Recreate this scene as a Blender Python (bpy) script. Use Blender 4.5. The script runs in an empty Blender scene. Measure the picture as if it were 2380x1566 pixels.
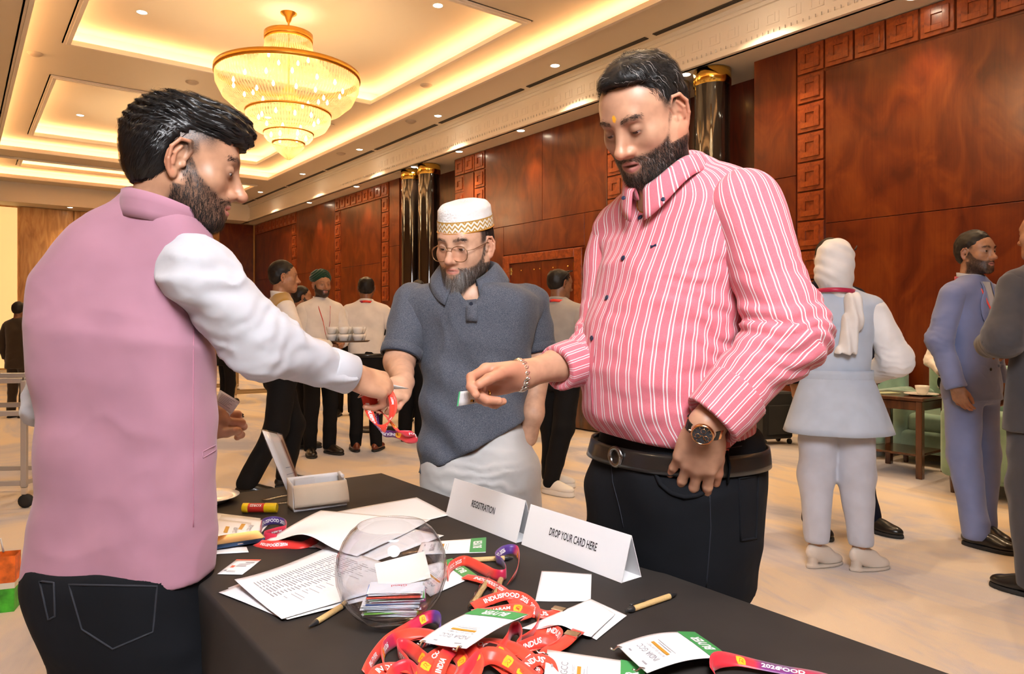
import bpy, bmesh, math, random
import numpy as np
from mathutils import Vector, Matrix

# ------------------------------------------------------------------ camera
SC = bpy.context.scene
COL = SC.collection
FPX, CX, HOR, CAMH = 1690.0, 1190.0, 750.0, 1.25      # focal length / horizon for a 2380x1566 frame
cam_d = bpy.data.cameras.new('camera')
cam_d.sensor_width = 36.0
cam_d.lens = FPX / 2380.0 * 36.0
cam_d.shift_y = -(783.0 - HOR) / 2380.0
cam_d.clip_start = 0.05
cam = bpy.data.objects.new('camera', cam_d)
COL.objects.link(cam)
cam.location = (0, 0, CAMH)
cam.rotation_euler = (math.pi / 2, 0, 0)
SC.camera = cam

# ------------------------------------------------------------------ world, light, exposure
SC.view_settings.view_transform = 'Standard'
SC.view_settings.look = 'None'
SC.view_settings.gamma = 1.0
SC.view_settings.use_curve_mapping = False
SC.view_settings.exposure = 0.62
cy = SC.cycles
cy.max_bounces, cy.diffuse_bounces, cy.glossy_bounces, cy.transmission_bounces, cy.transparent_max_bounces = 6, 3, 2, 5, 8
cy.use_light_tree = False
cy.caustics_reflective = False
cy.caustics_refractive = False
cy.sample_clamp_indirect = 6.0
world = bpy.data.worlds.new('world')
SC.world = world
world.use_nodes = True
world.node_tree.nodes['Background'].inputs[0].default_value = (1.0, 0.80, 0.60, 1)
world.node_tree.nodes['Background'].inputs[1].default_value = 0.05


def add_light(name, kind, loc, energy, color=(1, 1, 1), size=0.1, target=None, parent=None, spot=None, blend=0.5):
 d = bpy.data.lights.new(name, kind)
 d.energy = energy
 d.color = color
 if kind == 'AREA':
  d.size = size
  d.shape = 'DISK'
 else:
  d.shadow_soft_size = size
 if kind == 'SPOT':
  d.spot_size = spot or 1.6
  d.spot_blend = blend
 o = bpy.data.objects.new(name, d)
 COL.objects.link(o)
 o.location = loc
 if target is not None:
  v = Vector(target) - Vector(loc)
  o.rotation_euler = v.to_track_quat('-Z', 'Y').to_euler()
 if parent is not None:
  o.parent = parent
 return o


# the photographer's flash, thrown up and spread by the ceiling over the camera
FLASH = add_light('bounce_flash', 'AREA', (0.30, -0.45, 2.85), 90, (0.97, 0.97, 1.0), 1.1, (0.1, 2.0, 1.1))

# ------------------------------------------------------------------ helpers
ROT = math.radians(37.4)                     # the hall is turned against the view
CT, ST = math.cos(ROT), math.sin(ROT)
RNG = np.random.RandomState(7)
random.seed(7)


def W(t, s, z=0.0):
 """hall coordinates (t across, s along) to the world"""
 return Vector((CT * t - ST * s, ST * t + CT * s, z))


def PX(x, y, d):
 """point seen at pixel x, y at distance d in front of the camera"""
 return np.array([(x - CX) / FPX * d, d, CAMH - (y - HOR) / FPX * d])


def TB(x, y, z=0.752):
 """point at pixel x, y lying at height z"""
 d = FPX * (CAMH - z) / (y - HOR)
 return np.array([(x - CX) / FPX * d, d, z])


def link(o, parent=None):
 COL.objects.link(o)
 if parent is not None:
  o.parent = parent
 return o


def tag(o, label=None, cat=None, group=None, kind=None):
 if label: o['label'] = label
 if cat: o['category'] = cat
 if group: o['group'] = group
 if kind: o['kind'] = kind
 return o


def empty(name, loc=(0, 0, 0), rz=0.0, label=None, cat=None, group=None):
 o = bpy.data.objects.new(name, None)
 o.empty_display_size = 0.1
 COL.objects.link(o)
 o.location = loc
 o.rotation_euler = (0, 0, rz)
 tag(o, label, cat, group)
 return o


def np_mesh(name, V, F, mat=None, smooth=True, attrs=None, mats=None, fmat=None):
 me = bpy.data.meshes.new(name)
 if isinstance(F, np.ndarray):
  F = F.tolist()
 me.from_pydata(np.asarray(V, float).tolist(), [], F)
 if mats:
  for m in mats: me.materials.append(m)
 elif mat is not None:
  me.materials.append(mat)
 if fmat is not None:
  me.polygons.foreach_set('material_index', np.asarray(fmat, np.int32))
 if smooth:
  me.polygons.foreach_set('use_smooth', np.array([len(f) <= 4 for f in F], bool))
 if attrs:
  for k, a in attrs.items():
   a = np.asarray(a, np.float32)
   at = me.attributes.new(k, 'FLOAT', 'POINT')
   at.data.foreach_set('value', a)
 me.update()
 return me


def mobj(name, V, F, mat=None, parent=None, smooth=True, **kw):
 return link(bpy.data.objects.new(name, np_mesh(name, V, F, mat, smooth, **kw)), parent)


class MB:
 """collects shapes into one mesh"""
 def __init__(s):
  s.v, s.f, s.m = [], [], []

 def raw(s, V, F, mi=0):
  b = len(s.v)
  s.v += [tuple(map(float, p)) for p in V]
  s.f += [tuple(int(i) + b for i in q) for q in F]
  s.m += [mi] * len(F)
  return s

 def box(s, c, size, rz=0.0, mi=0, ch=0.0, M=None):
  hx, hy, hz = [k / 2 for k in size]
  if ch <= 0:
   P = [(x, y, z) for z in (-hz, hz) for y in (-hy, hy) for x in (-hx, hx)]
   F = [(0, 2, 3, 1), (4, 5, 7, 6), (0, 1, 5, 4), (2, 6, 7, 3), (0, 4, 6, 2), (1, 3, 7, 5)]
  else:
   P, F = chamfer_box(hx, hy, hz, ch)
  if M is not None:
   P = [tuple(M @ Vector(p)) for p in P]
  elif rz:
   c_, s_ = math.cos(rz), math.sin(rz)
   P = [(c_ * x - s_ * y, s_ * x + c_ * y, z) for x, y, z in P]
  return s.raw([(x + c[0], y + c[1], z + c[2]) for x, y, z in P], F, mi)

 def lathe(s, prof, c=(0, 0, 0), n=24, mi=0, cap=True, M=None):
  V, F = [], []
  k = len(prof)
  for r, z in prof:
   for i in range(n):
    a = 2 * math.pi * i / n
    V.append(Vector((r * math.cos(a), r * math.sin(a), z)))
  for j in range(k - 1):
   for i in range(n):
    i2 = (i + 1) % n
    F.append((j * n + i, j * n + i2, (j + 1) * n + i2, (j + 1) * n + i))
  if cap:
   b = len(V)
   V += [p.copy() for p in V[:n]] + [p.copy() for p in V[(k - 1) * n:k * n]]
   F.append(tuple(range(b + n - 1, b - 1, -1)))
   F.append(tuple(range(b + n, b + 2 * n)))
  if M is not None:
   V = [M @ p for p in V]
  return s.raw([(p[0] + c[0], p[1] + c[1], p[2] + c[2]) for p in V], F, mi)

 def tube(s, pts, r, n=8, mi=0, closed=False, flat=1.0):
  pts = [Vector(tuple(p)) for p in pts]
  m = len(pts)
  rs = r if hasattr(r, '__len__') else [r] * m
  V, F = [], []
  up = Vector((0, 0, 1))
  prev = None
  for i in range(m):
   a = pts[(i - 1) % m] if (closed or i > 0) else pts[0]
   b = pts[(i + 1) % m] if (closed or i < m - 1) else pts[-1]
   d = (b - a).normalized()
   if prev is None:
    x = d.cross(up)
    if x.length < 1e-3: x = d.cross(Vector((1, 0, 0)))
    x.normalize()
   else:
    x = (prev - d * prev.dot(d)).normalized()
   prev = x
   y = d.cross(x)
   for k in range(n):
    an = 2 * math.pi * k / n
    V.append(pts[i] + (x * math.cos(an) + y * math.sin(an) * flat) * rs[i])
  for i in range(m if closed else m - 1):
   j = (i + 1) % m
   for k in range(n):
    k2 = (k + 1) % n
    F.append((i * n + k, i * n + k2, j * n + k2, j * n + k))
  if not closed:
   F.append(tuple(range(n - 1, -1, -1)))
   F.append(tuple(range((m - 1) * n, m * n)))
  return s.raw(V, F, mi)

 def build(s, name, mat, parent=None, smooth=False, rz=None, loc=None, mats=None):
  o = mobj(name, s.v, s.f, mat, parent, smooth, mats=mats, fmat=s.m if mats else None)
  if rz is not None: o.rotation_euler = (0, 0, rz)
  if loc is not None: o.location = loc
  return o


def chamfer_box(hx, hy, hz, c):
 V, F = [], []
 ix = {}
 for sx in (-1, 1):
  for sy in (-1, 1):
   for sz in (-1, 1):
    for ax in range(3):
     p = [sx * hx, sy * hy, sz * hz]
     h = [hx, hy, hz]
     q = [sx * (hx - c), sy * (hy - c), sz * (hz - c)]
     q[ax] = p[ax]
     ix[(sx, sy, sz, ax)] = len(V)
     V.append(tuple(q))
 def quad(a):
  # orient outward
  pts = [Vector(V[i]) for i in a]
  n = (pts[1] - pts[0]).cross(pts[2] - pts[0])
  c_ = sum(pts, Vector()) / len(pts)
  F.append(tuple(a) if n.dot(c_) > 0 else tuple(reversed(a)))
 for ax in range(3):
  o = [k for k in range(3) if k != ax]
  for sg in (-1, 1):
   L = []
   for u, v in ((-1, -1), (1, -1), (1, 1), (-1, 1)):
    k = [0, 0, 0]; k[ax] = sg; k[o[0]] = u; k[o[1]] = v
    L.append(ix[(k[0], k[1], k[2], ax)])
   quad(L)
 for ax in range(3):               # edge chamfers along ax
  o = [k for k in range(3) if k != ax]
  for u in (-1, 1):
   for v in (-1, 1):
    k1 = [0, 0, 0]; k1[o[0]] = u; k1[o[1]] = v; k1[ax] = -1
    k2 = list(k1); k2[ax] = 1
    quad([ix[(*k1, o[0])], ix[(*k1, o[1])], ix[(*k2, o[1])], ix[(*k2, o[0])]])
 for sx in (-1, 1):
  for sy in (-1, 1):
   for sz in (-1, 1):
    quad([ix[(sx, sy, sz, 0)], ix[(sx, sy, sz, 1)], ix[(sx, sy, sz, 2)]])
 return V, F


# ------------------------------------------------------------------ materials
def nt(m):
 return m.node_tree.nodes, m.node_tree.links


def pbr(name, col, rough=0.5, metal=0.0, spec=0.5, coat=0.0, coat_r=0.1, sheen=0.0, trans=0.0, ior=1.45,
  emit=None, estr=0.0, alpha=1.0, sss=0.0, bump=None, vary=None):
 """principled material; bump=(scale, strength, detail) noise; vary=(scale, amount) tone noise"""
 m = bpy.data.materials.new(name)
 m.use_nodes = True
 N, L = nt(m)
 b = N['Principled BSDF']
 b.inputs['Base Color'].default_value = (*col, 1)
 b.inputs['Roughness'].default_value = rough
 b.inputs['Metallic'].default_value = metal
 b.inputs['Specular IOR Level'].default_value = spec
 b.inputs['IOR'].default_value = ior
 b.inputs['Coat Weight'].default_value = coat
 b.inputs['Coat Roughness'].default_value = coat_r
 b.inputs['Sheen Weight'].default_value = sheen
 b.inputs['Transmission Weight'].default_value = trans
 b.inputs['Alpha'].default_value = alpha
 if sss:
  b.inputs['Subsurface Weight'].default_value = sss
  b.inputs['Subsurface Radius'].default_value = (0.010, 0.004, 0.002)
  b.inputs['Subsurface Scale'].default_value = 1.0
 if emit is not None:
  b.inputs['Emission Color'].default_value = (*emit, 1)
  b.inputs['Emission Strength'].default_value = estr
 tc = None
 if bump or vary:
  tc = N.new('ShaderNodeTexCoord')
 if vary:
  n = N.new('ShaderNodeTexNoise')
  n.inputs['Scale'].default_value = vary[0]
  n.inputs['Detail'].default_value = 3
  L.new(tc.outputs['Object'], n.inputs['Vector'])
  mx = N.new('ShaderNodeMix'); mx.data_type = 'RGBA'; mx.blend_type = 'MULTIPLY'
  mx.inputs['Factor'].default_value = 1.0
  mx.inputs[6].default_value = (*col, 1)
  mr = N.new('ShaderNodeMapRange')
  mr.inputs['From Min'].default_value = 0.3; mr.inputs['From Max'].default_value = 0.7
  mr.inputs['To Min'].default_value = 1 - vary[1]; mr.inputs['To Max'].default_value = 1 + vary[1]
  L.new(n.outputs['Fac'], mr.inputs['Value'])
  L.new(mr.outputs['Result'], mx.inputs[7])
  L.new(mx.outputs[2], b.inputs['Base Color'])
 if bump:
  n = N.new('ShaderNodeTexNoise')
  n.inputs['Scale'].default_value = bump[0]
  n.inputs['Detail'].default_value = bump[2] if len(bump) > 2 else 2
  L.new(tc.outputs['Object'], n.inputs['Vector'])
  bp = N.new('ShaderNodeBump')
  bp.inputs['Strength'].default_value = bump[1]
  bp.inputs['Distance'].default_value = 0.01
  L.new(n.outputs['Fac'], bp.inputs['Height'])
  L.new(bp.outputs['Normal'], b.inputs['Normal'])
 return m


def ramp(N, stops):
 r = N.new('ShaderNodeValToRGB')
 e = r.color_ramp.elements
 while len(e) > 1: e.remove(e[-1])
 e[0].position, e[0].color = stops[0][0], (*stops[0][1], 1)
 for p, c in stops[1:]:
  k = e.new(p); k.color = (*c, 1)
 return r


def mapped(N, L, scale, coord='Object'):
 tc = N.new('ShaderNodeTexCoord')
 mp = N.new('ShaderNodeMapping')
 mp.inputs['Scale'].default_value = scale
 L.new(tc.outputs[coord], mp.inputs['Vector'])
 return mp


def wood_mat(name, dark, mid, light, rough=0.22, coat=0.6, sc=(3, 3, 0.6), burl=1.0):
 m = pbr(name, mid, rough, coat=coat, coat_r=0.12)
 N, L = nt(m)
 b = N['Principled BSDF']
 mp = mapped(N, L, sc)
 n1 = N.new('ShaderNodeTexNoise'); n1.inputs['Scale'].default_value = 2.2; n1.inputs['Detail'].default_value = 4
 n1.inputs['Distortion'].default_value = 1.4 * burl
 L.new(mp.outputs[0], n1.inputs['Vector'])
 mp2 = mapped(N, L, (60, 60, 2.0))
 n2 = N.new('ShaderNodeTexNoise'); n2.inputs['Scale'].default_value = 1.0; n2.inputs['Detail'].default_value = 2
 L.new(mp2.outputs[0], n2.inputs['Vector'])
 mx = N.new('ShaderNodeMath'); mx.operation = 'MULTIPLY_ADD'
 L.new(n2.outputs['Fac'], mx.inputs[0]); mx.inputs[1].default_value = 0.2
 L.new(n1.outputs['Fac'], mx.inputs[2])
 r = ramp(N, [(0.42, dark), (0.60, mid), (0.8, light)])
 L.new(mx.outputs[0], r.inputs['Fac'])
 L.new(r.outputs['Color'], b.inputs['Base Color'])
 return m


M = {}
M['cream'] = pbr('cream_paint', (0.80, 0.70, 0.57), 0.6)
M['cream_trim'] = pbr('cream_moulding', (0.86, 0.78, 0.70), 0.55)
M['wood'] = wood_mat('mahogany_panel', (0.075, 0.008, 0.0015), (0.125, 0.018, 0.0028), (0.185, 0.036, 0.005), 0.3, 0.2, (1.3, 1.3, 0.7))
M['wood_block'] = wood_mat('mahogany_block', (0.15, 0.022, 0.004), (0.25, 0.044, 0.007), (0.33, 0.07, 0.011), 0.34, 0.25, (4, 4, 4))
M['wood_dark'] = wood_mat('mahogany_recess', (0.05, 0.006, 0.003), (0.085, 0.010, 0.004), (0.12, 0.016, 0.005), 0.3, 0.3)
M['wood_pale'] = wood_mat('honey_panel', (0.42, 0.20, 0.06), (0.58, 0.30, 0.10), (0.68, 0.40, 0.15), 0.4, 0.2)
M['gold'] = pbr('polished_brass', (0.95, 0.62, 0.14), 0.16, 1.0)
M['gold_paint'] = pbr('gilded_band', (0.80, 0.40, 0.06), 0.3, 0.85)
M['lacquer'] = pbr('black_lacquer', (0.012, 0.008, 0.007), 0.06, coat=1.0, coat_r=0.03, spec=0.6)
M['white_paint'] = pbr('white_enamel', (0.85, 0.83, 0.80), 0.4)
M['slot'] = pbr('vent_slot', (0.05, 0.04, 0.035), 0.6)
M['lamp'] = pbr('lamp_lens', (1, 0.9, 0.75), 0.4, emit=(1.0, 0.86, 0.62), estr=28)
for m_ in ('lamp',):
 M[m_].cycles.emission_sampling = 'NONE'
M['cove'] = pbr('warm_light_strip', (1, 0.9, 0.7), 0.5, emit=(1.0, 0.55, 0.235), estr=12)

# ------------------------------------------------------------------ the hall
T_WALL, S_FAR, Z_LOW, Z_UP, Z_TRAY, Z_COF = 7.6, 23.5, 4.37, 4.88, 5.10, 5.25
T_L, S_B = -4.6, -4.6
OUTER = [(0.65, 6.3, -4.0, 18.4), (0.65, 6.3, 19.3, 21.9)]           # big trays: t0 t1 s0 s1
COFFERS = [(1.2, 5.8, 1.15, 5.55), (1.2, 5.8, 7.25, 11.65), (1.2, 5.8, 13.35, 17.75), (1.2, 5.8, 19.75, 21.4)]


def hall(o):
 o.rotation_euler = (0, 0, ROT)
 return o


def struct(name, mb, mat, parent=None, smooth=False, mats=None):
 o = mb.build(name, mat, parent, smooth, mats=mats)
 if parent is None:
  o['kind'] = 'structure'
  hall(o)
 return o


# floor: pale carpet with cloudy blue-grey swirls
def carpet_mat():
 m = pbr('carpet', (0.7, 0.6, 0.5), 0.95, spec=0.1, sheen=0.3)
 N, L = nt(m)
 b = N['Principled BSDF']
 mp = mapped(N, L, (0.55, 0.22, 1))
 n1 = N.new('ShaderNodeTexNoise'); n1.inputs['Scale'].default_value = 2.0; n1.inputs['Detail'].default_value = 5
 n1.inputs['Distortion'].default_value = 1.2; n1.inputs['Roughness'].default_value = 0.62
 L.new(mp.outputs[0], n1.inputs['Vector'])
 r = ramp(N, [(0.36, (0.40, 0.40, 0.48)), (0.46, (0.59, 0.54, 0.54)), (0.55, (0.76, 0.63, 0.48)), (0.72, (0.82, 0.66, 0.46))])
 L.new(n1.outputs['Fac'], r.inputs['Fac'])
 mp2 = mapped(N, L, (1, 1, 1))
 n2 = N.new('ShaderNodeTexNoise'); n2.inputs['Scale'].default_value = 240; n2.inputs['Detail'].default_value = 2
 L.new(mp2.outputs[0], n2.inputs['Vector'])
 mx = N.new('ShaderNodeMix'); mx.data_type = 'RGBA'; mx.blend_type = 'MULTIPLY'; mx.inputs['Factor'].default_value = 0.35
 L.new(r.outputs['Color'], mx.inputs[6]); L.new(n2.outputs['Color'], mx.inputs[7])
 mx2 = N.new('ShaderNodeMix'); mx2.data_type = 'RGBA'; mx2.blend_type = 'MIX'; mx2.inputs['Factor'].default_value = 0.75
 L.new(mx.outputs[2], mx2.inputs[6]); L.new(r.outputs['Color'], mx2.inputs[7])
 L.new(mx2.outputs[2], b.inputs['Base Color'])
 bp = N.new('ShaderNodeBump'); bp.inputs['Strength'].default_value = 0.4; bp.inputs['Distance'].default_value = 0.004
 L.new(n2.outputs['Fac'], bp.inputs['Height']); L.new(bp.outputs['Normal'], b.inputs['Normal'])
 return m


M['carpet'] = carpet_mat()
struct('floor', MB().box(((T_L + 8.3) / 2, (S_B + S_FAR) / 2, -0.1), (8.3 - T_L + 0.4, S_FAR - S_B + 0.4, 0.2)), M['carpet'])


def ring(mb, o, i, z, th=0.04):
 """flat slab between outer rect o and inner rect i (t0 t1 s0 s1) at height z (underside)"""
 for a in ((o[0], o[1], o[2], i[2]), (o[0], o[1], i[3], o[3]), (o[0], i[0], i[2], i[3]), (i[1], o[1], i[2], i[3])):
  if a[1] - a[0] > 1e-4 and a[3] - a[2] > 1e-4:
   mb.box(((a[0] + a[1]) / 2, (a[2] + a[3]) / 2, z + th / 2), (a[1] - a[0], a[3] - a[2], th))


def grow(r, d):
 return (r[0] - d, r[1] + d, r[2] - d, r[3] + d)


cm = MB()
# upper soffit round the two big trays
ring(cm, (T_L, 7.2, S_B, 18.85), OUTER[0], Z_UP)
ring(cm, (T_L, 7.2, 18.85, S_FAR), OUTER[1], Z_UP)
# lower soffit along the wood wall and the far wall
cm.box((7.69, (S_B + S_FAR) / 2, Z_LOW + 0.05), (1.02, S_FAR - S_B, 0.1))
cm.box((1.3, S_FAR - 0.4, Z_LOW + 0.05), (11.8, 0.8, 0.1))
# tray ceilings (they reach back over the coves) with the coffer openings
big = [grow(OUTER[0], 0.3), grow(OUTER[1], 0.3)]
def tray(o, holes):
 s = o[2]
 for h in holes:
  ring(cm, (o[0], o[1], s, h[3]), h, Z_TRAY)
  s = h[3]
 cm.box(((o[0] + o[1]) / 2, (s + o[3]) / 2, Z_TRAY + 0.02), (o[1] - o[0], o[3] - s, 0.04))
tray(big[0], COFFERS[:3])
tray(big[1], COFFERS[3:])
for c in COFFERS:
 g = grow(c, 0.25)
 cm.box(((g[0] + g[1]) / 2, (g[2] + g[3]) / 2, Z_COF + 0.12), (g[1] - g[0], g[3] - g[2], 0.04))
struct('ceiling', cm, M['cream'])

# cove lips: stepped mouldings round every opening, with the outer back of the cove
tn = 0


def lip(rect, z, h, wide, name):
 mb = MB()
 for k, (dz0, dz1, out) in enumerate(((-0.035, 0.0, -0.05), (-0.02, 0.045, -0.02), (0.0, h, 0.0))):
  o_ = grow(rect, 0.05 - out * 0.3)
  i_ = grow(rect, out)
  for a in ((i_[0] - 0.05, i_[0], i_[2] - 0.05, i_[3] + 0.05), (i_[1], i_[1] + 0.05, i_[2] - 0.05, i_[3] + 0.05),
      (i_[0], i_[1], i_[2] - 0.05, i_[2]), (i_[0], i_[1], i_[3], i_[3] + 0.05)):
   mb.box(((a[0] + a[1]) / 2, (a[2] + a[3]) / 2, z + (dz0 + dz1) / 2), (a[1] - a[0], a[3] - a[2], dz1 - dz0))
 b = grow(rect, wide)                       # back wall of the cove
 top = z + h + 0.30
 for a in ((b[0] - 0.03, b[0], b[2], b[3]), (b[1], b[1] + 0.03, b[2], b[3]), (b[0], b[1], b[2] - 0.03, b[2]), (b[0], b[1], b[3], b[3] + 0.03)):
  mb.box(((a[0] + a[1]) / 2, (a[2] + a[3]) / 2, (z + 0.012 + top) / 2), (a[1] - a[0], a[3] - a[2], top - z - 0.012))
 return struct(name, mb, M['cream_trim'])


def cove_strip(rect, z, label):
 mb = MB()
 r = grow(rect, 0.13)
 w = 0.03
 for a in ((r[0] - w, r[0] + w, r[2], r[3]), (r[1] - w, r[1] + w, r[2], r[3]), (r[0], r[1], r[2] - w, r[2] + w), (r[0], r[1], r[3] - w, r[3] + w)):
  mb.box(((a[0] + a[1]) / 2, (a[2] + a[3]) / 2, z), (a[1] - a[0], a[3] - a[2], 0.02))
 o = mb.build('cove_light_strip', M['cove'])
 hall(o)
 return tag(o, label, 'light strip', 'warm light strips in the ceiling coves')


for k, r in enumerate(OUTER):
 lip(r, Z_UP, 0.06, 0.28, f'trim_{k + 1}')
cove_strip(OUTER[0], Z_UP + 0.055, 'warm light strip glowing round the large near ceiling tray')
cove_strip(OUTER[1], Z_UP + 0.055, 'warm light strip glowing round the small tray before the far wall')
names = ['warm light strip hidden round the ceiling coffer overhead', 'warm light strip round the coffer with the large chandelier',
   'warm light strip round the coffer behind the large chandelier', 'warm light strip round the narrow farthest ceiling coffer']
for k, r in enumerate(COFFERS):
 lip(r, Z_TRAY, 0.05, 0.24, f'trim_{k + 3}')
 cove_strip(r, Z_TRAY + 0.05, names[k])

# cornice fascia along the wood wall: plain band, key-pattern blocks and dentils
fa = MB()
fa.box((7.2, (S_B + S_FAR) / 2, (Z_LOW + Z_UP) / 2), (0.04, S_FAR - S_B, Z_UP - Z_LOW))
for dz, th, out in ((0.0, 0.05, 0.05), (0.05, 0.03, 0.03), (Z_UP - Z_LOW - 0.05, 0.05, 0.06), (Z_UP - Z_LOW - 0.09, 0.04, 0.035)):
 fa.box((7.2 - out / 2, (S_B + S_FAR) / 2, Z_LOW + dz + th / 2), (0.04 + out, S_FAR - S_B, th))
cornice = struct('trim_7', fa, M['cream_trim'])
dm = MB()
s = 1.0
while s < 16:
 dm.box((7.174, s, Z_LOW + 0.105), (0.018, 0.035, 0.04))
 s += 0.07
o = struct('dentils', dm, M['cream_trim'], cornice); o['kind'] = 'stuff'
km = MB()
s = 1.0
while s < 14:                                   # square key pattern
 for a, b_, w, h in ((0, 0.0, 0.16, 0.02), (-0.07, 0.05, 0.02, 0.12), (0.07, 0.06, 0.02, 0.10), (0.02, 0.10, 0.1, 0.02), (-0.02, 0.05, 0.02, 0.08)):
  km.box((7.179, s + a, Z_LOW + 0.20 + b_), (0.006, w, h))
 s += 0.26
o = struct('key_pattern', km, M['cream_trim'], cornice); o['kind'] = 'stuff'
fb = MB()
fb.box((1.3, S_FAR - 0.8, (Z_LOW + Z_UP) / 2), (11.8, 0.04, Z_UP - Z_LOW))
struct('trim_8', fb, M['cream_trim'])

# air slots in the upper soffit, in lengths
for k in range(9):
 s0 = 1.2 + k * 2.55
 mb = MB()
 for dt in (-0.028, 0.0, 0.028):
  mb.box((6.98 + dt, s0 + 1.22, Z_UP - 0.0075), (0.016, 2.42, 0.012))
 o = hall(mb.build('air_slot', M['slot']))
 tag(o, ['nearest', 'second', 'third', 'fourth', 'fifth', 'sixth', 'seventh', 'eighth', 'farthest'][k] + ' dark linear air slot from the camera along the cream soffit', 'vent', 'linear air slots along the soffit')

# walls
RECESS = [(5.15, 6.85), (11.75, 13.85)]
wm = MB()
s = S_B
for a, b_ in RECESS + [(S_FAR, S_FAR)]:
 wm.box((T_WALL + 0.1, (s + a) / 2, Z_LOW / 2), (0.2, a - s, Z_LOW))
 s = b_
wall_r = struct('wall_right', wm, M['wood'])
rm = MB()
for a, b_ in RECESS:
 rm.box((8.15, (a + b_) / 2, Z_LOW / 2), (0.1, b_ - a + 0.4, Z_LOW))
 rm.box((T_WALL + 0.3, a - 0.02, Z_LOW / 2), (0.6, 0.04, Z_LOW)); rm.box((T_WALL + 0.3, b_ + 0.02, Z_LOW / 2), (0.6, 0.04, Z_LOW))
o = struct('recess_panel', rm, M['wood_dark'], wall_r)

# veneer panels proud of the wall with fine joints
def veneer(s0, s1, z0, z1, mat='wood'):
 g = 0.006
 mb = MB().box((T_WALL - 0.012, (s0 + s1) / 2, (z0 + z1) / 2), (0.024, s1 - s0 - g, z1 - z0 - g), ch=0.004)
 return struct('panel', mb, M[mat], wall_r)


for s0, s1 in ((-4.4, -2.2), (-2.2, 0.0), (0.0, 2.1), (2.1, 4.25)):
 for z0, z1 in ((0.15, 2.34), (2.34, 4.02)):
  veneer(s0, s1, z0, z1)
for z0, z1 in ((0.15, 2.92), (2.92, Z_LOW)):
 veneer(4.6, 5.15, z0, z1); veneer(6.85, 7.28, z0, z1)
 veneer(11.08, 11.7, z0, min(z1, 4.03)); veneer(13.9, 14.35, z0, z1)
for s0, s1 in ((7.62, 8.1), (10.15, 10.7)):
 veneer(s0, s1, 0.15, 2.92)
veneer(8.1, 10.15, 2.42, 2.92)
for s0, s1 in ((7.62, 9.1), (9.1, 10.7)):
 veneer(s0, s1, 2.92, Z_LOW)
for s0, s1, ztop in ((14.75, 16.9, 4.03), (17.25, 19.85, Z_LOW), (20.2, 23.4, 4.03)):
 veneer(s0, s1, 0.15, 2.6); veneer(s0, s1, 2.6, ztop)


# carved square blocks
def block_mesh():
 mb = MB()
 h, d = 0.155, 0.03
 mb.box((-d / 2, 0, 0), (d, 2 * h, 2 * h), ch=0.004)
 for r0, r1, dd in ((0.112, 0.052, 0.016),):
  x = -d - dd / 2
  for sg in (-1, 1):
   mb.box((x, sg * (r0 + r1) / 2, 0), (dd, r0 - r1, 2 * r0), ch=0.002)
   mb.box((x, 0, sg * (r0 + r1) / 2), (dd, 2 * r1, r0 - r1), ch=0.002)
 return mb


bproto = block_mesh().build('carved_block', M['wood_block'])
BM_ = bproto.data
bpy.data.objects.remove(bproto)


def block(s, z):
 o = bpy.data.objects.new('carved_block', BM_)
 link(o, wall_r)
 o.location = (T_WALL, s, z)


zt = Z_LOW - 0.165
for k in range(11):
 z = zt - 0.33 * k
 block(4.425, z)
 if k < 8:
  block(7.45, z); block(10.88, z)
  block(14.55, z); block(17.07, z); block(20.02, z)
for k in range(1, 17):
 block(4.425 - 0.33 * k, zt)
for k in range(1, 3):
 block(10.88 + 0.33 * k, zt)
block(11.54, zt - 0.33); block(11.54, zt - 0.66)
for k in range(1, 8):
 block(14.55 + 0.315 * k, zt)
for k in range(1, 11):
 block(20.02 + 0.32 * k, zt)

# double door in the wood wall
dr = empty('door_1'); dr['kind'] = 'structure'; hall(dr)
fm = MB()
for s0, s1, z0, z1 in ((8.12, 8.30, 0, 2.40), (9.95, 10.13, 0, 2.40), (8.30, 9.95, 2.26, 2.40)):
 fm.box((T_WALL - 0.03, (s0 + s1) / 2, (z0 + z1) / 2), (0.07, s1 - s0, z1 - z0), ch=0.008)
struct('door_frame', fm, M['wood_block'], dr)
for s0, s1 in ((8.30, 9.12), (9.13, 9.95)):
 lf = struct('door_leaf', MB().box((T_WALL - 0.01, (s0 + s1) / 2, 1.13), (0.04, s1 - s0, 2.25), ch=0.003), M['wood'], dr)
 sm = MB()
 struct('hinge', MB().box((T_WALL - 0.035, s0 + 0.02 if s0 < 9 else s1 - 0.02, 2.13), (0.012, 0.02, 0.12)), M['gold'], lf)
for s_ in (8.45, 8.80, 9.13, 9.28, 9.62, 9.88):  # row of small gold dots across the upper door
 struct('gold_dot', MB().lathe([(0.0, -0.012), (0.012, -0.008), (0.016, 0), (0.012, 0.008), (0.0, 0.012)], (T_WALL - 0.045, s_, 2.13), 10, cap=False), M['gold'], dr, True)

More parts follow.
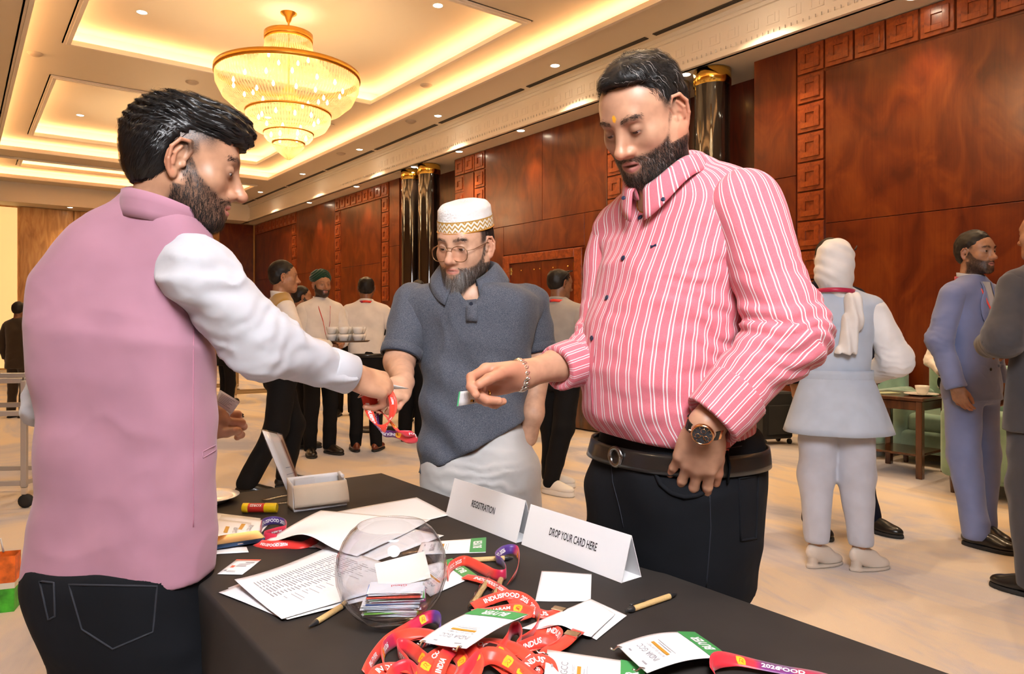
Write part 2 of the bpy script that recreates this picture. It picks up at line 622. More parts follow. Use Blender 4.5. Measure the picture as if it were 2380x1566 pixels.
# far wall: honey-coloured panels and a yellow end panel whose brightness is put in as emission
fw = MB()
fw.box((1.5, S_FAR + 0.1, Z_LOW / 2), (12.6, 0.2, Z_LOW))
wall_f = struct('wall_far', fw, M['wood_pale'])
for t0, t1 in ((1.35, 2.6), (2.6, 3.9), (3.9, 5.2), (5.2, 6.5), (6.5, 7.55)):
 struct('panel', MB().box(((t0 + t1) / 2, S_FAR - 0.02, Z_LOW / 2), (t1 - t0 - 0.02, 0.04, Z_LOW - 0.02), ch=0.006), M['wood_pale' if t1 < 6.6 else 'wood'], wall_f)
M['glow_panel'] = pbr('emissive_yellow_panel', (0.9, 0.6, 0.2), 0.4, emit=(1.0, 0.68, 0.28), estr=0.5)  # plain yellow wall panel, its glow added through emission
M['glow_panel'].cycles.emission_sampling = 'NONE'
struct('panel', MB().box((0.3, S_FAR - 0.03, Z_LOW / 2), (2.0, 0.06, Z_LOW - 0.1), ch=0.006), M['glow_panel'], wall_f)
struct('wall_left', MB().box((T_L - 0.1, (S_B + S_FAR) / 2, 2.5), (0.2, S_FAR - S_B, 5)), M['wood_pale'])
struct('wall_back', MB().box((1.8, S_B - 0.1, 2.5), (13.4, 0.2, 5)), M['wood_pale'])
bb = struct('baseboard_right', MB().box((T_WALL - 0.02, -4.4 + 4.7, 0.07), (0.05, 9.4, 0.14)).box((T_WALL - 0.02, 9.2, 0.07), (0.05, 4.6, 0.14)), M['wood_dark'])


# round black columns with brass capitals, in pairs
def column(s, label):
 r = empty('column', W(7.43, s), ROT, label, 'column', 'round black columns with brass capitals')
 n = 40
 MB().lathe([(0.215, 0.16), (0.215, Z_LOW - 0.2)], n=n).build('shaft', M['lacquer'], r, True)
 MB().lathe([(0.2, Z_LOW - 0.21), (0.228, Z_LOW - 0.2), (0.228, Z_LOW - 0.01), (0.2, Z_LOW - 0.005)], n=n).build('capital', M['gold'], r, True)
 MB().lathe([(0.2, 0.005), (0.24, 0.01), (0.24, 0.15), (0.216, 0.17)], n=n).build('base_ring', M['gold'], r, True)
 r['kind'] = 'thing'


column(5.64, 'black lacquered column with brass capital behind the striped shirt man')
column(6.28, 'black column half hidden behind the ear of the striped shirt man')
column(12.42, 'black lacquered column beside the white and gold cap')
column(13.1, 'narrower looking black column next to the one beside the cap')

# downlights
RIM = MB().lathe([(0.062, 0.0), (0.075, -0.006), (0.078, 0.0)], n=20, cap=False).build('rim', M['white_paint'], None, True)
LENS = MB().lathe([(0.0, -0.003), (0.05, -0.0035), (0.062, 0.002)], n=16, cap=False).build('lens', M['lamp'], None, True)
rim_me, lens_me = RIM.data, LENS.data
bpy.data.objects.remove(RIM); bpy.data.objects.remove(LENS)


def downlight(t, s, z, label, watt=28, ang=1.9, big=1.0):
 r = empty('downlight', W(t, s, z - 0.001), ROT, label, 'ceiling light', 'recessed ceiling downlights')
 for nm, me in (('rim', rim_me), ('lens', lens_me)):
  o = link(bpy.data.objects.new(nm, me), r)
  o.scale = (big,) * 3
 if watt:
  add_light('downlight_beam', 'SPOT', (0, 0, -0.03), watt, (1.0, 0.72, 0.43), 0.05, parent=r, spot=ang, blend=0.8)


def dl_row(t, z, ss, lab, watt):
 for k, s in enumerate(ss):
  downlight(t, s, z, lab[k] if k < len(lab) else 'recessed downlight number %s toward the far end of the cream soffit' % ['five', 'six', 'seven', 'eight', 'nine'][k % 5] + (' above the wood wall' if t > 7 else ''), watt, 1.35 if t > 7 else 1.9)


dl_row(6.72, Z_UP, [1.5, 4.65, 7.79, 10.93, 14.05, 17.2, 20.3],
    ['downlight in the upper soffit nearest the camera', 'downlight in the upper soffit above the table side',
  'soffit downlight above and left of the striped shirt man', 'soffit downlight above the white cap',
  'soffit downlight right of the chandelier tip', 'soffit downlight below the chandelier tip'], 135)
dl_row(7.29, Z_LOW, [0.5, 3.2, 5.94, 9.3, 11.12, 12.76, 15.4, 18.2],
    ['lower soffit downlight over the near wood panel', 'lower soffit downlight over the carved top row',
  'lower soffit downlight between the two columns behind the ear', 'lower soffit downlight above the plain wood panel',
  'lower soffit downlight above the carved block column', 'lower soffit downlight between the far pair of columns'], 80)
downlight(4.95, 6.85 + 1.2, Z_COF + 0.10, 'downlight in the coffer near its right corner', 135)
downlight(1.95, 10.6, Z_COF + 0.10, 'downlight in the coffer left of the chandelier', 135)
downlight(1.95, 16.6, Z_COF + 0.10, 'downlight in the second coffer above the wavy hair', 135)
downlight(4.95, 14.5, Z_COF + 0.10, 'downlight in the second coffer hidden by the chandelier', 135)
downlight(2.0, 2.2, Z_COF + 0.10, 'downlight in the overhead coffer', 60)
downlight(5.0, 2.2, Z_COF + 0.10, 'downlight in the overhead coffer above the wall side', 90)
downlight(2.45, 22.9, Z_LOW, 'downlight washing the honey wall at the far end', 40)
downlight(-1.5, 3.0, Z_UP, 'downlight in the soffit beyond the trolley', 135)
downlight(-1.5, 8.0, Z_UP, 'downlight in the soffit above the dark jacket', 135)
downlight(-1.5, 14.0, Z_UP, 'downlight in the soffit toward the far corner', 135)

# smoke detectors and speaker grilles
for t, s, z, lab in ((3.0, 12.35, Z_TRAY, 'round grey ceiling speaker grille between the two coffers'),
      (5.5, 12.3, Z_TRAY, 'round grey ceiling speaker beside the chandelier rim'),
      (0.9, 12.4, Z_TRAY, 'round grey ceiling speaker at the tray edge'),
      (6.5, 11.5, Z_UP, 'white smoke detector beside the air slot'), (6.55, 14.6, Z_UP, 'white smoke detector farther down the soffit'),
      (6.05, 10.2, Z_TRAY, 'white sprinkler disc between the two glowing coves')):
 mb = MB().lathe([(0.0, -0.035), (0.06, -0.033), (0.085, -0.018), (0.09, 0.0)], n=20, cap=False).lathe([(0.10, 0), (0.10, -0.008), (0.085, -0.012)], n=20, cap=False)
 o = mb.build('ceiling_disc', pbr('grille', (0.55, 0.45, 0.36), 0.6), None, True, loc=W(t, s, z))
 tag(o, lab, 'detector', 'round fittings on the ceiling')


# chandeliers
def crystal_mat():
 m = bpy.data.materials.new('crystal_strand'); m.use_nodes = True
 N, L = nt(m)
 b = N['Principled BSDF']
 b.inputs['Base Color'].default_value = (0.9, 0.74, 0.48, 1)
 b.inputs['Roughness'].default_value = 0.12
 b.inputs['Specular IOR Level'].default_value = 0.9
 tr = N.new('ShaderNodeBsdfTranslucent'); tr.inputs[0].default_value = (0.85, 0.64, 0.36, 1)
 tp = N.new('ShaderNodeBsdfTransparent'); tp.inputs[0].default_value = (1.0, 0.93, 0.80, 1)
 a = N.new('ShaderNodeMixShader'); a.inputs[0].default_value = 0.6
 L.new(b.outputs[0], a.inputs[1]); L.new(tr.outputs[0], a.inputs[2])
 c = N.new('ShaderNodeMixShader'); c.inputs[0].default_value = 0.55
 L.new(a.outputs[0], c.inputs[1]); L.new(tp.outputs[0], c.inputs[2])
 L.new(c.outputs[0], N['Material Output'].inputs[0])
 return m


M['crystal'] = crystal_mat()
M['bulb'] = pbr('candle_bulb', (1, 0.9, 0.7), 0.3, emit=(1.0, 0.84, 0.55), estr=25)
M['bulb'].cycles.emission_sampling = 'NONE'
TIERS = [  # ring radius, ring height, band height, profile below (r, z) to the next ring
 (0.30, 5.02, 0.10, [(0.29, 4.97), (0.31, 4.85), (0.40, 4.68), (0.52, 4.58)]),
 (0.92, 4.52, 0.075, [(0.91, 4.48), (0.90, 4.36), (0.82, 4.20), (0.68, 4.08), (0.54, 4.03)]),
 (0.54, 4.02, 0.025, [(0.535, 4.00), (0.53, 3.92), (0.47, 3.82), (0.38, 3.77), (0.31, 3.76)]),
 (0.31, 3.76, 0.02, [(0.305, 3.75), (0.30, 3.70), (0.26, 3.65), (0.20, 3.63)]),
 (0.20, 3.63, 0.02, [(0.195, 3.62), (0.19, 3.58), (0.13, 3.51), (0.05, 3.44), (0.01, 3.41)]),
]


def strand_mesh(prof, n):
 P = []
 for (r0, z0), (r1, z1) in zip(prof[:-1], prof[1:]):
  for k in range(3):
   u = k / 3
   P.append((r0 + (r1 - r0) * u, z0 + (z1 - z0) * u))
 P.append(prof[-1])
 mb = MB()
 for i in range(n):
  a = 2 * math.pi * i / n
  ca, sa = math.cos(a), math.sin(a)
  hw = 0.40 * 2 * math.pi / n
  V, F = [], []
  for j, (r, z) in enumerate(P):
   bead = 0.8 + 0.35 * (j % 2)
   w = r * hw * bead + 0.0015
   for d, e in ((-w, 0.0), (0.0, 0.010), (w, 0.0)):
    rr = r + e
    V.append((rr * ca - d * sa, rr * sa + d * ca, z - 0.0))
  for j in range(len(P) - 1):
   for k in range(2):
    F.append((j * 3 + k, j * 3 + k + 1, j * 3 + k + 4, j * 3 + k + 3))
  mb.raw(V, F)
 return mb


def chandelier(s, label, watt):
 r = empty('chandelier', W(3.5, s, 0), 0, label, 'chandelier', 'tiered crystal chandeliers')
 zc = Z_COF + 0.12
 MB().lathe([(0.11, zc - 0.005), (0.105, zc - 0.03), (0.05, zc - 0.07), (0.03, zc - 0.13), (0.014, zc - 0.15)], n=24).build('canopy', M['gold_paint'], r, True)
 MB().lathe([(0.012, zc - 0.14), (0.012, 3.75)], n=8).build('rod', M['gold_paint'], r, True)
 MB().lathe([(0.03, 4.40), (0.11, 4.30), (0.14, 4.20), (0.09, 4.10), (0.02, 4.05)], n=20).build('centre_bowl', M['gold_paint'], r, True)
 for k, (rr, z, bh, prof) in enumerate(TIERS):
  MB().lathe([(rr - 0.012, z - bh / 2), (rr + 0.012, z - bh / 2), (rr + 0.014, z), (rr + 0.012, z + bh / 2), (rr - 0.012, z + bh / 2), (rr - 0.012, z - bh / 2)], n=64, cap=False).build('ring', M['gold_paint'], r, True)
  o = strand_mesh(prof, int(40 + rr * 90)).build('crystal_strands', M['crystal'], r, False)
  o['kind'] = 'stuff'
 bm_ = None
 for cnt, rad, z in ((14, 0.70, 4.34), (10, 0.45, 4.25), (10, 0.38, 3.93), (6, 0.22, 3.70), (6, 0.25, 4.75)):
  for i in range(cnt):
   a = 2 * math.pi * (i + 0.3) / cnt
   if bm_ is None:
    o = MB().lathe([(0.0, -0.03), (0.012, -0.02), (0.019, 0.0), (0.012, 0.025), (0.0, 0.045)], n=8, cap=False).build('bulb', M['bulb'], r, True)
    bm_ = o.data
   else:
    o = link(bpy.data.objects.new('bulb', bm_), r)
   o.location = (rad * math.cos(a), rad * math.sin(a), z + 0.02 * (i % 2))
 add_light('chandelier_glow', 'POINT', (0, 0, 4.32), watt, (1.0, 0.74, 0.44), 0.45, parent=r)
 add_light('chandelier_glow', 'POINT', (0, 0, 3.9), watt * 0.4, (1.0, 0.74, 0.44), 0.25, parent=r)


chandelier(9.45, 'large tiered crystal chandelier hanging in the near coffer', 50)
chandelier(15.55, 'second crystal chandelier peeking out behind the wavy haired head', 50)
chandelier(3.35, 'crystal chandelier hanging in the coffer overhead', 60)

# ------------------------------------------------------------------ smooth bodies from distance fields
def smin(a, b, k):
 if k <= 0: return np.minimum(a, b)
 h = np.clip(0.5 + 0.5 * (b - a) / k, 0, 1)
 return b * (1 - h) + a * h - k * h * (1 - h)


def smax(a, b, k):
 return -smin(-a, -b, k)


_NT = np.random.RandomState(3).rand(32, 32, 32).astype(np.float32)


def vnoise(p):
 i = np.floor(p).astype(np.int64)
 f = p - i
 f = f * f * (3 - 2 * f)
 a = i & 31
 b = (a + 1) & 31
 x0, y0, z0 = a[:, 0], a[:, 1], a[:, 2]
 x1, y1, z1 = b[:, 0], b[:, 1], b[:, 2]
 fx, fy, fz = f[:, 0], f[:, 1], f[:, 2]
 c = lambda x, y, z: _NT[x, y, z]
 a0 = c(x0, y0, z0) * (1 - fx) + c(x1, y0, z0) * fx
 a1 = c(x0, y1, z0) * (1 - fx) + c(x1, y1, z0) * fx
 b0 = c(x0, y0, z1) * (1 - fx) + c(x1, y0, z1) * fx
 b1 = c(x0, y1, z1) * (1 - fx) + c(x1, y1, z1) * fx
 return ((a0 * (1 - fy) + a1 * fy) * (1 - fz) + (b0 * (1 - fy) + b1 * fy) * fz) * 2 - 1


def A3(p):
 return np.asarray(p, float)


def cone(a, b, ra, rb):
 """round cone between a and b"""
 a, b = A3(a), A3(b)
 ba = b - a
 l2 = ba @ ba
 rr = ra - rb
 a2 = l2 - rr * rr
 if a2 <= 1e-9:
  c, r = (a, ra) if ra > rb else (b, rb)
  return (lambda p: np.linalg.norm(p - c, axis=1) - r), c - r, c + r
 il2 = 1 / l2

 def f(p):
  pa = p - a
  y = pa @ ba
  z = y - l2
  x2 = ((pa * l2 - y[:, None] * ba) ** 2).sum(1)
  y2 = y * y * l2
  z2 = z * z * l2
  k = np.sign(rr) * rr * rr * x2
  d = (np.sqrt(x2 * a2 * il2) + y * rr) * il2 - ra
  c1 = np.sign(z) * a2 * z2 > k
  c2 = np.sign(y) * a2 * y2 < k
  d = np.where(c2, np.sqrt(x2 + y2) * il2 - ra, d)
  return np.where(c1, np.sqrt(x2 + z2) * il2 - rb, d)
 return f, np.minimum(a - ra, b - rb), np.maximum(a + ra, b + rb)


def ball(c, r):
 c = A3(c)
 return (lambda p: np.linalg.norm(p - c, axis=1) - r), c - r, c + r


def eul(rx=0, ry=0, rz=0):
 return np.array(Matrix.Rotation(math.radians(rz), 3, 'Z') @ Matrix.Rotation(math.radians(ry), 3, 'Y') @ Matrix.Rotation(math.radians(rx), 3, 'X'))


def ell(c, r, R=None):
 """ellipsoid; R columns are its axes"""
 c, r = A3(c), A3(r)
 m = r.max()

 def f(p):
  q = p - c
  if R is not None: q = q @ R
  k0 = np.sqrt(((q / r) ** 2).sum(1))
  k1 = np.sqrt(((q / (r * r)) ** 2).sum(1)) + 1e-9
  return k0 * (k0 - 1) / k1
 return f, c - m, c + m


def plane(c, n):
 """negative on the side away from n"""
 c, n = A3(c), A3(n)
 n = n / np.linalg.norm(n)
 return (lambda p: (p - c) @ n), np.full(3, 1e9), np.full(3, -1e9)


def catmull(x, y, n=160):
 x, y = A3(x), A3(y)
 xs = np.linspace(x[0], x[-1], n)
 m = np.gradient(y, x)
 i = np.clip(np.searchsorted(x, xs) - 1, 0, len(x) - 2)
 h = x[i + 1] - x[i]
 t = (xs - x[i]) / h
 return xs, (2 * t**3 - 3 * t**2 + 1) * y[i] + (t**3 - 2 * t**2 + t) * h * m[i] + (-2 * t**3 + 3 * t**2) * y[i + 1] + (t**3 - t**2) * h * m[i + 1]


class Loft:
 """stacked super-ellipses: rows of z, cx, cy, half width, half depth; widths lie along `right`"""
 def __init__(s, rows, yaw=0.0, n=2.4, cap=0.012, front=None):
  rows = sorted(rows)
  R = A3(rows)
  s.z0, s.z1 = R[0, 0], R[-1, 0]
  s.x = R[:, 0]
  s.tab = [catmull(R[:, 0], R[:, k]) for k in range(1, 5)]
  s.yaw, s.n, s.cap = yaw, n, cap
  s.c, s.s_ = math.cos(yaw), math.sin(yaw)
  m = max(R[:, 3].max(), R[:, 4].max())
  s.lo = np.array([R[:, 1].min() - m, R[:, 2].min() - m, s.z0])
  s.hi = np.array([R[:, 1].max() + m, R[:, 2].max() + m, s.z1])

 def local(s, p):
  z = p[:, 2]
  cx, cy, a, b = [np.interp(z, *t) for t in s.tab]
  dx, dy = p[:, 0] - cx, p[:, 1] - cy
  return s.c * dx + s.s_ * dy, -s.s_ * dx + s.c * dy, a, b

 def f(s, p):
  u, v, a, b = s.local(p)
  r = np.sqrt(u * u + v * v) + 1e-9
  k0 = ((np.abs(u) / a) ** s.n + (np.abs(v) / b) ** s.n) ** (1 / s.n) + 1e-9
  d = r * (1 - 1 / k0)
  d = np.where(k0 < 0.3, -np.minimum(a, b) * 0.7, d)
  z = p[:, 2]
  return smax(d, np.maximum(z - s.z1, s.z0 - z), s.cap)

 def angle(s, p):
  u, v, a, b = s.local(p)
  return np.arctan2(u / a, v / b)

 def prim(s):
  return s.f, s.lo, s.hi


class Body:
 def __init__(s):
  s.ops = []
  s.lo, s.hi = np.full(3, 1e9), np.full(3, -1e9)

 def u(s, prim, k=0.01):
  f, lo, hi = prim
  s.ops.append(('u', f, k)); s.lo = np.minimum(s.lo, lo); s.hi = np.maximum(s.hi, hi)
  return s

 def cut(s, prim, k=0.005):
  s.ops.append(('s', prim[0], k)); return s

 def keep(s, prim, k=0.005):
  s.ops.append(('i', prim[0], k)); return s

 def disp(s, f):
  s.ops.append(('d', f, 0)); return s

 def f(s, p):
  d = np.full(len(p), 10.0)
  for m, f, k in s.ops:
   if m == 'u': d = smin(d, f(p), k)
   elif m == 's': d = smax(d, -f(p), k)
   elif m == 'i': d = smax(d, f(p), k)
   else: d = d + f(p)
  return d

 def mesh(s, h, pad=0.02, lo=None, hi=None):
  lo = s.lo - pad if lo is None else A3(lo)
  hi = s.hi + pad if hi is None else A3(hi)
  return surface_net(s.f, lo, hi, h)


def surface_net(f, lo, hi, h):
 C = 4
 nc = np.maximum(np.ceil((hi - lo) / (h * C)).astype(int), 1)
 n = nc * C + 1
 g = [lo[k] + (np.arange(nc[k]) + 0.5) * h * C for k in range(3)]
 X, Y, Z = np.meshgrid(*g, indexing='ij')
 dc = f(np.stack([X.ravel(), Y.ravel(), Z.ravel()], 1)).reshape(nc)
 act = np.abs(dc) < h * C * 0.87 * 1.5 + h
 V = np.repeat(np.repeat(np.repeat(np.where(dc > 0, 1.0, -1.0), C, 0), C, 1), C, 2)
 V = np.pad(V, ((0, 1),) * 3, mode='edge').astype(np.float32)
 mk = np.repeat(np.repeat(np.repeat(act, C, 0), C, 1), C, 2)
 mk = np.pad(mk, ((0, 1),) * 3)
 for ax in range(3):
  sh = np.roll(mk, 1, ax)
  mk |= sh
 ii = np.stack(np.nonzero(mk), 1)
 V[mk] = f(lo + ii * h)
 S = V < 0
 # active cells
 c = np.zeros(tuple(n - 1), np.int8)
 for dx in (0, 1):
  for dy in (0, 1):
   for dz in (0, 1):
    c += S[dx:n[0] - 1 + dx, dy:n[1] - 1 + dy, dz:n[2] - 1 + dz]
 am = (c > 0) & (c < 8)
 ci = np.stack(np.nonzero(am), 1)
 idx = np.full(tuple(n - 1), -1, np.int64)
 idx[am] = np.arange(len(ci))
 acc = np.zeros((len(ci), 3)); cnt = np.zeros(len(ci))
 for ax in range(3):
  o = [k for k in range(3) if k != ax]
  for u in (0, 1):
   for v in (0, 1):
    a = np.zeros(3, int); a[o[0]] = u; a[o[1]] = v
    b = a.copy(); b[ax] = 1
    pa, pb = ci + a, ci + b
    va = V[pa[:, 0], pa[:, 1], pa[:, 2]]; vb = V[pb[:, 0], pb[:, 1], pb[:, 2]]
    cr = (va < 0) != (vb < 0)
    t = np.where(cr, va / np.where(cr, va - vb, 1), 0)
    q = np.tile(a.astype(float), (len(ci), 1)); q[:, ax] = t
    acc += q * cr[:, None]; cnt += cr
 P = lo + (ci + acc / cnt[:, None]) * h
 Fs = []
 for ax in range(3):
  sl0 = [slice(None)] * 3; sl1 = [slice(None)] * 3
  sl0[ax] = slice(0, -1); sl1[ax] = slice(1, None)
  A, B = S[tuple(sl0)], S[tuple(sl1)]
  e = np.stack(np.nonzero(A != B), 1)
  o = [(ax + 1) % 3, (ax + 2) % 3]
  ok = (e[:, o[0]] > 0) & (e[:, o[1]] > 0) & (e[:, o[0]] < n[o[0]] - 1) & (e[:, o[1]] < n[o[1]] - 1)
  e = e[ok]
  inside = S[e[:, 0], e[:, 1], e[:, 2]]
  q = []
  for du, dv in ((-1, -1), (0, -1), (0, 0), (-1, 0)):
   k = e.copy(); k[:, o[0]] += du; k[:, o[1]] += dv
   q.append(idx[k[:, 0], k[:, 1], k[:, 2]])
  q = np.stack(q, 1)
  q[~inside] = q[~inside][:, ::-1]
  Fs.append(q)
 F = np.concatenate(Fs)
 return P, F[(F >= 0).all(1)]


def relax(V, F, it=2, lam=0.5):
 """a little Laplacian smoothing"""
 e = np.concatenate([F[:, [0, 1]], F[:, [1, 2]], F[:, [2, 3]], F[:, [3, 0]]])
 for _ in range(it):
  acc = np.zeros_like(V); cnt = np.zeros(len(V))
  np.add.at(acc, e[:, 0], V[e[:, 1]]); np.add.at(acc, e[:, 1], V[e[:, 0]])
  np.add.at(cnt, e[:, 0], 1); np.add.at(cnt, e[:, 1], 1)
  V = V * (1 - lam) + lam * acc / np.maximum(cnt, 1)[:, None]
 return V


def join(parts):
 """parts: (V, F) or (V, F, attrs) -> one mesh"""
 Vs, Fs, b = [], [], 0
 at = {}
 keys = set()
 for p in parts:
  if len(p) > 2: keys |= set(p[2])
 for p in parts:
  V, F = p[0], p[1]
  Vs.append(V); Fs += (np.asarray(F) + b).tolist() if isinstance(F, np.ndarray) else [tuple(i + b for i in q) for q in F]
  for k in keys:
   at.setdefault(k, []).append(np.asarray(p[2][k]) if len(p) > 2 and k in p[2] else np.zeros(len(V)))
  b += len(V)
 return np.concatenate(Vs), Fs, {k: np.concatenate(v) for k, v in at.items()}


def weld_body(parts, chains):
 """skin parts (head first) joined into one connected mesh by arms running inside the clothes; chains: (points, radius)"""
 V, F, at = join(parts)
 F = [tuple(q) for q in F]
 Vs = [V]; b = len(V)
 for pts, r in chains:
  mb = MB().tube([tuple(p) for p in pts], r, 8)
  T = np.array(mb.v)
  F += [tuple(i + b for i in q) for q in mb.f]
  for e, sl in ((pts[0], slice(0, 8)), (pts[-1], slice(len(T) - 8, len(T)))):
   i = int(np.argmin(((V - A3(e)) ** 2).sum(1)))
   k0 = b + (sl.start if sl.start else 0)
   F.append((i, k0, k0 + 1))
  Vs.append(T); b += len(T)
 V2 = np.concatenate(Vs)
 at = {k: np.concatenate([a, np.zeros(len(V2) - len(a))]) for k, a in at.items()}
 return V2, F, at


def strands(P0, N0, flow, length, nseg, width, lift=0.0, wob=0.0, seed=1, curl=0.0, taper=True, field=None, off=0.001):
 """ribbons lying along a surface: roots P0, normals N0, flow(p, n) gives the combing direction"""
 rs = np.random.RandomState(seed)
 n = len(P0)
 L = length * (0.7 + 0.6 * rs.rand(n)) if np.isscalar(length) else length
 st = (L / nseg)[:, None]
 p = P0.copy()
 ph = rs.rand(n, 3) * 6.28
 rows = []
 Nn = N0
 for k in range(nseg + 1):
  d = flow(p, Nn)
  d = d - (d * Nn).sum(1)[:, None] * Nn
  d /= np.linalg.norm(d, axis=1)[:, None] + 1e-9
  side = np.cross(d, Nn)
  if wob:
   d = d + side * (np.sin(ph[:, :1] + k * 1.1) * wob)
  d = d + Nn * lift * (1 - curl * k / nseg)
  d /= np.linalg.norm(d, axis=1)[:, None] + 1e-9
  w = width * ((1 - 0.85 * k / nseg) if taper else 1.0)
  rows.append((p - side * w / 2, p + side * w / 2))
  p = p + d * st
  if field is not None:                      # hug the surface
   e = 0.002
   d0 = field(p)
   g = np.stack([field(p + A3(v) * e) - d0 for v in ((1, 0, 0), (0, 1, 0), (0, 0, 1))], 1)
   g /= np.linalg.norm(g, axis=1)[:, None] + 1e-9
   Nn = g
   p = p - g * (np.clip(d0 - off * (0.4 + 1.2 * ph[:, 1] / 6.28), -0.02, 0.02) * 0.9)[:, None]
 V = np.stack([x for r in rows for x in r], 1).reshape(-1, 3)
 m = 2 * (nseg + 1)
 base = np.arange(n)[:, None] * m
 F = []
 for k in range(nseg):
  q = np.array([2 * k, 2 * k + 1, 2 * k + 3, 2 * k + 2])
  F.append(base + q)
 return V, np.concatenate(F)


def vnormals(V, F):
 n = np.cross(V[F[:, 2]] - V[F[:, 0]], V[F[:, 3]] - V[F[:, 1]])
 N = np.zeros_like(V)
 for k in range(4): np.add.at(N, F[:, k], n)
 return N / (np.linalg.norm(N, axis=1)[:, None] + 1e-12)


def frame(fwd, up=(0, 0, 1), roll=0.0):
 """columns: right, forward, up"""
 f = A3(fwd); f = f / np.linalg.norm(f)
 r = np.cross(f, A3(up)); r /= np.linalg.norm(r)
 u = np.cross(r, f)
 if roll:
  c, s = math.cos(roll), math.sin(roll)
  r, u = r * c + u * s, u * c - r * s
 return np.stack([r, f, u], 1)


def head_frame(yaw_dir, pitch, roll=0.0):
 """yaw_dir: horizontal facing direction, pitch in degrees downwards, roll in degrees (to the right ear)"""
 d = A3((*yaw_dir, 0)); d /= np.linalg.norm(d)
 p = math.radians(pitch)
 f = d * math.cos(p) + A3((0, 0, -math.sin(p)))
 return frame(f, roll=math.radians(roll))

# ------------------------------------------------------------------ people: materials
def skin_mat(name, col, beard=(0.03, 0.02, 0.016), lip=(0.45, 0.16, 0.13), rough=0.42):
 m = pbr(name, col, rough, spec=0.45)
 N, L = nt(m)
 b = N['Principled BSDF']
 tc = N.new('ShaderNodeTexCoord')
 n1 = N.new('ShaderNodeTexNoise'); n1.inputs['Scale'].default_value = 38; n1.inputs['Detail'].default_value = 2
 L.new(tc.outputs['Object'], n1.inputs['Vector'])
 r = ramp(N, [(0.3, tuple(c * k for c, k in zip(col, (0.86, 0.82, 0.80)))), (0.7, tuple(min(1, c * k) for c, k in zip(col, (1.10, 1.08, 1.06))))])
 L.new(n1.outputs['Fac'], r.inputs['Fac'])
 def attr(nm):
  a = N.new('ShaderNodeAttribute'); a.attribute_name = nm
  return a.outputs['Fac']
 def mix(fac, c1, c2):
  x = N.new('ShaderNodeMix'); x.data_type = 'RGBA'
  L.new(fac, x.inputs['Factor'])
  if isinstance(c1, tuple): x.inputs[6].default_value = (*c1, 1)
  else: L.new(c1, x.inputs[6])
  x.inputs[7].default_value = (*c2, 1)
  return x.outputs[2]
 c = mix(attr('lip'), r.outputs['Color'], lip)
 c = mix(attr('flush'), c, (min(1, col[0] * 1.05), col[1] * 0.72, col[2] * 0.66))
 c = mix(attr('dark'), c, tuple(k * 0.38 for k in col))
 n2 = N.new('ShaderNodeTexNoise'); n2.inputs['Scale'].default_value = 420; n2.inputs['Detail'].default_value = 2
 L.new(tc.outputs['Object'], n2.inputs['Vector'])
 mt = N.new('ShaderNodeMath'); mt.operation = 'MULTIPLY_ADD'; mt.inputs[1].default_value = 0.9; mt.inputs[2].default_value = -0.45
 L.new(n2.outputs['Fac'], mt.inputs[0])
 md = N.new('ShaderNodeMath'); md.operation = 'ADD'; md.use_clamp = True
 L.new(attr('beard'), md.inputs[0])
 mm = N.new('ShaderNodeMath'); mm.operation = 'MULTIPLY'
 L.new(attr('beard'), mm.inputs[0]); L.new(mt.outputs[0], mm.inputs[1]); L.new(mm.outputs[0], md.inputs[1])
 c = mix(md.outputs[0], c, beard)
 c = mix(attr('mark'), c, (0.95, 0.42, 0.02))
 c = mix(attr('nail'), c, (min(1, col[0] * 1.5), min(1, col[1] * 1.35), min(1, col[2] * 1.3)))
 L.new(c, b.inputs['Base Color'])
 return m


def hair_mat(name, col, rough=0.34, spec=0.5):
 m = pbr(name, col, rough, spec=spec)
 N, L = nt(m)
 b = N['Principled BSDF']
 a = N.new('ShaderNodeAttribute'); a.attribute_name = 'grey'
 x = N.new('ShaderNodeMix'); x.data_type = 'RGBA'
 L.new(a.outputs['Fac'], x.inputs['Factor'])
 x.inputs[6].default_value = (*col, 1); x.inputs[7].default_value = (0.42, 0.38, 0.35, 1)
 L.new(x.outputs[2], b.inputs['Base Color'])
 return m


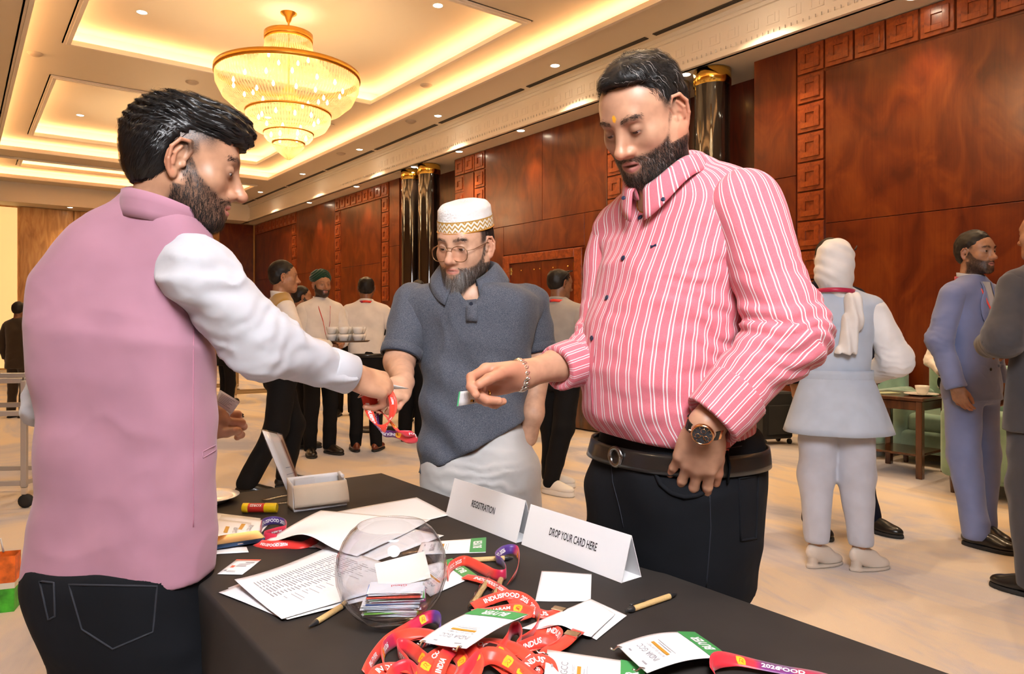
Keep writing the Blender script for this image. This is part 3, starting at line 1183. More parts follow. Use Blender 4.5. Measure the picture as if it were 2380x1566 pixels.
def cloth_mat(name, col, rough=0.85, weave=900, wstr=0.35, tone=0.06, sheen=0.25, fold=0.0, col2=None, tint=0.0):
 """woven cloth: fine weave relief, soft tone variation"""
 m = pbr(name, col, rough, spec=0.25, sheen=sheen)
 N, L = nt(m)
 b = N['Principled BSDF']
 tc = N.new('ShaderNodeTexCoord')
 n1 = N.new('ShaderNodeTexNoise'); n1.inputs['Scale'].default_value = 9; n1.inputs['Detail'].default_value = 2
 L.new(tc.outputs['Object'], n1.inputs['Vector'])
 lo = tuple(c * (1 - tone) for c in col); hi = tuple(min(1, c * (1 + tone)) for c in col)
 r = ramp(N, [(0.35, lo), (0.65, hi)])
 L.new(n1.outputs['Fac'], r.inputs['Fac'])
 n2 = N.new('ShaderNodeTexNoise'); n2.inputs['Scale'].default_value = weave; n2.inputs['Detail'].default_value = 1
 L.new(tc.outputs['Object'], n2.inputs['Vector'])
 out = r.outputs['Color']
 if col2 is not None:
  x = N.new('ShaderNodeMix'); x.data_type = 'RGBA'
  rr = ramp(N, [(0.46, (0, 0, 0)), (0.56, (tint, tint, tint))])
  L.new(n2.outputs['Fac'], rr.inputs['Fac'])
  L.new(rr.outputs['Color'], x.inputs['Factor'])
  L.new(out, x.inputs[6]); x.inputs[7].default_value = (*col2, 1)
  out = x.outputs[2]
 L.new(out, b.inputs['Base Color'])
 if fold:
  n3 = N.new('ShaderNodeTexNoise'); n3.inputs['Scale'].default_value = 11; n3.inputs['Detail'].default_value = 2
  L.new(tc.outputs['Object'], n3.inputs['Vector'])
  b2 = N.new('ShaderNodeBump'); b2.inputs['Strength'].default_value = fold; b2.inputs['Distance'].default_value = 0.02
  L.new(n3.outputs['Fac'], b2.inputs['Height'])
  L.new(b2.outputs['Normal'], b.inputs['Normal'])
 return m


def clear_mat(name, tint=(1, 1, 1), refl=0.5, rough=0.0, lo=0.02):
 """clear sheet: straight see-through with a fresnel reflection"""
 m = bpy.data.materials.new(name); m.use_nodes = True
 N, L = nt(m)
 N.remove(N['Principled BSDF'])
 tp = N.new('ShaderNodeBsdfTransparent'); tp.inputs[0].default_value = (*tint, 1)
 gl = N.new('ShaderNodeBsdfGlossy'); gl.inputs['Roughness'].default_value = rough
 fr = N.new('ShaderNodeFresnel')
 ge = N.new('ShaderNodeNewGeometry')
 io = N.new('ShaderNodeMapRange'); io.inputs['To Min'].default_value = 1.45; io.inputs['To Max'].default_value = 1 / 1.45
 L.new(ge.outputs['Backfacing'], io.inputs['Value']); L.new(io.outputs['Result'], fr.inputs['IOR'])
 mu = N.new('ShaderNodeMath'); mu.operation = 'MULTIPLY_ADD'; mu.inputs[1].default_value = refl; mu.inputs[2].default_value = lo; mu.use_clamp = True
 L.new(fr.outputs[0], mu.inputs[0])
 mx = N.new('ShaderNodeMixShader')
 L.new(mu.outputs[0], mx.inputs[0]); L.new(tp.outputs[0], mx.inputs[1]); L.new(gl.outputs[0], mx.inputs[2])
 L.new(mx.outputs[0], N['Material Output'].inputs[0])
 return m


M['eye_white'] = pbr('eye_white', (0.50, 0.46, 0.43), 0.15)
M['iris'] = pbr('dark_iris', (0.045, 0.02, 0.01), 0.1)
M['hair_black'] = hair_mat('black_hair', (0.012, 0.010, 0.009), 0.5, 0.35)
M['hair_gloss'] = hair_mat('glossy_black_hair', (0.010, 0.009, 0.009), 0.34, 0.5)
M['hair_grey'] = hair_mat('greying_beard', (0.05, 0.036, 0.028), 0.45)


def sstep(a, b, x):
 t = np.clip((x - a) / (b - a), 0, 1)
 return t * t * (3 - 2 * t)


# ------------------------------------------------------------------ the head
def head_body(sp, neck_base, neck_r):
 """local: x right, y forward, z up; origin between the eyes' height and the skull centre"""
 w = sp.get('w', 1.0)                         # face width
 fat = sp.get('fat', 0.0)
 B = Body()
 B.u(ell((0, -0.020, 0.034), (0.077 * w, 0.098, 0.083)))
 B.u(ell((0, 0.022, 0.030), (0.067 * w, 0.066, 0.066)), 0.02)
 B.u(ell((0, 0.026, -0.032), (0.060 * w + fat, 0.060, 0.074)), 0.025)
 for s in (-1, 1):
  B.u(cone((s * (0.050 * w + fat), -0.004, -0.048), (s * 0.020 * w, 0.060, -0.094), 0.021 + fat, 0.020 + fat * 0.5), 0.03)
  B.u(ball((s * 0.044 * w, 0.050, -0.022), 0.022), 0.022)         # cheekbone
 B.u(ell((0, 0.068, -0.096), (0.022, 0.018, 0.017)), 0.022)            # chin
 B.u(cone((-0.030, 0.074, 0.024), (0.030, 0.074, 0.024), 0.012, 0.012), 0.022)   # brow
 for s in (-1, 1):
  B.cut(ell((s * 0.033, 0.094, 0.004), (0.020, 0.016, 0.014)), 0.016)   # sockets
 # muzzle and lips
 B.u(ell((0, 0.066, -0.064), (0.030, 0.022, 0.026)), 0.020)
 # nose
 nl = sp.get('nose', 1.0)
 B.u(cone((0, 0.068, 0.014), (0, 0.082, -0.036), 0.010, 0.015), 0.014)
 B.u(cone((0, 0.080, 0.016), (0, 0.100 + 0.006 * nl, -0.030), 0.0075, 0.0105), 0.012)
 B.u(ell((0, 0.101 + 0.007 * nl, -0.034), (0.0125, 0.012, 0.0105)), 0.008)
 for s in (-1, 1):
  B.u(ell((s * 0.0135, 0.091, -0.038), (0.0085, 0.011, 0.0085)), 0.007)
  B.cut(ell((s * 0.0058, 0.099, -0.0485), (0.0030, 0.0045, 0.0034)), 0.002)
 op = sp.get('mouth', 0.0)
 for s in (-1, 1):
  B.u(cone((s * 0.022, 0.077, -0.0660), (s * 0.004, 0.0885, -0.0615), 0.0040, 0.0058), 0.006)
  B.u(cone((s * 0.021, 0.076, -0.0675 - op), (0, 0.0865, -0.0725 - op), 0.0040, 0.0070), 0.006)
 B.cut(ell((0, 0.095, -0.0668 - op * 0.4), (0.024, 0.012, 0.0012 + op * 0.5)), 0.003)
 # eyes: lids round the eyeball with a slit
 el, oph = sp.get('lid', (-5, 0.0045))
 for s in (-1, 1):
  c = np.array([s * 0.032, 0.0725, 0.004])
  B.u(ball(c, 0.0142), 0.004)
  R = eul(el, 0, -s * 6)
  B.cut(ell(c + R @ np.array([0, 0.0145, 0]), (0.0128, 0.0105, oph), R), 0.0015)
 # ears
 eo = sp.get('ear', 1.0)
 for s in (-1, 1):
  R = eul(-10, 0, s * 26)
  c = np.array([s * (0.076 * w), -0.014, -0.006])
  E = lambda x, y, z: c + R @ (np.array([s * x, y, z]) * eo)
  B.u(ell(E(0.002, -0.004, 0.002), (0.0042, 0.0165 * eo, 0.029 * eo), R), 0.006)
  hx = [(0.004, 0.011, 0.004), (0.007, 0.013, 0.020), (0.009, 0.004, 0.033), (0.010, -0.011, 0.029), (0.009, -0.0185, 0.011), (0.007, -0.014, -0.010), (0.004, -0.004, -0.027)]
  for q0, q1 in zip(hx[:-1], hx[1:]):
   B.u(cone(E(*q0), E(*q1), 0.0036, 0.0036), 0.0025)
  for q0, q1 in zip([(0.006, -0.003, 0.020), (0.007, -0.009, 0.004)], [(0.007, -0.009, 0.004), (0.006, -0.003, -0.012)]):
   B.u(cone(E(*q0), E(*q1), 0.0030, 0.0030), 0.003)
  B.u(ell(E(0.004, 0.003, -0.027), (0.0045, 0.0075, 0.009), R), 0.005)
  B.u(ell(E(0.005, 0.012, -0.005), (0.0045, 0.004, 0.0065), R), 0.003)
  B.cut(ell(E(0.008, 0.003, -0.004), (0.007, 0.006, 0.009), R), 0.003)
 # neck
 nb = A3(neck_base)
 B.u(cone((0, -0.026, -0.045), nb, 0.054 + fat, neck_r), 0.03)
 d = nb - A3((0, -0.026, -0.045)); d /= np.linalg.norm(d)
 sl = sp.get('yoke', 0.0)
 B.u(ell(nb, (neck_r * 1.05, neck_r * 1.0, neck_r * 0.6)), 0.02)
 if sp.get('double_chin'):
  B.u(ell((0, 0.035, -0.112), (0.035, 0.04, 0.02)), 0.03)
 return B


def beard_mask(V, sp):
 x, y, z = np.abs(V[:, 0]), V[:, 1], V[:, 2]
 hi = sp.get('beard_line', 0.0)
 line = np.interp(y, [-0.03, 0.0, 0.012, 0.03, 0.05, 0.07, 0.085, 0.11], [0.03, 0.030, 0.004, -0.022, -0.038, -0.046, -0.0455, -0.045]) + hi
 m = 1 - sstep(-0.007, 0.004, z - line)
 m = m * sstep(-0.018, -0.004, y + 0.25 * np.clip(-0.06 - z, 0, 0.05))
 m = m * sstep(-0.150, -0.120, z + 0.35 * np.clip(0.05 - y, -0.1, 0.1))
 # bare cheek beside the mouth corner and the nose
 m = m * (1 - np.exp(-(((x - 0.030) / 0.012) ** 2 + ((z + 0.040) / 0.010) ** 2)) * (y > 0.05))
 # lips
 e = ((x / 0.0245) ** 2 + ((z + 0.0675 + sp.get('mouth', 0) * 0.5) / (0.0105 + sp.get('mouth', 0))) ** 2)
 m = m * np.where(y > 0.06, sstep(0.75, 1.25, e), 1)
 m = m * np.where((z > -0.050) & (y > 0.09), 0, 1)
 m = m * (1 - sstep(0.070 * sp.get('w', 1), 0.074 * sp.get('w', 1), x) * (z > -0.05))
 # thinner between lip and chin
 m = m * (1 - 0.35 * np.exp(-((x / 0.02) ** 2 + ((z + 0.083) / 0.006) ** 2)) * (y > 0.05) * sp.get('soul', 1))
 return m


def eye_obj(c, R, gaze, parent, name='eye', r=0.0126):
 n, k = 14, 12
 V, F, mi = [], [], []
 g = gaze / np.linalg.norm(gaze)
 a = np.cross(g, [0, 0, 1.0]); a /= np.linalg.norm(a); b = np.cross(g, a)
 angs = [0, 12, 14, 31, 34, 50, 80, 120, 180]
 for t in angs:
  for i in range(n):
   f = 2 * math.pi * i / n
   q = math.radians(t)
   V.append(c + r * (g * math.cos(q) + (a * math.cos(f) + b * math.sin(f)) * math.sin(q)))
 for j in range(len(angs) - 1):
  for i in range(n):
   F.append((j * n + i, (j + 1) * n + i, (j + 1) * n + (i + 1) % n, j * n + (i + 1) % n))
   mi.append(1 if angs[j + 1] <= 31 else 0)
 o = mobj(name, np.array(V), F, None, parent, True, mats=[M['eye_white'], M['iris']], fmat=mi)
 return o


def make_head(parent, c, R, sp, neck_base, neck_r=0.058, h=0.0028, sc=1.0):
 """returns the skin part (world) and adds eyes, hair, beard and brows under parent"""
 c = A3(c)
 tol = lambda p: (A3(p) - c) @ R / sc
 tow = lambda V: c + (V * sc) @ R.T
 B = head_body(sp, tol(neck_base), neck_r / sc)
 V, F = B.mesh(h)
 at = {}
 x, y, z = V[:, 0], V[:, 1], V[:, 2]
 ax = np.abs(x)
 bm = beard_mask(V, sp) if sp.get('beard') else np.zeros(len(V))
 hm = sp['hairmask'](V) if 'hairmask' in sp else np.zeros(len(V))
 at['beard'] = np.clip(np.maximum(bm * sp.get('beard', 0), hm), 0, 1)
 mo = sp.get('mouth', 0)
 e = ((x / 0.0235) ** 2 + ((z + 0.0672 + mo * 0.5) / (0.0098 + mo)) ** 2)
 at['lip'] = (1 - sstep(0.7, 1.15, e)) * (y > 0.06)
 at['flush'] = 0.5 * np.exp(-((ax / 0.02) ** 2 + ((z + 0.036) / 0.016) ** 2)) * (y > 0.08) + 0.5 * (ax > 0.082)
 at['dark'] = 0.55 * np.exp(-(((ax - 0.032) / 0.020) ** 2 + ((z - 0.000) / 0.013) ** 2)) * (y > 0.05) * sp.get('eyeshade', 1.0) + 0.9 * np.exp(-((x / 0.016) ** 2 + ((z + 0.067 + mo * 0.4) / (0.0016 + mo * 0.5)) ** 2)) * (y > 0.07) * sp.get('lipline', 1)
 brow = np.exp(-((z - (0.0245 + 0.006 * np.sin((ax - 0.012) / 0.04 * 2.6))) / 0.0042) ** 2) * sstep(0.008, 0.015, ax) * (1 - sstep(0.046, 0.054, ax)) * (y > 0.045)
 at['beard'] = np.maximum(at['beard'], brow * 0.42)
 if sp.get('mark'):
  at['mark'] = 1 - sstep(0.6, 1.1, (x / 0.005) ** 2 + ((z - 0.036) / 0.0075) ** 2 + (y < 0.05) * 9)
 Nn = vnormals(V, F)
 rs = np.random.RandomState(sp.get('seed', 5))
 fine = sp.get('fine', False)
 # eyebrows
 if fine:
  ps, ns = [], []
  n = 420
  pick = rs.choice(len(V), n, p=brow / brow.sum())
  P0 = V[pick] + rs.randn(n, 3) * 0.0008
  fl = lambda p, nn: np.stack([np.sign(p[:, 0]), 0 * p[:, 0] - 0.2, 0.25 - 0.9 * sstep(0.03, 0.05, np.abs(p[:, 0]))], 1)
  for s in (-1, 1):
   m_ = P0[:, 0] * s > 0
   SV, SF = strands(P0[m_], Nn[pick][m_], fl, 0.0065, 3, 0.00055, lift=0.12, seed=3)
   mobj('eyebrow', tow(SV), SF, M[sp.get('hairm', 'hair_black')], parent)
 # beard strands
 if fine and sp.get('beard') and sp.get('beard_n', 0):
  w = bm ** 1.5
  n = sp['beard_n']
  pick = rs.choice(len(V), n, p=w / w.sum())
  P0 = V[pick] + rs.randn(n, 3) * 0.001
  ln = np.interp(V[pick, 2], [-0.13, -0.10, -0.05, 0.0], [1.35, 1.35, 0.85, 0.5]) * sp['beard_len'] * (0.7 + 0.6 * rs.rand(n))
  if sp.get('chin_len'):
   ln = ln + sp['chin_len'] * np.exp(-((V[pick, 0] / 0.03) ** 2 + ((V[pick, 2] + 0.10) / 0.03) ** 2)) * (V[pick, 1] > 0.03) * (0.4 + 0.8 * rs.rand(n))
  def fl(p, nn):
   d = np.stack([0.25 * p[:, 0] / 0.05, 0.25 + 0 * p[:, 0], -1 + 0 * p[:, 0]], 1)
   mu = (p[:, 2] > -0.062) & (p[:, 1] > 0.075)
   d[mu] = np.stack([np.sign(p[mu, 0]) * 1.2, 0 * p[mu, 0], -0.5 + 0 * p[mu, 0]], 1)
   return d
  SV, SF = strands(P0, Nn[pick], fl, ln, 4, sp.get('beard_w', 0.0009), lift=sp.get('beard_lift', 0.45), wob=0.35, seed=9, curl=0.6)
  gr = np.repeat((rs.rand(n) < sp.get('grey', 0.0)) * rs.rand(n), 10)
  if sp.get('grey_chin'):
   g2 = np.exp(-((V[pick, 0] / 0.032) ** 2 + ((V[pick, 2] + 0.105) / 0.03) ** 2)) * (rs.rand(n) < sp['grey_chin'])
   gr = np.maximum(gr, np.repeat(g2 * (0.5 + 0.5 * rs.rand(n)), 10))
  mobj('beard', tow(SV), SF, M[sp.get('beardm', 'hair_black')], parent, attrs={'grey': gr})
 # eyes
 if fine:
  gz = A3(sp.get('gaze', (0, 1, -0.35)))
  for s in (-1, 1):
   eye_obj(c + R @ (np.array([s * 0.032, 0.0725, 0.004]) * sc), R, R @ gz, parent, r=0.0126 * sc)
 # hair
 if 'hair' in sp:
  H = sp['hair'](B)
  HV, HF = H.mesh(sp.get('hair_h', h * 1.25))
  parts = [(HV, HF, {'grey': np.zeros(len(HV))})]
  if fine and 'hair_flow' in sp:
   HN = vnormals(HV, HF)
   n = sp['hair_n']
   ok = np.nonzero(sp.get('hair_root', lambda v: np.ones(len(v), bool))(HV))[0]
   pick = rs.choice(ok, n)
   P0 = HV[pick] + rs.randn(n, 3) * 0.0012 - HN[pick] * 0.002
   SV, SF = strands(P0, HN[pick], sp['hair_flow'], sp['hair_len'], 5, sp.get('hair_w', 0.0011), lift=sp.get('hair_lift', 0.16), wob=sp.get('hair_wob', 0.18), seed=4, curl=sp.get('hair_curl', 1.6), field=H.f if sp.get('hug') else None, off=sp.get('hug', 0))
   parts.append((SV, SF, {'grey': np.repeat((rs.rand(n) < sp.get('hair_grey', 0.0)) * 0.8, 12)}))
  JV, JF, JA = join(parts)
  mobj('hair', tow(JV), JF, M[sp.get('hairm', 'hair_black')], parent, attrs=JA)
 return tow(V), F, at


# ------------------------------------------------------------------ hands
def hand_part(wrist, R, sc=1.0, curl=(0.5, 0.5, 0.5, 0.5), thumb=(0.5, 0.2), spread=0.12, arm=None, arm_r=0.034, h=0.0022, side=1, abd=None, k=0.004, pre=None):
 """hand in a local frame: y = fingers, z = back of the hand, x = towards the thumb.  curl: per finger (base, mid) bend in radians.
 returns V, F, attrs in the world and the fingertip positions"""
 w = A3(wrist)
 Rw = R
 B = Body()
 B.u(ell((0.002, 0.050, 0.0), (0.040, 0.052, 0.0145)))
 B.u(ell((0.018, 0.034, -0.010), (0.022, 0.034, 0.014)), 0.012)     # ball of the thumb
 B.u(ell((-0.022, 0.040, -0.007), (0.016, 0.036, 0.013)), 0.012)
 bx = [0.030, 0.010, -0.010, -0.029]
 by = [0.090, 0.095, 0.091, 0.081]
 ln = [(0.042, 0.026, 0.022), (0.046, 0.029, 0.023), (0.043, 0.027, 0.023), (0.034, 0.021, 0.020)]
 rr = [0.0093, 0.0095, 0.0090, 0.0080]
 tips, nails = [], []
 for i in range(4):
  c = curl[i]
  b, m = c if hasattr(c, '__len__') else (c, c * 1.15)
  sp = spread * (1.5 - i) * 0.5 + (abd[i] if abd else 0)
  p = A3((bx[i], by[i] - 0.012, 0.001))
  B.u(cone((bx[i] * 0.75, 0.045, 0.0), p, 0.011, rr[i] + 0.0018), 0.010)
  a = 0.0
  r = rr[i] + 0.0008
  for j, (L_, bend) in enumerate(zip(ln[i], (b, m, m * 0.7))):
   a += bend
   d = A3((math.sin(sp) * math.cos(a), math.cos(sp) * math.cos(a), -math.sin(a)))
   q = p + d * L_
   r2 = r - 0.0009
   B.u(cone(p, q, r, r2), k if j else 0.006)
   p, r = q, r2
  nz = A3((0, math.sin(a), math.cos(a)))
  tips.append(p + d * r * 0.4)
  nails.append((p + d * 0.001 + A3((math.sin(sp) * math.sin(a), math.sin(a), math.cos(a))) * r * 0.8, 0.0062))
 # thumb: (sideways opening, bend)
 to, tb = thumb[0], thumb[1]
 tz = thumb[2] if len(thumb) > 2 else -0.35
 p = A3((0.026, 0.022, -0.008))
 d = A3((math.sin(to), math.cos(to), tz)); d /= np.linalg.norm(d)
 q = p + d * 0.042
 B.u(cone(p, q, 0.0155, 0.0118), 0.012)
 inw = A3((-1, 0.35, -0.15)); inw = inw - d * (inw @ d); inw /= np.linalg.norm(inw)
 p = q
 d2 = d * math.cos(tb) + inw * math.sin(tb)
 q = p + d2 * 0.032
 B.u(cone(p, q, 0.0115, 0.0105), 0.005)
 d3 = d2 * math.cos(tb * 0.8) + inw * math.sin(tb * 0.8)
 p = q
 q = p + d3 * 0.024
 B.u(cone(p, q, 0.0105, 0.0088), 0.004)
 tips.append(q + d3 * 0.006)
 nails.append((q + np.cross(inw, d3) * 0.0075 * -1 + d3 * 0.001, 0.0075))
 # wrist and forearm
 inv = lambda P: (A3(P) - w) @ Rw / sc * A3((side, 1, 1))
 B.u(cone((0, 0.015, 0.0), (0, -0.012, 0.0), 0.026, 0.0255), 0.02)
 if arm is not None:
  e = inv(arm)
  dd = e / np.linalg.norm(e)
  B.u(cone((0, -0.01, 0), e * 0.55, 0.0265, arm_r), 0.02)
  B.u(cone(e * 0.45, e, arm_r, arm_r * 1.12), 0.02)
 V, F = B.mesh(h)
 nail = np.zeros(len(V)); crease = np.zeros(len(V))
 for c, r in nails:
  nail = np.maximum(nail, 1 - sstep(0.7, 1.0, np.linalg.norm(V - c, axis=1) / r))
 if side < 0: F = F[:, ::-1]
 T = lambda P: w + ((P * A3((side, 1, 1))) * sc) @ Rw.T
 fl = 0.5 * sstep(0.0, -0.012, V[:, 2]) * (V[:, 1] > 0.0)
 return (T(V), F, {'nail': nail * 0.55, 'flush': fl}), [T(np.array([t]))[0] for t in tips]


def forearm(elbow, wrist, re=0.042, rw=0.027, h=0.005):
 B = Body()
 e, w = A3(elbow), A3(wrist)
 B.u(cone(e, e * 0.55 + w * 0.45, re, re * 0.98)).u(cone(e * 0.55 + w * 0.45, w, re * 0.98, rw), 0.02)
 V, F = B.mesh(h)
 return V, F, {}

# ------------------------------------------------------------------ clothes
def yaw_of(f):
 return math.atan2(-f[0], f[1])


def px_rows(rows, d, f, rho=0.7, ratio=None):
 """(y, left, right[, depth offset[, rho]]) pixel rows at distance d -> loft rows for a body facing f"""
 f = A3(f) / np.hypot(*f)
 r = A3((f[1], -f[0]))
 out = []
 for q in rows:
  y, l, rt = q[:3]
  dd = d + (q[3] if len(q) > 3 else 0)
  rh = q[4] if len(q) > 4 else rho
  m = (l + rt) / 2
  v = A3(((m - CX) / FPX, 1.0)); v /= np.linalg.norm(v)
  e = A3((v[1], -v[0]))                       # across the line of sight
  half = (rt - l) / 2 / FPX * dd * v[1]
  a = half / math.hypot(r @ e, rh * (f @ e))
  p = PX(m, y, dd)
  out.append((p[2], p[0], p[1], a, a * rh))
 return out


def wrinkle(amp, sc, seed=0.0, axis=None):
 sc = A3(sc)
 def f(p):
  q = p * sc + seed
  n = vnoise(q) + 0.5 * vnoise(q * 2.1 + 7.3)
  return amp * (np.abs(n) * 1.4 - 0.5)
 return f


def crease(c, axis, amp, wl, rad, seed=0.0):
 """ridges across `axis` gathered round point c (elbows, waist)"""
 c, axis = A3(c), A3(axis) / np.linalg.norm(axis)
 def f(p):
  q = p - c
  u = q @ axis
  w = vnoise(p * 14 + seed) * 1.5
  return amp * np.sin(u / wl * 6.2832 + w * 3.4 + 2.0 * vnoise(p * 31 + seed)) * np.exp(-(q * q).sum(1) / (rad * rad))
 return f


def arm_coord(P, chain, ref):
 """length along and angle around a chain of joints"""
 best = np.full(len(P), 1e9); ang = np.zeros(len(P)); al = np.zeros(len(P))
 acc = 0.0
 x = A3(ref)
 for a, b in zip(chain[:-1], chain[1:]):
  a, b = A3(a), A3(b)
  d = b - a; L_ = np.linalg.norm(d); d /= L_
  x = x - d * (x @ d); x /= np.linalg.norm(x)
  y = np.cross(d, x)
  q = P - a
  t = np.clip(q @ d, 0, L_)
  v = q - t[:, None] * d
  r = np.linalg.norm(v, axis=1)
  m = r < best
  best = np.where(m, r, best)
  ang = np.where(m, np.arctan2(v @ y, v @ x), ang)
  al = np.where(m, acc + t, al)
  acc += L_
 return ang, al


def sleeve(chain, radii, ref=(0, 0, 1), h=0.006, k=0.045, folds=None, seed=0.0, end_cut=True, start=0.0, su=0.075, elbow_amp=0.003):
 """loose sleeve over joints; returns V, F, attrs (su = stripe coordinate)"""
 B = Body()
 for (a, b), (ra, rb) in zip(zip(chain[:-1], chain[1:]), zip(radii[:-1], radii[1:])):
  B.u(cone(a, b, ra, rb), k)
 d = A3(chain[-1]) - A3(chain[-2]); d /= np.linalg.norm(d)
 if end_cut: B.keep(plane(chain[-1], d), 0.004)
 if folds: B.disp(folds)
 if len(chain) > 2 and elbow_amp:
  B.disp(crease(chain[1], A3(chain[2]) - A3(chain[0]), elbow_amp, 0.035, 0.11, seed))
 V, F = B.mesh(h)
 ang, al = arm_coord(V, chain, ref)
 return V, F, {'su': ang * su, 'al': al}


def cuff_ring(c, axis, r, w, th=0.006, n=32, tilt=None):
 """turned cuff / hem band: a short tube with thickness, around axis at c"""
 ax = A3(axis) / np.linalg.norm(axis)
 x = np.cross(ax, [0, 0, 1.0])
 if np.linalg.norm(x) < 1e-3: x = np.cross(ax, [1.0, 0, 0])
 x /= np.linalg.norm(x); y = np.cross(ax, x)
 prof = [(r, -w / 2), (r + th, -w / 2 + 0.002), (r + th * 1.1, 0), (r + th, w / 2 - 0.002), (r, w / 2), (r - th, w / 2 - 0.001), (r - th, -w / 2)]
 V, F = [], []
 m = len(prof)
 for i in range(n):
  a = 2 * math.pi * i / n
  for rr, t in prof:
   V.append(A3(c) + (x * math.cos(a) + y * math.sin(a)) * rr + ax * t)
 for i in range(n):
  for j in range(m):
   F.append((i * m + j, i * m + (j + 1) % m, ((i + 1) % n) * m + (j + 1) % m, ((i + 1) % n) * m + j))
 return np.array(V), F, {}


def band(fn, n, m, th=0.003, closed=False):
 """sheet with thickness from fn(u, v) -> point, u along, v across"""
 G = np.array([[fn(i / (n - 1 if not closed else n), j / (m - 1)) for j in range(m)] for i in range(n)])
 gu = np.roll(G, -1, 0) - np.roll(G, 1, 0)
 if not closed:
  gu[0] = G[1] - G[0]; gu[-1] = G[-1] - G[-2]
 gv = np.gradient(G, axis=1)
 N = np.cross(gu, gv); N /= np.linalg.norm(N, axis=2)[..., None] + 1e-12
 top = G + N * th / 2; bot = G - N * th / 2
 V = np.concatenate([top.reshape(-1, 3), bot.reshape(-1, 3)])
 o = n * m
 F = []
 cnt = n if closed else n - 1
 for i in range(cnt):
  i2 = (i + 1) % n
  for j in range(m - 1):
   a, b, c, d = i * m + j, i * m + j + 1, i2 * m + j + 1, i2 * m + j
   F.append((a, d, c, b)); F.append((o + a, o + b, o + c, o + d))
  F.append((i * m, o + i * m, o + i2 * m, i2 * m))
  F.append((i * m + m - 1, i2 * m + m - 1, o + i2 * m + m - 1, o + i * m + m - 1))
 if not closed:
  for j in range(m - 1):
   F.append((j, j + 1, o + j + 1, o + j))
   q = (n - 1) * m
   F.append((q + j, o + q + j, o + q + j + 1, q + j + 1))
 return V, F


def collar_stand(c, R, r, hgt, gap=0.25, th=0.004, n=40, flare=0.004, ry=1.0):
 """upright band round the neck open at the front"""
 def fn(u, v):
  a = gap + u * (2 * math.pi - 2 * gap)
  rr = r + flare * (v - 0.3)
  return A3(c) + R @ A3((rr * math.sin(a), rr * ry * math.cos(a), v * hgt * (1 - 0.25 * math.cos(a))))
 return band(fn, n, 4, th)


def collar_fold(c, R, r, hgt, drop, spread, gap=0.16, th=0.004, n=56, ry=1.05, tip=0.05, lift=0.0):
 """fold-over collar: rises to the fold then falls outward, front points longer"""
 def fn(u, v):
  a = gap + u * (2 * math.pi - 2 * gap)
  fr = max(0.0, math.cos(a)) ** 2                       # 1 at the front
  end = min(u, 1 - u)
  pt = math.exp(-(end / 0.06) ** 2)
  if v < 0.4:
   t = v / 0.4
   rr = r + 0.002 * t
   z = hgt * (1 - 0.45 * fr) * t - 0.02 * fr
  else:
   t = (v - 0.4) / 0.6
   L_ = drop + tip * fr
   rr = r + 0.008 + spread * t * (0.6 + 0.6 * fr + 0.25 * abs(math.sin(a)))
   z = hgt * (1 - 0.45 * fr) - 0.02 * fr + 0.004 * math.sin(t * 3.14) - L_ * t
  aa = a
  if v >= 0.4: aa = a + (1 if u > 0.5 else -1) * -0.0
  return A3(c) + R @ A3((rr * math.sin(aa), rr * ry * math.cos(aa), z))
 V, F = band(fn, n, 9, th)
 su = np.arctan2((V - A3(c)) @ R[:, 0], (V - A3(c)) @ R[:, 1]) * r * 1.2
 return V, F, {'su': su}


def disc(c, nrm, r, th, mat, name, parent, n=14, dome=0.0):
 nv = Vector(tuple(nrm)).normalized()
 Mx = nv.to_track_quat('Z', 'Y').to_matrix()
 return MB().lathe([(r * 0.75, -th), (r, -th * 0.3), (r, th * 0.4), (r * 0.8, th * 0.8 + dome), (r * 0.35, th * 0.55 + dome)], tuple(c), n, M=Mx).build(name, mat, parent, True)


def on_surface(f, p, d, it=30):
 """march from p along d to the surface of field f"""
 p, d = A3(p).copy(), A3(d) / np.linalg.norm(d)
 for _ in range(it):
  s = f(p[None])[0]
  if abs(s) < 2e-4: break
  p = p + d * s * 0.8
 return p


def surf_line(f, pix, dd, sub=4, lift=0.0005):
 """pixel polyline laid onto the surface of a garment"""
 out = []
 for (x0, y0), (x1, y1) in zip(pix[:-1], pix[1:]):
  for k in range(sub):
   x, y = x0 + (x1 - x0) * k / sub, y0 + (y1 - y0) * k / sub
   dr = PX(x, y, 1.0) - A3((0, 0, CAMH))
   q = on_surface(f, A3((0, 0, CAMH)) + dr * dd, dr, 60)
   if abs(f(q[None])[0]) < 0.01: out.append(q)
 return out


def surf_loop(f, pix, dd, sub=5):
 return surf_line(f, list(pix) + [pix[0]], dd, sub)


def leg_parts(hip, knee, ankle, rs, h=0.009, folds=None, seed=0.0):
 B = Body()
 B.u(cone(hip, knee, rs[0], rs[1])).u(cone(knee, ankle, rs[1], rs[2]), 0.05)
 return B


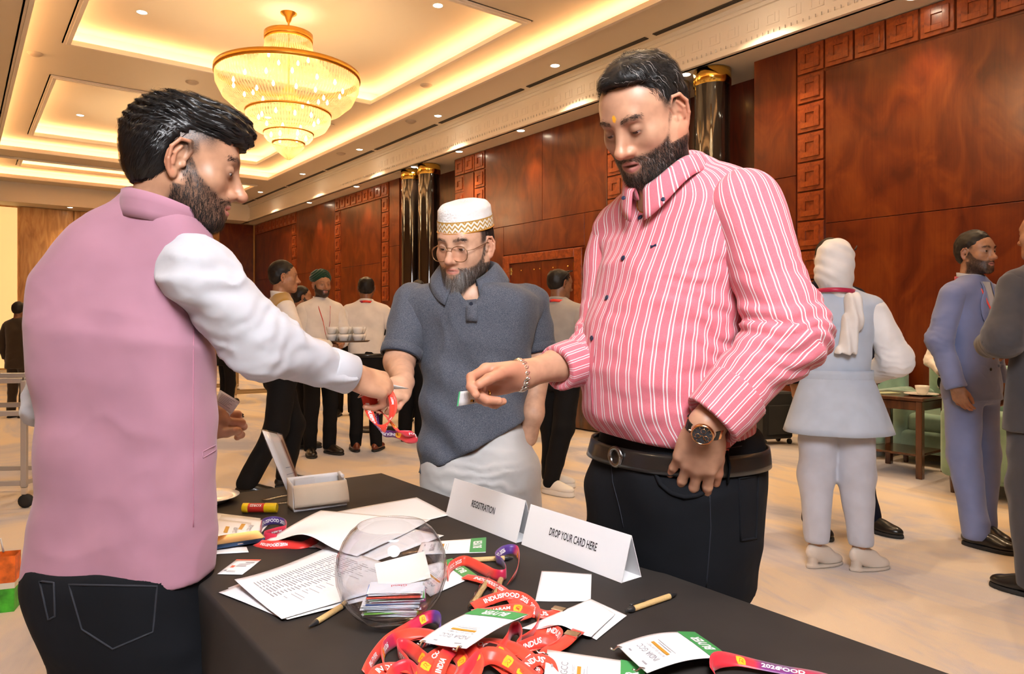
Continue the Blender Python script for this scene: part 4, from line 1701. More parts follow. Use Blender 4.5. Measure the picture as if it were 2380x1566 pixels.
def shoe_mesh(heel, toe, h=0.006, w=0.048, hgt=0.075, sole=0.022, heel_h=0.0, sneaker=False):
 """shoe between two floor points; returns upper and sole meshes"""
 a, b = A3(heel), A3(toe)
 d = b - a; L_ = np.linalg.norm(d[:2]); d = A3((d[0], d[1], 0)); d /= np.linalg.norm(d)
 s = A3((d[1], -d[0], 0))
 z0 = max(a[2], 0.0)
 T = lambda u, v, z: a + d * u * L_ + s * v + A3((0, 0, z))
 R = np.stack([s, d, A3((0, 0, 1))], 1)
 U = Body()
 U.u(ell(T(0.22, 0, sole + 0.025 + heel_h), (w * 0.74, L_ * 0.24, 0.045), R))
 U.u(ell(T(0.70, 0, sole + 0.012), (w * 0.98, L_ * 0.30, 0.036), R), 0.04)
 U.u(ell(T(0.42, 0, sole + 0.03 + heel_h * 0.5), (w * 0.72, L_ * 0.3, 0.042), R), 0.03)
 if not heel_h:
  U.u(cone(T(0.24, 0, sole + 0.03), T(0.20, 0, hgt + 0.025), w * 0.72, w * 0.66), 0.02)
 U.keep(plane(T(0, 0, sole), (0, 0, -1)), 0.002)
 Vu = U.mesh(h)
 S = Body()
 S.u(ell(T(0.27, 0, 0), (w * 0.84, L_ * 0.28, 0.08), R)).u(ell(T(0.68, 0, 0), (w * 1.06, L_ * 0.335, 0.08), R), 0.05)
 S.keep(plane(T(0, 0, sole + (0.006 if sneaker else 0)), (0, 0, 1)), 0.002).keep(plane(T(0, 0, 0.001), (0, 0, -1)), 0.002)
 if heel_h:
  S.u(cone(T(0.16, 0, 0.0), T(0.16, 0, sole + heel_h), w * 0.7, w * 0.72), 0.01)
  S.keep(plane(T(0, 0, 0.001), (0, 0, -1)), 0.002)
 Vs = S.mesh(h)
 return Vu, Vs


def add_shoes(root, pairs, mat, sole_mat, **kw):
 for heel, toe in pairs:
  u, s = shoe_mesh(heel, toe, **kw)
  o = mobj('shoe', u[0], u[1], mat, root)
  mobj('sole', s[0], s[1], sole_mat, o)


M['leather_black'] = pbr('black_leather', (0.012, 0.011, 0.010), 0.3, coat=0.3)
M['leather_brown'] = pbr('brown_leather', (0.16, 0.035, 0.015), 0.28, coat=0.4)
M['rubber'] = pbr('dark_rubber', (0.02, 0.02, 0.02), 0.7)
M['white_rubber'] = pbr('white_rubber', (0.78, 0.76, 0.72), 0.5)

# ------------------------------------------------------------------ the man in the pink waistcoat
SK_V = skin_mat('skin_warm_brown', (0.45, 0.245, 0.15), rough=0.42)
SK_S = skin_mat('skin_brown', (0.48, 0.26, 0.165), lip=(0.40, 0.15, 0.13))
SK_P = skin_mat('skin_light_brown', (0.62, 0.37, 0.25), lip=(0.52, 0.20, 0.16), beard=(0.05, 0.035, 0.028))
M['vest_pink'] = cloth_mat('pink_wool', (0.375, 0.185, 0.245), 0.9, 1100, 0.5, 0.07, 0.15, fold=0.18)
M['shirt_white'] = cloth_mat('white_linen', (0.48, 0.48, 0.51), 0.9, 700, 0.4, 0.03, 0.2, fold=0.12)
M['jeans_black'] = cloth_mat('black_denim', (0.0045, 0.005, 0.007), 0.9, 1200, 0.4, 0.15, 0.0, fold=0.3)
M['seam_black'] = pbr('black_thread', (0.02, 0.022, 0.03), 0.8)


def stripe_mat():
 m = cloth_mat('striped_cotton', (0.58, 0.135, 0.175), 0.85, 1300, 0.35, 0.05, 0.1, fold=0.10, col2=(0.68, 0.27, 0.30), tint=0.35)
 N, L = nt(m)
 b = N['Principled BSDF']
 src = b.inputs['Base Color'].links[0].from_socket
 a = N.new('ShaderNodeAttribute'); a.attribute_name = 'su'
 def math_(op, x, y=None):
  n = N.new('ShaderNodeMath'); n.operation = op
  for i, v in enumerate((x, y)):
   if v is None: continue
   if isinstance(v, (int, float)): n.inputs[i].default_value = v
   else: L.new(v, n.inputs[i])
  return n.outputs[0]
 tc = N.new('ShaderNodeTexCoord')
 nz = N.new('ShaderNodeTexNoise'); nz.inputs['Scale'].default_value = 14; nz.inputs['Detail'].default_value = 2
 L.new(tc.outputs['Object'], nz.inputs['Vector'])
 wob = math_('MULTIPLY', math_('SUBTRACT', nz.outputs['Fac'], 0.5), 0.006)
 u = math_('ADD', math_('ADD', a.outputs['Fac'], wob), 10.0)
 q = math_('MODULO', u, 0.0265)
 d1 = math_('ABSOLUTE', math_('SUBTRACT', q, 0.006))
 d2 = math_('ABSOLUTE', math_('SUBTRACT', q, 0.0132))
 dm_ = math_('MINIMUM', d1, d2)
 mr = N.new('ShaderNodeMapRange'); mr.inputs['From Min'].default_value = 0.0008; mr.inputs['From Max'].default_value = 0.0015
 mr.inputs['To Min'].default_value = 1; mr.inputs['To Max'].default_value = 0
 L.new(dm_, mr.inputs['Value'])
 x = N.new('ShaderNodeMix'); x.data_type = 'RGBA'
 L.new(mr.outputs['Result'], x.inputs['Factor']); L.new(src, x.inputs[6]); x.inputs[7].default_value = (0.74, 0.72, 0.73, 1)
 L.new(x.outputs[2], b.inputs['Base Color'])
 return m


M['striped'] = stripe_mat()


def vest_man():
 f = A3((0.12, 0.99)); f /= np.linalg.norm(f)
 root_p = PX(285, 750, 1.42)
 root = empty('person', (0, 0, 0), 0, 'wavy haired bearded man in pink waistcoat and white shirt reaching over the table', 'person')
 skin = []
 # ---- waistcoat
 rows = px_rows([(448, 298, 402, 0.0, 1.0), (470, 272, 420, 0.0, 0.85), (500, 215, 452, 0, 0.66), (560, 140, 478, 0, 0.55), (640, 88, 474, 0, 0.6), (750, 76, 478, 0, 0.66), (850, 82, 496, 0, 0.68), (950, 92, 496, 0, 0.68),
     (1050, 98, 493, 0, 0.68), (1150, 92, 491, 0, 0.68), (1250, 80, 494, 0, 0.68), (1336, 70, 494, 0, 0.68), (1400, 66, 495, 0, 0.68)], 1.42, f)
 Lv = Loft(rows, yaw_of(f), n=2.5, cap=0.008)
 B = Body().u(Lv.prim())
 B.u(cone(PX(395, 525, 1.41), PX(418, 585, 1.40), 0.050, 0.052), 0.04)
 B.disp(wrinkle(0.012, (2.6, 2.6, 6.0), 1.0))
 B.disp(wrinkle(0.005, (7, 7, 9.0), 5.0))
 B.keep(plane(PX(285, 1332, 1.42), (0, 0, -1)), 0.004)
 # side slit near the hem
 sl = PX(434, 1300, 1.26)
 B.cut(ell(sl + A3((0.0, 0.02, -0.02)), (0.0075, 0.09, 0.050)), 0.002)
 V, F = B.mesh(0.0065)
 vest = mobj('waistcoat', V, F, M['vest_pink'], root)
 # stand collar
 nb = PX(372, 500, 1.41)
 Rn = frame(np.array([0.45, 0.85, -0.15]), up=(0.18, 0.05, 1))
 cv, cf = collar_stand(nb + A3((0.0, 0.0, -0.022)), Rn, 0.074, 0.042, gap=0.35, th=0.005)
 mobj('collar', cv, cf, M['vest_pink'], vest)
 # welt pocket
 q = PX(486, 1046, 1.30)
 q = on_surface(B.f, q + A3((0.03, -0.05, 0)), A3((-0.5, 0.8, 0)))
 loop = surf_loop(B.f, [(470, 1050), (501, 1034), (501, 1046), (472, 1064)], 1.15, 5)
 MB().tube(loop, 0.0013, 5, closed=True).build('pocket_welt', M['vest_pink'], vest, True)
 # seam down the side panel
 pts = [on_surface(B.f, PX(438, y, 1.20), A3((-0.35, 0.9, 0))) for y in range(760, 1290, 22)]
 MB().tube(pts, 0.0012, 6).build('side_seam', pbr('pink_thread', (0.42, 0.17, 0.24), 0.9), vest, True)
 # ---- sleeves
 sh, el, wr = PX(456, 630, 1.365), PX(606, 796, 1.43), PX(806, 868, 1.58)
 w1_, w2_ = wrinkle(0.012, (5, 9, 11), 2.0), wrinkle(0.006, (12, 20, 26), 4.0)
 wrk = lambda p: w1_(p) + w2_(p)
 SR = sleeve([sh, el, wr], [0.066, 0.059, 0.040], h=0.006, folds=wrk, elbow_amp=0.0025)
 shL, elL = PX(185, 670, 1.52), PX(116, 930, 1.48)
 hL = PX(478, 972, 1.66)
 SL = sleeve([shL, elL, elL * 0.35 + hL * 0.65], [0.060, 0.050, 0.040], h=0.008, folds=wrk)
 V, F, at = join([SR, SL])
 sm = mobj('shirt_sleeves', V, F, M['shirt_white'], root)
 d = (wr - el) / np.linalg.norm(wr - el)
 cv, cf, _ = cuff_ring(wr - d * 0.022, d, 0.041, 0.062, 0.003)
 mobj('cuff', cv, cf, M['shirt_white'], sm)
 # armhole piping
 # ---- right hand: fist holding card, pen and lanyard
 Rh = frame((0.80, 0.50, -0.33), up=(0.10, -0.62, 0.80))
 Rh = np.stack([-Rh[:, 0], Rh[:, 1], Rh[:, 2]], 1) if False else Rh
 # right hand seen from its back: thumb on the far side
 hp, tips = hand_part(wr + d * 0.016, np.stack([-Rh[:, 0], Rh[:, 1], Rh[:, 2]], 1), 1.0, ((0.75, 1.0), (0.85, 1.05), (0.95, 1.1), (1.05, 1.1)), (0.45, 0.35, -0.55), 0.05, arm=el, arm_r=0.036, side=1)
 skin.append((hp[0], hp[1][:, ::-1], hp[2]))
 # ---- left hand holding cards
 wl = elL * 0.30 + hL * 0.70
 fwd = (PX(560, 958, 1.66) - PX(430, 982, 1.66));
 Rl = frame(fwd, up=(-0.25, -0.85, 0.35))
 hp, tipsL = hand_part(PX(432, 984, 1.66), Rl, 1.0, ((0.75, 0.95), (0.80, 1.0), (0.85, 1.05), (0.9, 1.05)), (0.25, 0.15, 0.10), 0.08, arm=elL, arm_r=0.034)
 skin.append(hp)
 # ---- head
 hc = PX(436, 384, 1.42)
 R = head_frame((0.93, 0.37), 13, 0)
 def hairmask(V):
  x, y, z = np.abs(V[:, 0]), V[:, 1], V[:, 2]
  fade = sstep(0.015, 0.060, z + 0.0 * y) * (1 - sstep(0.035, 0.062, y)) * (x > 0.03)
  back = sstep(-0.060, -0.03, z) * (1 - sstep(-0.055, -0.030, y))
  side = sstep(0.0, 0.022, z) * (1 - sstep(0.012, 0.026, y)) * (y > -0.05) * 0.8
  ear = 1 - sstep(0.079, 0.083, x)
  return np.clip(np.maximum(np.maximum(fade, back), side), 0, 1) * ear
 def hair(B_):
  H = Body()
  H.u(ell((0, -0.026, 0.044), (0.079, 0.101, 0.084)))
  H.u(ell((0, -0.050, 0.006), (0.074, 0.070, 0.078)), 0.02)
  H.u(ell((0, 0.015, 0.090), (0.064, 0.090, 0.038)), 0.03)
  H.u(ell((0, 0.060, 0.086), (0.056, 0.036, 0.029)), 0.03)      # quiff
  H.u(ell((0, 0.076, 0.078), (0.044, 0.018, 0.022)), 0.02)
  # clear face, ears and faded sides
  H.cut(ell((0, 0.092, -0.005), (0.110, 0.075, 0.070)), 0.010)
  for s in (-1, 1):
   H.cut(ell((s * 0.090, 0.025, -0.005), (0.045, 0.058, 0.072)), 0.012)
  H.cut(plane((0, -0.07, -0.062), (0, -0.35, 1)), 0.008)
  def dsp(p):
   a = np.sin(p[:, 2] * 360 + p[:, 1] * 90 + 3.0 * vnoise(p * 22)) * 0.0026 + np.sin(p[:, 0] * 420 + p[:, 1] * 60 + 2.5 * vnoise(p * 24 + 5)) * 0.0018
   return (a + 0.0022 * vnoise(p * np.array([70, 22, 90]))) * sstep(0.0, 0.05, p[:, 2]) + 0.0024 * vnoise(p * 75)
  H.disp(dsp)
  return H
 def flow(p, n):
  top = sstep(0.035, 0.07, p[:, 2])
  w = 0.45 * np.sin(p[:, 1] * 70 + p[:, 0] * 30)
  return np.stack([0.10 * np.sign(p[:, 0]) * top, -1.0 * top - 0.35 * (1 - top), (0.35 * w) * top - 1.0 * (1 - top)], 1)
 sp = dict(w=0.97, nose=1.35, beard=0.70, fine=True, beard_n=5200, beard_len=0.009, beard_lift=0.26, lid=(-28, 0.0026), gaze=(0, 1, -0.5), mouth=0.001,
     hairmask=hairmask, hair=hair, hair_flow=flow, hair_n=6000, hair_len=0.050, hair_lift=0.0, hug=0.0022, hair_w=0.0013, hair_wob=0.22, hairm='hair_gloss', seed=11, ear=1.14)
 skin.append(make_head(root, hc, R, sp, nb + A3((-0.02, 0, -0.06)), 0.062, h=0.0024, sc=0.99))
 nk = nb + A3((-0.02, 0, -0.07))
 V, F, at = weld_body(skin[::-1], [([nk, sh, el, el * 0.5 + wr * 0.5], 0.03), ([nk, shL, elL, elL * 0.6 + PX(430, 982, 1.66) * 0.4], 0.03)])
 mobj('body', V, F, SK_V, root, attrs=at)
 # ---- trousers
 hr = px_rows([(1290, 76, 496, 0, 0.72), (1340, 68, 500, 0, 0.74), (1420, 92, 512, 0, 0.78), (1520, 136, 522, 0, 0.78), (1566, 150, 524, 0, 0.78), (1640, 160, 520, 0, 0.7)], 1.42, f)
 T = Body().u(Loft(hr, yaw_of(f), n=2.6, cap=0.02).prim())
 r = A3((f[1], -f[0], 0)); ff = A3((*f, 0))
 hipc = PX(336, 1600, 1.42)
 for s in (-1, 1):
  hp_ = hipc + r * s * 0.088
  kn = A3((hp_[0] + r[0] * s * 0.012, hp_[1] + 0.01, 0.47)); an = A3((hp_[0] + r[0] * s * 0.02, hp_[1] - 0.01, 0.06))
  T.u(cone(hp_, kn, 0.094, 0.068), 0.03).u(cone(kn, an, 0.068, 0.060), 0.03)
  add_shoes(root, [(an + A3((0, -0.09, -0.06)), an + A3((0.02, 0.19, -0.06)))], M['leather_black'], M['rubber'], h=0.012)
 T.disp(wrinkle(0.008, (5, 5, 7), 3.0))
 V, F = T.mesh(0.010)
 tr = mobj('trousers', V, F, M['jeans_black'], root)
 # back pockets: stitched patches following the seat
 def patch(corners, name):
  MB().tube(surf_loop(T.f, corners, 1.10, 6), 0.0020, 5, closed=True).build(name, M['seam_black'], tr, True)
 patch([(160, 1358), (365, 1362), (356, 1468), (262, 1508), (190, 1462)], 'back_pocket')
 patch([(92, 1350), (125, 1354), (128, 1432), (112, 1440)], 'back_pocket')
 return dict(tips=tips, tipsL=tipsL, wrist=wr, Rh=Rh)




def striped_man():
 f = A3((-0.85, -0.52)); f /= np.linalg.norm(f)
 r = A3((f[1], -f[0], 0)); ff = A3((*f, 0))
 root = empty('person', (0, 0, 0), 0, 'tall bearded man in pink and white striped shirt holding out a card', 'person')
 skin = []
 D = 1.60
 rows = px_rows([(402, 1520, 1660, 0.0, 0.9), (430, 1480, 1710, 0.0, 0.72), (470, 1440, 1745, 0, 0.62), (540, 1408, 1752, 0, 0.66), (620, 1390, 1745, 0, 0.76), (720, 1366, 1742, 0, 0.88),
     (820, 1352, 1742, 0, 0.98), (900, 1350, 1742, 0, 1.0), (960, 1358, 1742, 0, 0.96), (1005, 1384, 1742, 0, 0.88), (1030, 1396, 1742, 0, 0.84), (1080, 1400, 1740, 0, 0.8)], D, f)
 Ls = Loft(rows, yaw_of(f), n=2.2, cap=0.006)
 B = Body().u(Ls.prim())
 B.u(cone(PX(1602, 400, 1.57), PX(1716, 446, 1.49), 0.046, 0.054), 0.04)
 B.u(cone(PX(1500, 470, 1.62), PX(1445, 540, 1.72), 0.045, 0.066), 0.05)
 B.disp(wrinkle(0.008, (4.5, 4.5, 9.0), 11.0))
 B.disp(wrinkle(0.003, (14, 14, 22), 3.0))
 B.disp(crease(PX(1720, 760, 1.45), (0.3, 0, 1), 0.004, 0.045, 0.16, 2.0))
 B.keep(plane(PX(1550, 1018, D), A3((-0.12, 0, -1))), 0.006)
 V, F = B.mesh(0.0065)
 ang = Ls.angle(V)
 parts = [(V, F, {'su': ang * 0.195})]
 # left arm, hand in pocket
 sh, el, wr = PX(1732, 482, 1.46), PX(1832, 778, 1.40), PX(1686, 938, 1.37)
 wrk = wrinkle(0.008, (8, 8, 8), 21.0)
 SL = sleeve([sh, el, wr], [0.075, 0.070, 0.058], ref=(-0.3, 0, 1), h=0.006, folds=wrk, elbow_amp=0.007, su=0.085)
 # right arm reaching to the left
 shR, elR, wrR = PX(1440, 560, 1.74), PX(1408, 815, 1.66), PX(1318, 848, 1.575)
 SR = sleeve([shR, elR, wrR], [0.078, 0.064, 0.047], ref=(0, 0, 1), h=0.006, folds=wrk, elbow_amp=0.005, su=0.075)
 # turned-up cuffs
 def cuff(end, frm, rad, w, su):
  d = (A3(end) - A3(frm)); d /= np.linalg.norm(d)
  C = Body().u(cone(A3(end) - d * w * 0.6, A3(end) + d * w * 0.6, rad, rad * 0.97))
  C.keep(plane(A3(end) + d * w * 0.5, d), 0.004).keep(plane(A3(end) - d * w * 0.5, -d), 0.004)
  C.cut(cone(A3(end) + d * w * 0.75, A3(end) + d * w * 1.5, rad - 0.012, rad - 0.012), 0.003)
  C.disp(wrinkle(0.004, (9, 9, 9), 4.0))
  V_, F_ = C.mesh(0.004)
  an, al = arm_coord(V_, [frm, A3(end) + d * w], (-0.3, 0, 1))
  return V_, F_, {'su': an * su, 'al': al}
 d = (wr - el) / np.linalg.norm(wr - el)
 CL = cuff(wr + d * 0.004, el, 0.064, 0.085, 0.085)
 dR = (wrR - elR) / np.linalg.norm(wrR - elR)
 CR = cuff(wrR + dR * 0.004, elR, 0.052, 0.06, 0.075)
 V, F, at = join(parts + [SL, SR, CL, CR])
 shirt = mobj('shirt', V, F, M['striped'], root, attrs=at)
 # collar
 nb = PX(1548, 440, 1.565)
 Rn = frame(A3((-0.82, -0.55, -0.30)), up=(0.12, 0.05, 1))
 cv, cf, ca = collar_fold(nb + A3((0, 0, 0.012)), Rn, 0.072, 0.052, 0.040, 0.018, gap=0.20, tip=0.030)
 mobj('collar', cv, cf, M['striped'], shirt, attrs=ca)
 # placket and buttons
 bm_ = pbr('navy_button', (0.012, 0.018, 0.05), 0.35)
 pts = [on_surface(B.f, PX(x, y, 1.28), A3(((x - CX) / FPX, 1, (HOR - y) / FPX))) for x, y in ((1488, 506), (1449, 600), (1411, 692), (1376, 786), (1362, 880))]
 for p_ in pts:
  e = 0.004
  g = np.array([B.f((p_ + A3(v) * e)[None])[0] - B.f((p_ - A3(v) * e)[None])[0] for v in ((1, 0, 0), (0, 1, 0), (0, 0, 1))])
  disc(p_ + g / np.linalg.norm(g) * 0.0015, g, 0.0058, 0.0022, bm_, 'button', shirt)
 pl = [on_surface(B.f, PX(x, y, 1.28), A3(((x - CX) / FPX, 1, (HOR - y) / FPX))) for x, y in ((1508, 488), (1478, 560), (1440, 640), (1405, 740), (1382, 830), (1374, 900), (1378, 960), (1392, 1000))]
 MB().tube(pl, 0.0013, 5).build('placket', pbr('rose_thread', (0.45, 0.10, 0.14), 0.9), shirt, True)
 for x, y in ((1541, 463), (1449, 460)):
  p_ = PX(x, y, 1.42 if x > 1500 else 1.5)
  disc(p_, (-0.4, -0.8, 0.3), 0.0045, 0.002, bm_, 'button', shirt)
 # small bow emblem on the chest
 p_ = on_surface(B.f, PX(1519, 570, 1.28), A3(((1519 - CX) / FPX, 1, 0.1)))
 em = MB()
 for s in (-1, 1):
  em.raw([(0, 0, 0.0012), (s * 0.0062, 0, 0.0030), (s * 0.0062, 0, -0.0030), (0, 0, -0.0012), (0, 0.002, 0.0012), (s * 0.0062, 0.002, 0.003), (s * 0.0062, 0.002, -0.003), (0, 0.002, -0.0012)],
      [(0, 1, 2, 3), (4, 7, 6, 5), (0, 4, 5, 1), (2, 6, 7, 3), (1, 5, 6, 2)])
 o = em.build('bow_emblem', bm_, shirt, loc=tuple(p_ + A3((-0.001, -0.002, 0))))
 o.rotation_euler = (0, math.radians(-14), math.radians(-28))
 # ---- trousers
 hr = px_rows([(985, 1392, 1752, 0, 0.8), (1030, 1382, 1762, 0, 0.82), (1100, 1364, 1764, 0, 0.82), (1180, 1360, 1756, 0, 0.80), (1260, 1366, 1745, 0, 0.74), (1330, 1374, 1732, 0, 0.66)], 1.62, f)
 T = Body().u(Loft(hr, yaw_of(f), n=2.3, cap=0.02).prim())
 hipc = PX(1552, 1260, 1.62)
 for s in (-1, 1):
  hp_ = hipc + r * s * 0.09
  kn = A3((hp_[0], hp_[1], 0.48)); an = A3((hp_[0] + r[0] * s * 0.02 - ff[0] * 0.02, hp_[1] + r[1] * s * 0.02 - ff[1] * 0.02, 0.06))
  T.u(cone(hp_, kn, 0.108, 0.084), 0.03).u(cone(kn, an, 0.084, 0.062), 0.03)
  add_shoes(root, [(an - ff * 0.09 - A3((0, 0, 0.06)), an + ff * 0.19 - A3((0, 0, 0.06)))], M['leather_black'], M['rubber'], h=0.012)
 T.disp(wrinkle(0.010, (5, 5, 7), 8.0))
 V, F = T.mesh(0.009)
 tr = mobj('trousers', V, F, M['jeans_black'], root)
 # ---- left hand into the pocket
 dr = PX(1590, 1180, 1.0) - A3((0, 0, CAMH))
 tipp = on_surface(T.f, A3((0, 0, CAMH)) + dr * 1.1, dr, 60)
 w0 = PX(1640, 984, tipp[1] - 0.062)
 fdir = tipp + A3((0, 0.020, 0)) - w0
 Rl = frame(fdir, up=A3((-0.30, -0.95, -0.05)))
 # left hand, back to the viewer, thumb towards the belt
 hp, _ = hand_part(w0 + fdir / np.linalg.norm(fdir) * 0.012, np.stack([-Rl[:, 0], Rl[:, 1], Rl[:, 2]], 1), 1.05, ((0.15, 0.12), (0.12, 0.12), (0.12, 0.12), (0.2, 0.15)), (0.30, 0.10, -0.15), 0.16, arm=el * 0.35 + wr * 0.65, arm_r=0.034)
 skin.append((hp[0], hp[1][:, ::-1], hp[2]))
 # ---- right hand with card: palm side to the viewer
 w1 = PX(1206, 872, 1.50)
 fd = PX(1104, 886, 1.46) - w1
 Rr = frame(fd, up=A3((0.25, 0.75, 0.55)))           # back of the hand up and away
 hp, tipsR = hand_part(w1, Rr, 1.02, ((0.45, 0.75), (0.95, 1.15), (1.15, 1.25), (1.25, 1.25)), (0.30, 0.18, -0.40), 0.06, arm=elR, arm_r=0.034, side=-1)
 skin.append(hp)
 # ---- head
 hc = PX(1494, 274, 1.53)
 R = head_frame((-0.74, -0.67), 34, 3)
 def hairmask(V):
  x, y, z = np.abs(V[:, 0]), V[:, 1], V[:, 2]
  back = sstep(-0.05, -0.02, z) * (1 - sstep(-0.04, -0.02, y))
  top = sstep(0.060, 0.080, z) * (1 - sstep(0.045, 0.060, y + 0.25 * (0.1 - z)))
  side = sstep(0.0, 0.03, z) * (1 - sstep(0.016, 0.030, y)) * (x > 0.05)
  return np.clip(np.maximum(np.maximum(back, top), side), 0, 1) * (1 - sstep(0.079, 0.083, x)) * 0.9
 def hair(B_):
  H = Body()
  H.u(ell((0, -0.022, 0.040), (0.0815, 0.1025, 0.0885)))
  H.u(ell((0, -0.045, 0.0), (0.075, 0.070, 0.075)), 0.02)
  H.u(ell((-0.006, 0.022, 0.092), (0.050, 0.055, 0.030)), 0.03)
  H.cut(ell((0.0, 0.105, 0.030), (0.078, 0.066, 0.076)), 0.010)
  for s in (-1, 1):
   H.cut(ell((s * 0.050, 0.085, 0.060), (0.034, 0.050, 0.040)), 0.012)
   H.cut(ell((s * 0.088, 0.040, -0.030), (0.050, 0.052, 0.070)), 0.010)
   H.cut(ell((s * 0.092, -0.012, -0.020), (0.026, 0.034, 0.046)), 0.008)
  H.cut(plane((0, -0.07, -0.058), (0, -0.35, 1)), 0.008)
  H.disp(lambda p: 0.0028 * vnoise(p * np.array([90, 40, 60])) + 0.002 * vnoise(p * 90))
  return H
 def flow(p, n):
  top = sstep(0.04, 0.075, p[:, 2])
  fr = sstep(-0.02, 0.06, p[:, 1])
  return np.stack([np.where(p[:, 0] > -0.01, 0.9, -0.9) * top, (0.75 * fr - 0.25) * top + 0.1 * (1 - top), -0.15 * top - 1.0 * (1 - top)], 1)
 sp = dict(w=1.02, fat=0.008, nose=1.0, ear=1.16, beard=0.78, fine=True, beard_n=7000, beard_len=0.0095, beard_lift=0.26, beard_w=0.0007, lid=(-30, 0.0026), gaze=(0.0, 1, -0.62), mouth=0.0028, mark=True, grey=0.10,
     hairmask=hairmask, hair=hair, hair_flow=flow, hair_n=5200, hair_len=0.034, hair_lift=0.0, hug=0.003, hair_w=0.0010, hair_wob=0.35, hair_grey=0.06, seed=12)
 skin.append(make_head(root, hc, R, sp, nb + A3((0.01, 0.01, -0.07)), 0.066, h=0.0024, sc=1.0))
 nk = nb + A3((0.01, 0.01, -0.08))
 V, F, at = weld_body(skin[::-1], [([nk, sh, el, el * 0.4 + wr * 0.6], 0.03), ([nk, shR, elR], 0.03)])
 mobj('body', V, F, SK_S, root, attrs=at)
 # scooped front pocket edge, side pocket and its contents
 sf = lambda pts_, dd=1.25: surf_line(T.f, pts_, dd)
 MB().tube(sf([(1521, 1075), (1524, 1100), (1535, 1125), (1560, 1146), (1590, 1155), (1620, 1152), (1645, 1140)]), 0.0045, 6).build('pocket_edge', M['jeans_black'], tr, True)
 disc(on_surface(T.f, PX(1645, 1147, 1.25), A3((0.25, 1, 0))), (0.1, -1, 0), 0.004, 0.002, pbr('dark_rivet', (0.1, 0.09, 0.08), 0.4, 1.0), 'rivet', tr)
 MB().tube(surf_loop(T.f, [(1718, 1112), (1762, 1104), (1758, 1250), (1722, 1256)], 1.25, 5), 0.003, 5, closed=True).build('side_pocket', M['jeans_black'], tr, True)
 ph = MB().box((0, 0, 0), (0.026, 0.008, 0.075), ch=0.002).build('phone', pbr('grey_phone', (0.25, 0.28, 0.32), 0.3, 0.6), None, loc=tuple(PX(1752, 1098, 1.50)))
 ph.rotation_euler = (0, math.radians(8), math.radians(35))
 tag(ph, 'grey phone sticking out of the side pocket of the black trousers', 'phone')
 sd = pbr('navy_seam', (0.012, 0.014, 0.022), 0.8)
 for ln_ in ([(1650, 1150), (1652, 1230), (1646, 1310), (1640, 1385)], [(1420, 1060), (1424, 1120), (1440, 1180), (1452, 1240)], [(1640, 1040), (1690, 1042), (1735, 1034)]):
  q = sf(ln_)
  if len(q) > 3: MB().tube(q, 0.0012, 5).build('seam', sd, tr, True)
 # belt
 zb = PX(1550, 1048, 1.6)[2]
 Lb = Loft(hr, yaw_of(f), n=2.3, cap=0.002)
 def belt_pt(u, v):
  a = 2 * math.pi * u
  z = zb + (v - 0.5) * 0.040 - 0.012 * math.sin(a) * 0
  cx, cy, aa, bb = [np.interp(z, *t) for t in Lb.tab]
  ca, sa = math.sin(a), math.cos(a)
  k = (abs(ca) ** 2.3 + abs(sa) ** 2.3) ** (-1 / 2.3)
  uu, vv = (aa + 0.006) * ca * k, (bb + 0.006) * sa * k
  c_, s_ = Lb.c, Lb.s_
  return A3((cx + c_ * uu - s_ * vv, cy + s_ * uu + c_ * vv, z))
 bv, bf = band(belt_pt, 90, 5, 0.005, closed=True)
 belt = mobj('belt', bv, bf, M['leather_black'], root)
 bp_ = belt_pt(0.0, 0.5)
 bk = MB().lathe([(0.014, -0.004), (0.022, -0.004), (0.024, 0.0), (0.022, 0.004), (0.014, 0.004), (0.014, -0.004)], n=20, cap=False, M=Vector((f[0], f[1], 0)).to_track_quat('Z', 'Y').to_matrix())
 bk.build('buckle', pbr('gunmetal', (0.25, 0.24, 0.23), 0.25, 1.0), belt, True, loc=tuple(bp_ + ff * 0.004))
 for u in (0.80, 0.45):
  p0, p1 = belt_pt(u, -0.25), belt_pt(u, 1.25)
  MB().tube([p0, belt_pt(u, 0.5) + (belt_pt(u, 0.5) - PX(1550, 1048, 1.62)) * 0.03, p1], 0.006, 6, flat=0.4).build('belt_loop', M['jeans_black'], tr, True)
 return dict(tips=tipsR, w1=w1, Rr=Rr, w0=w0, fdir=fdir, Rl=Rl, nb=nb)


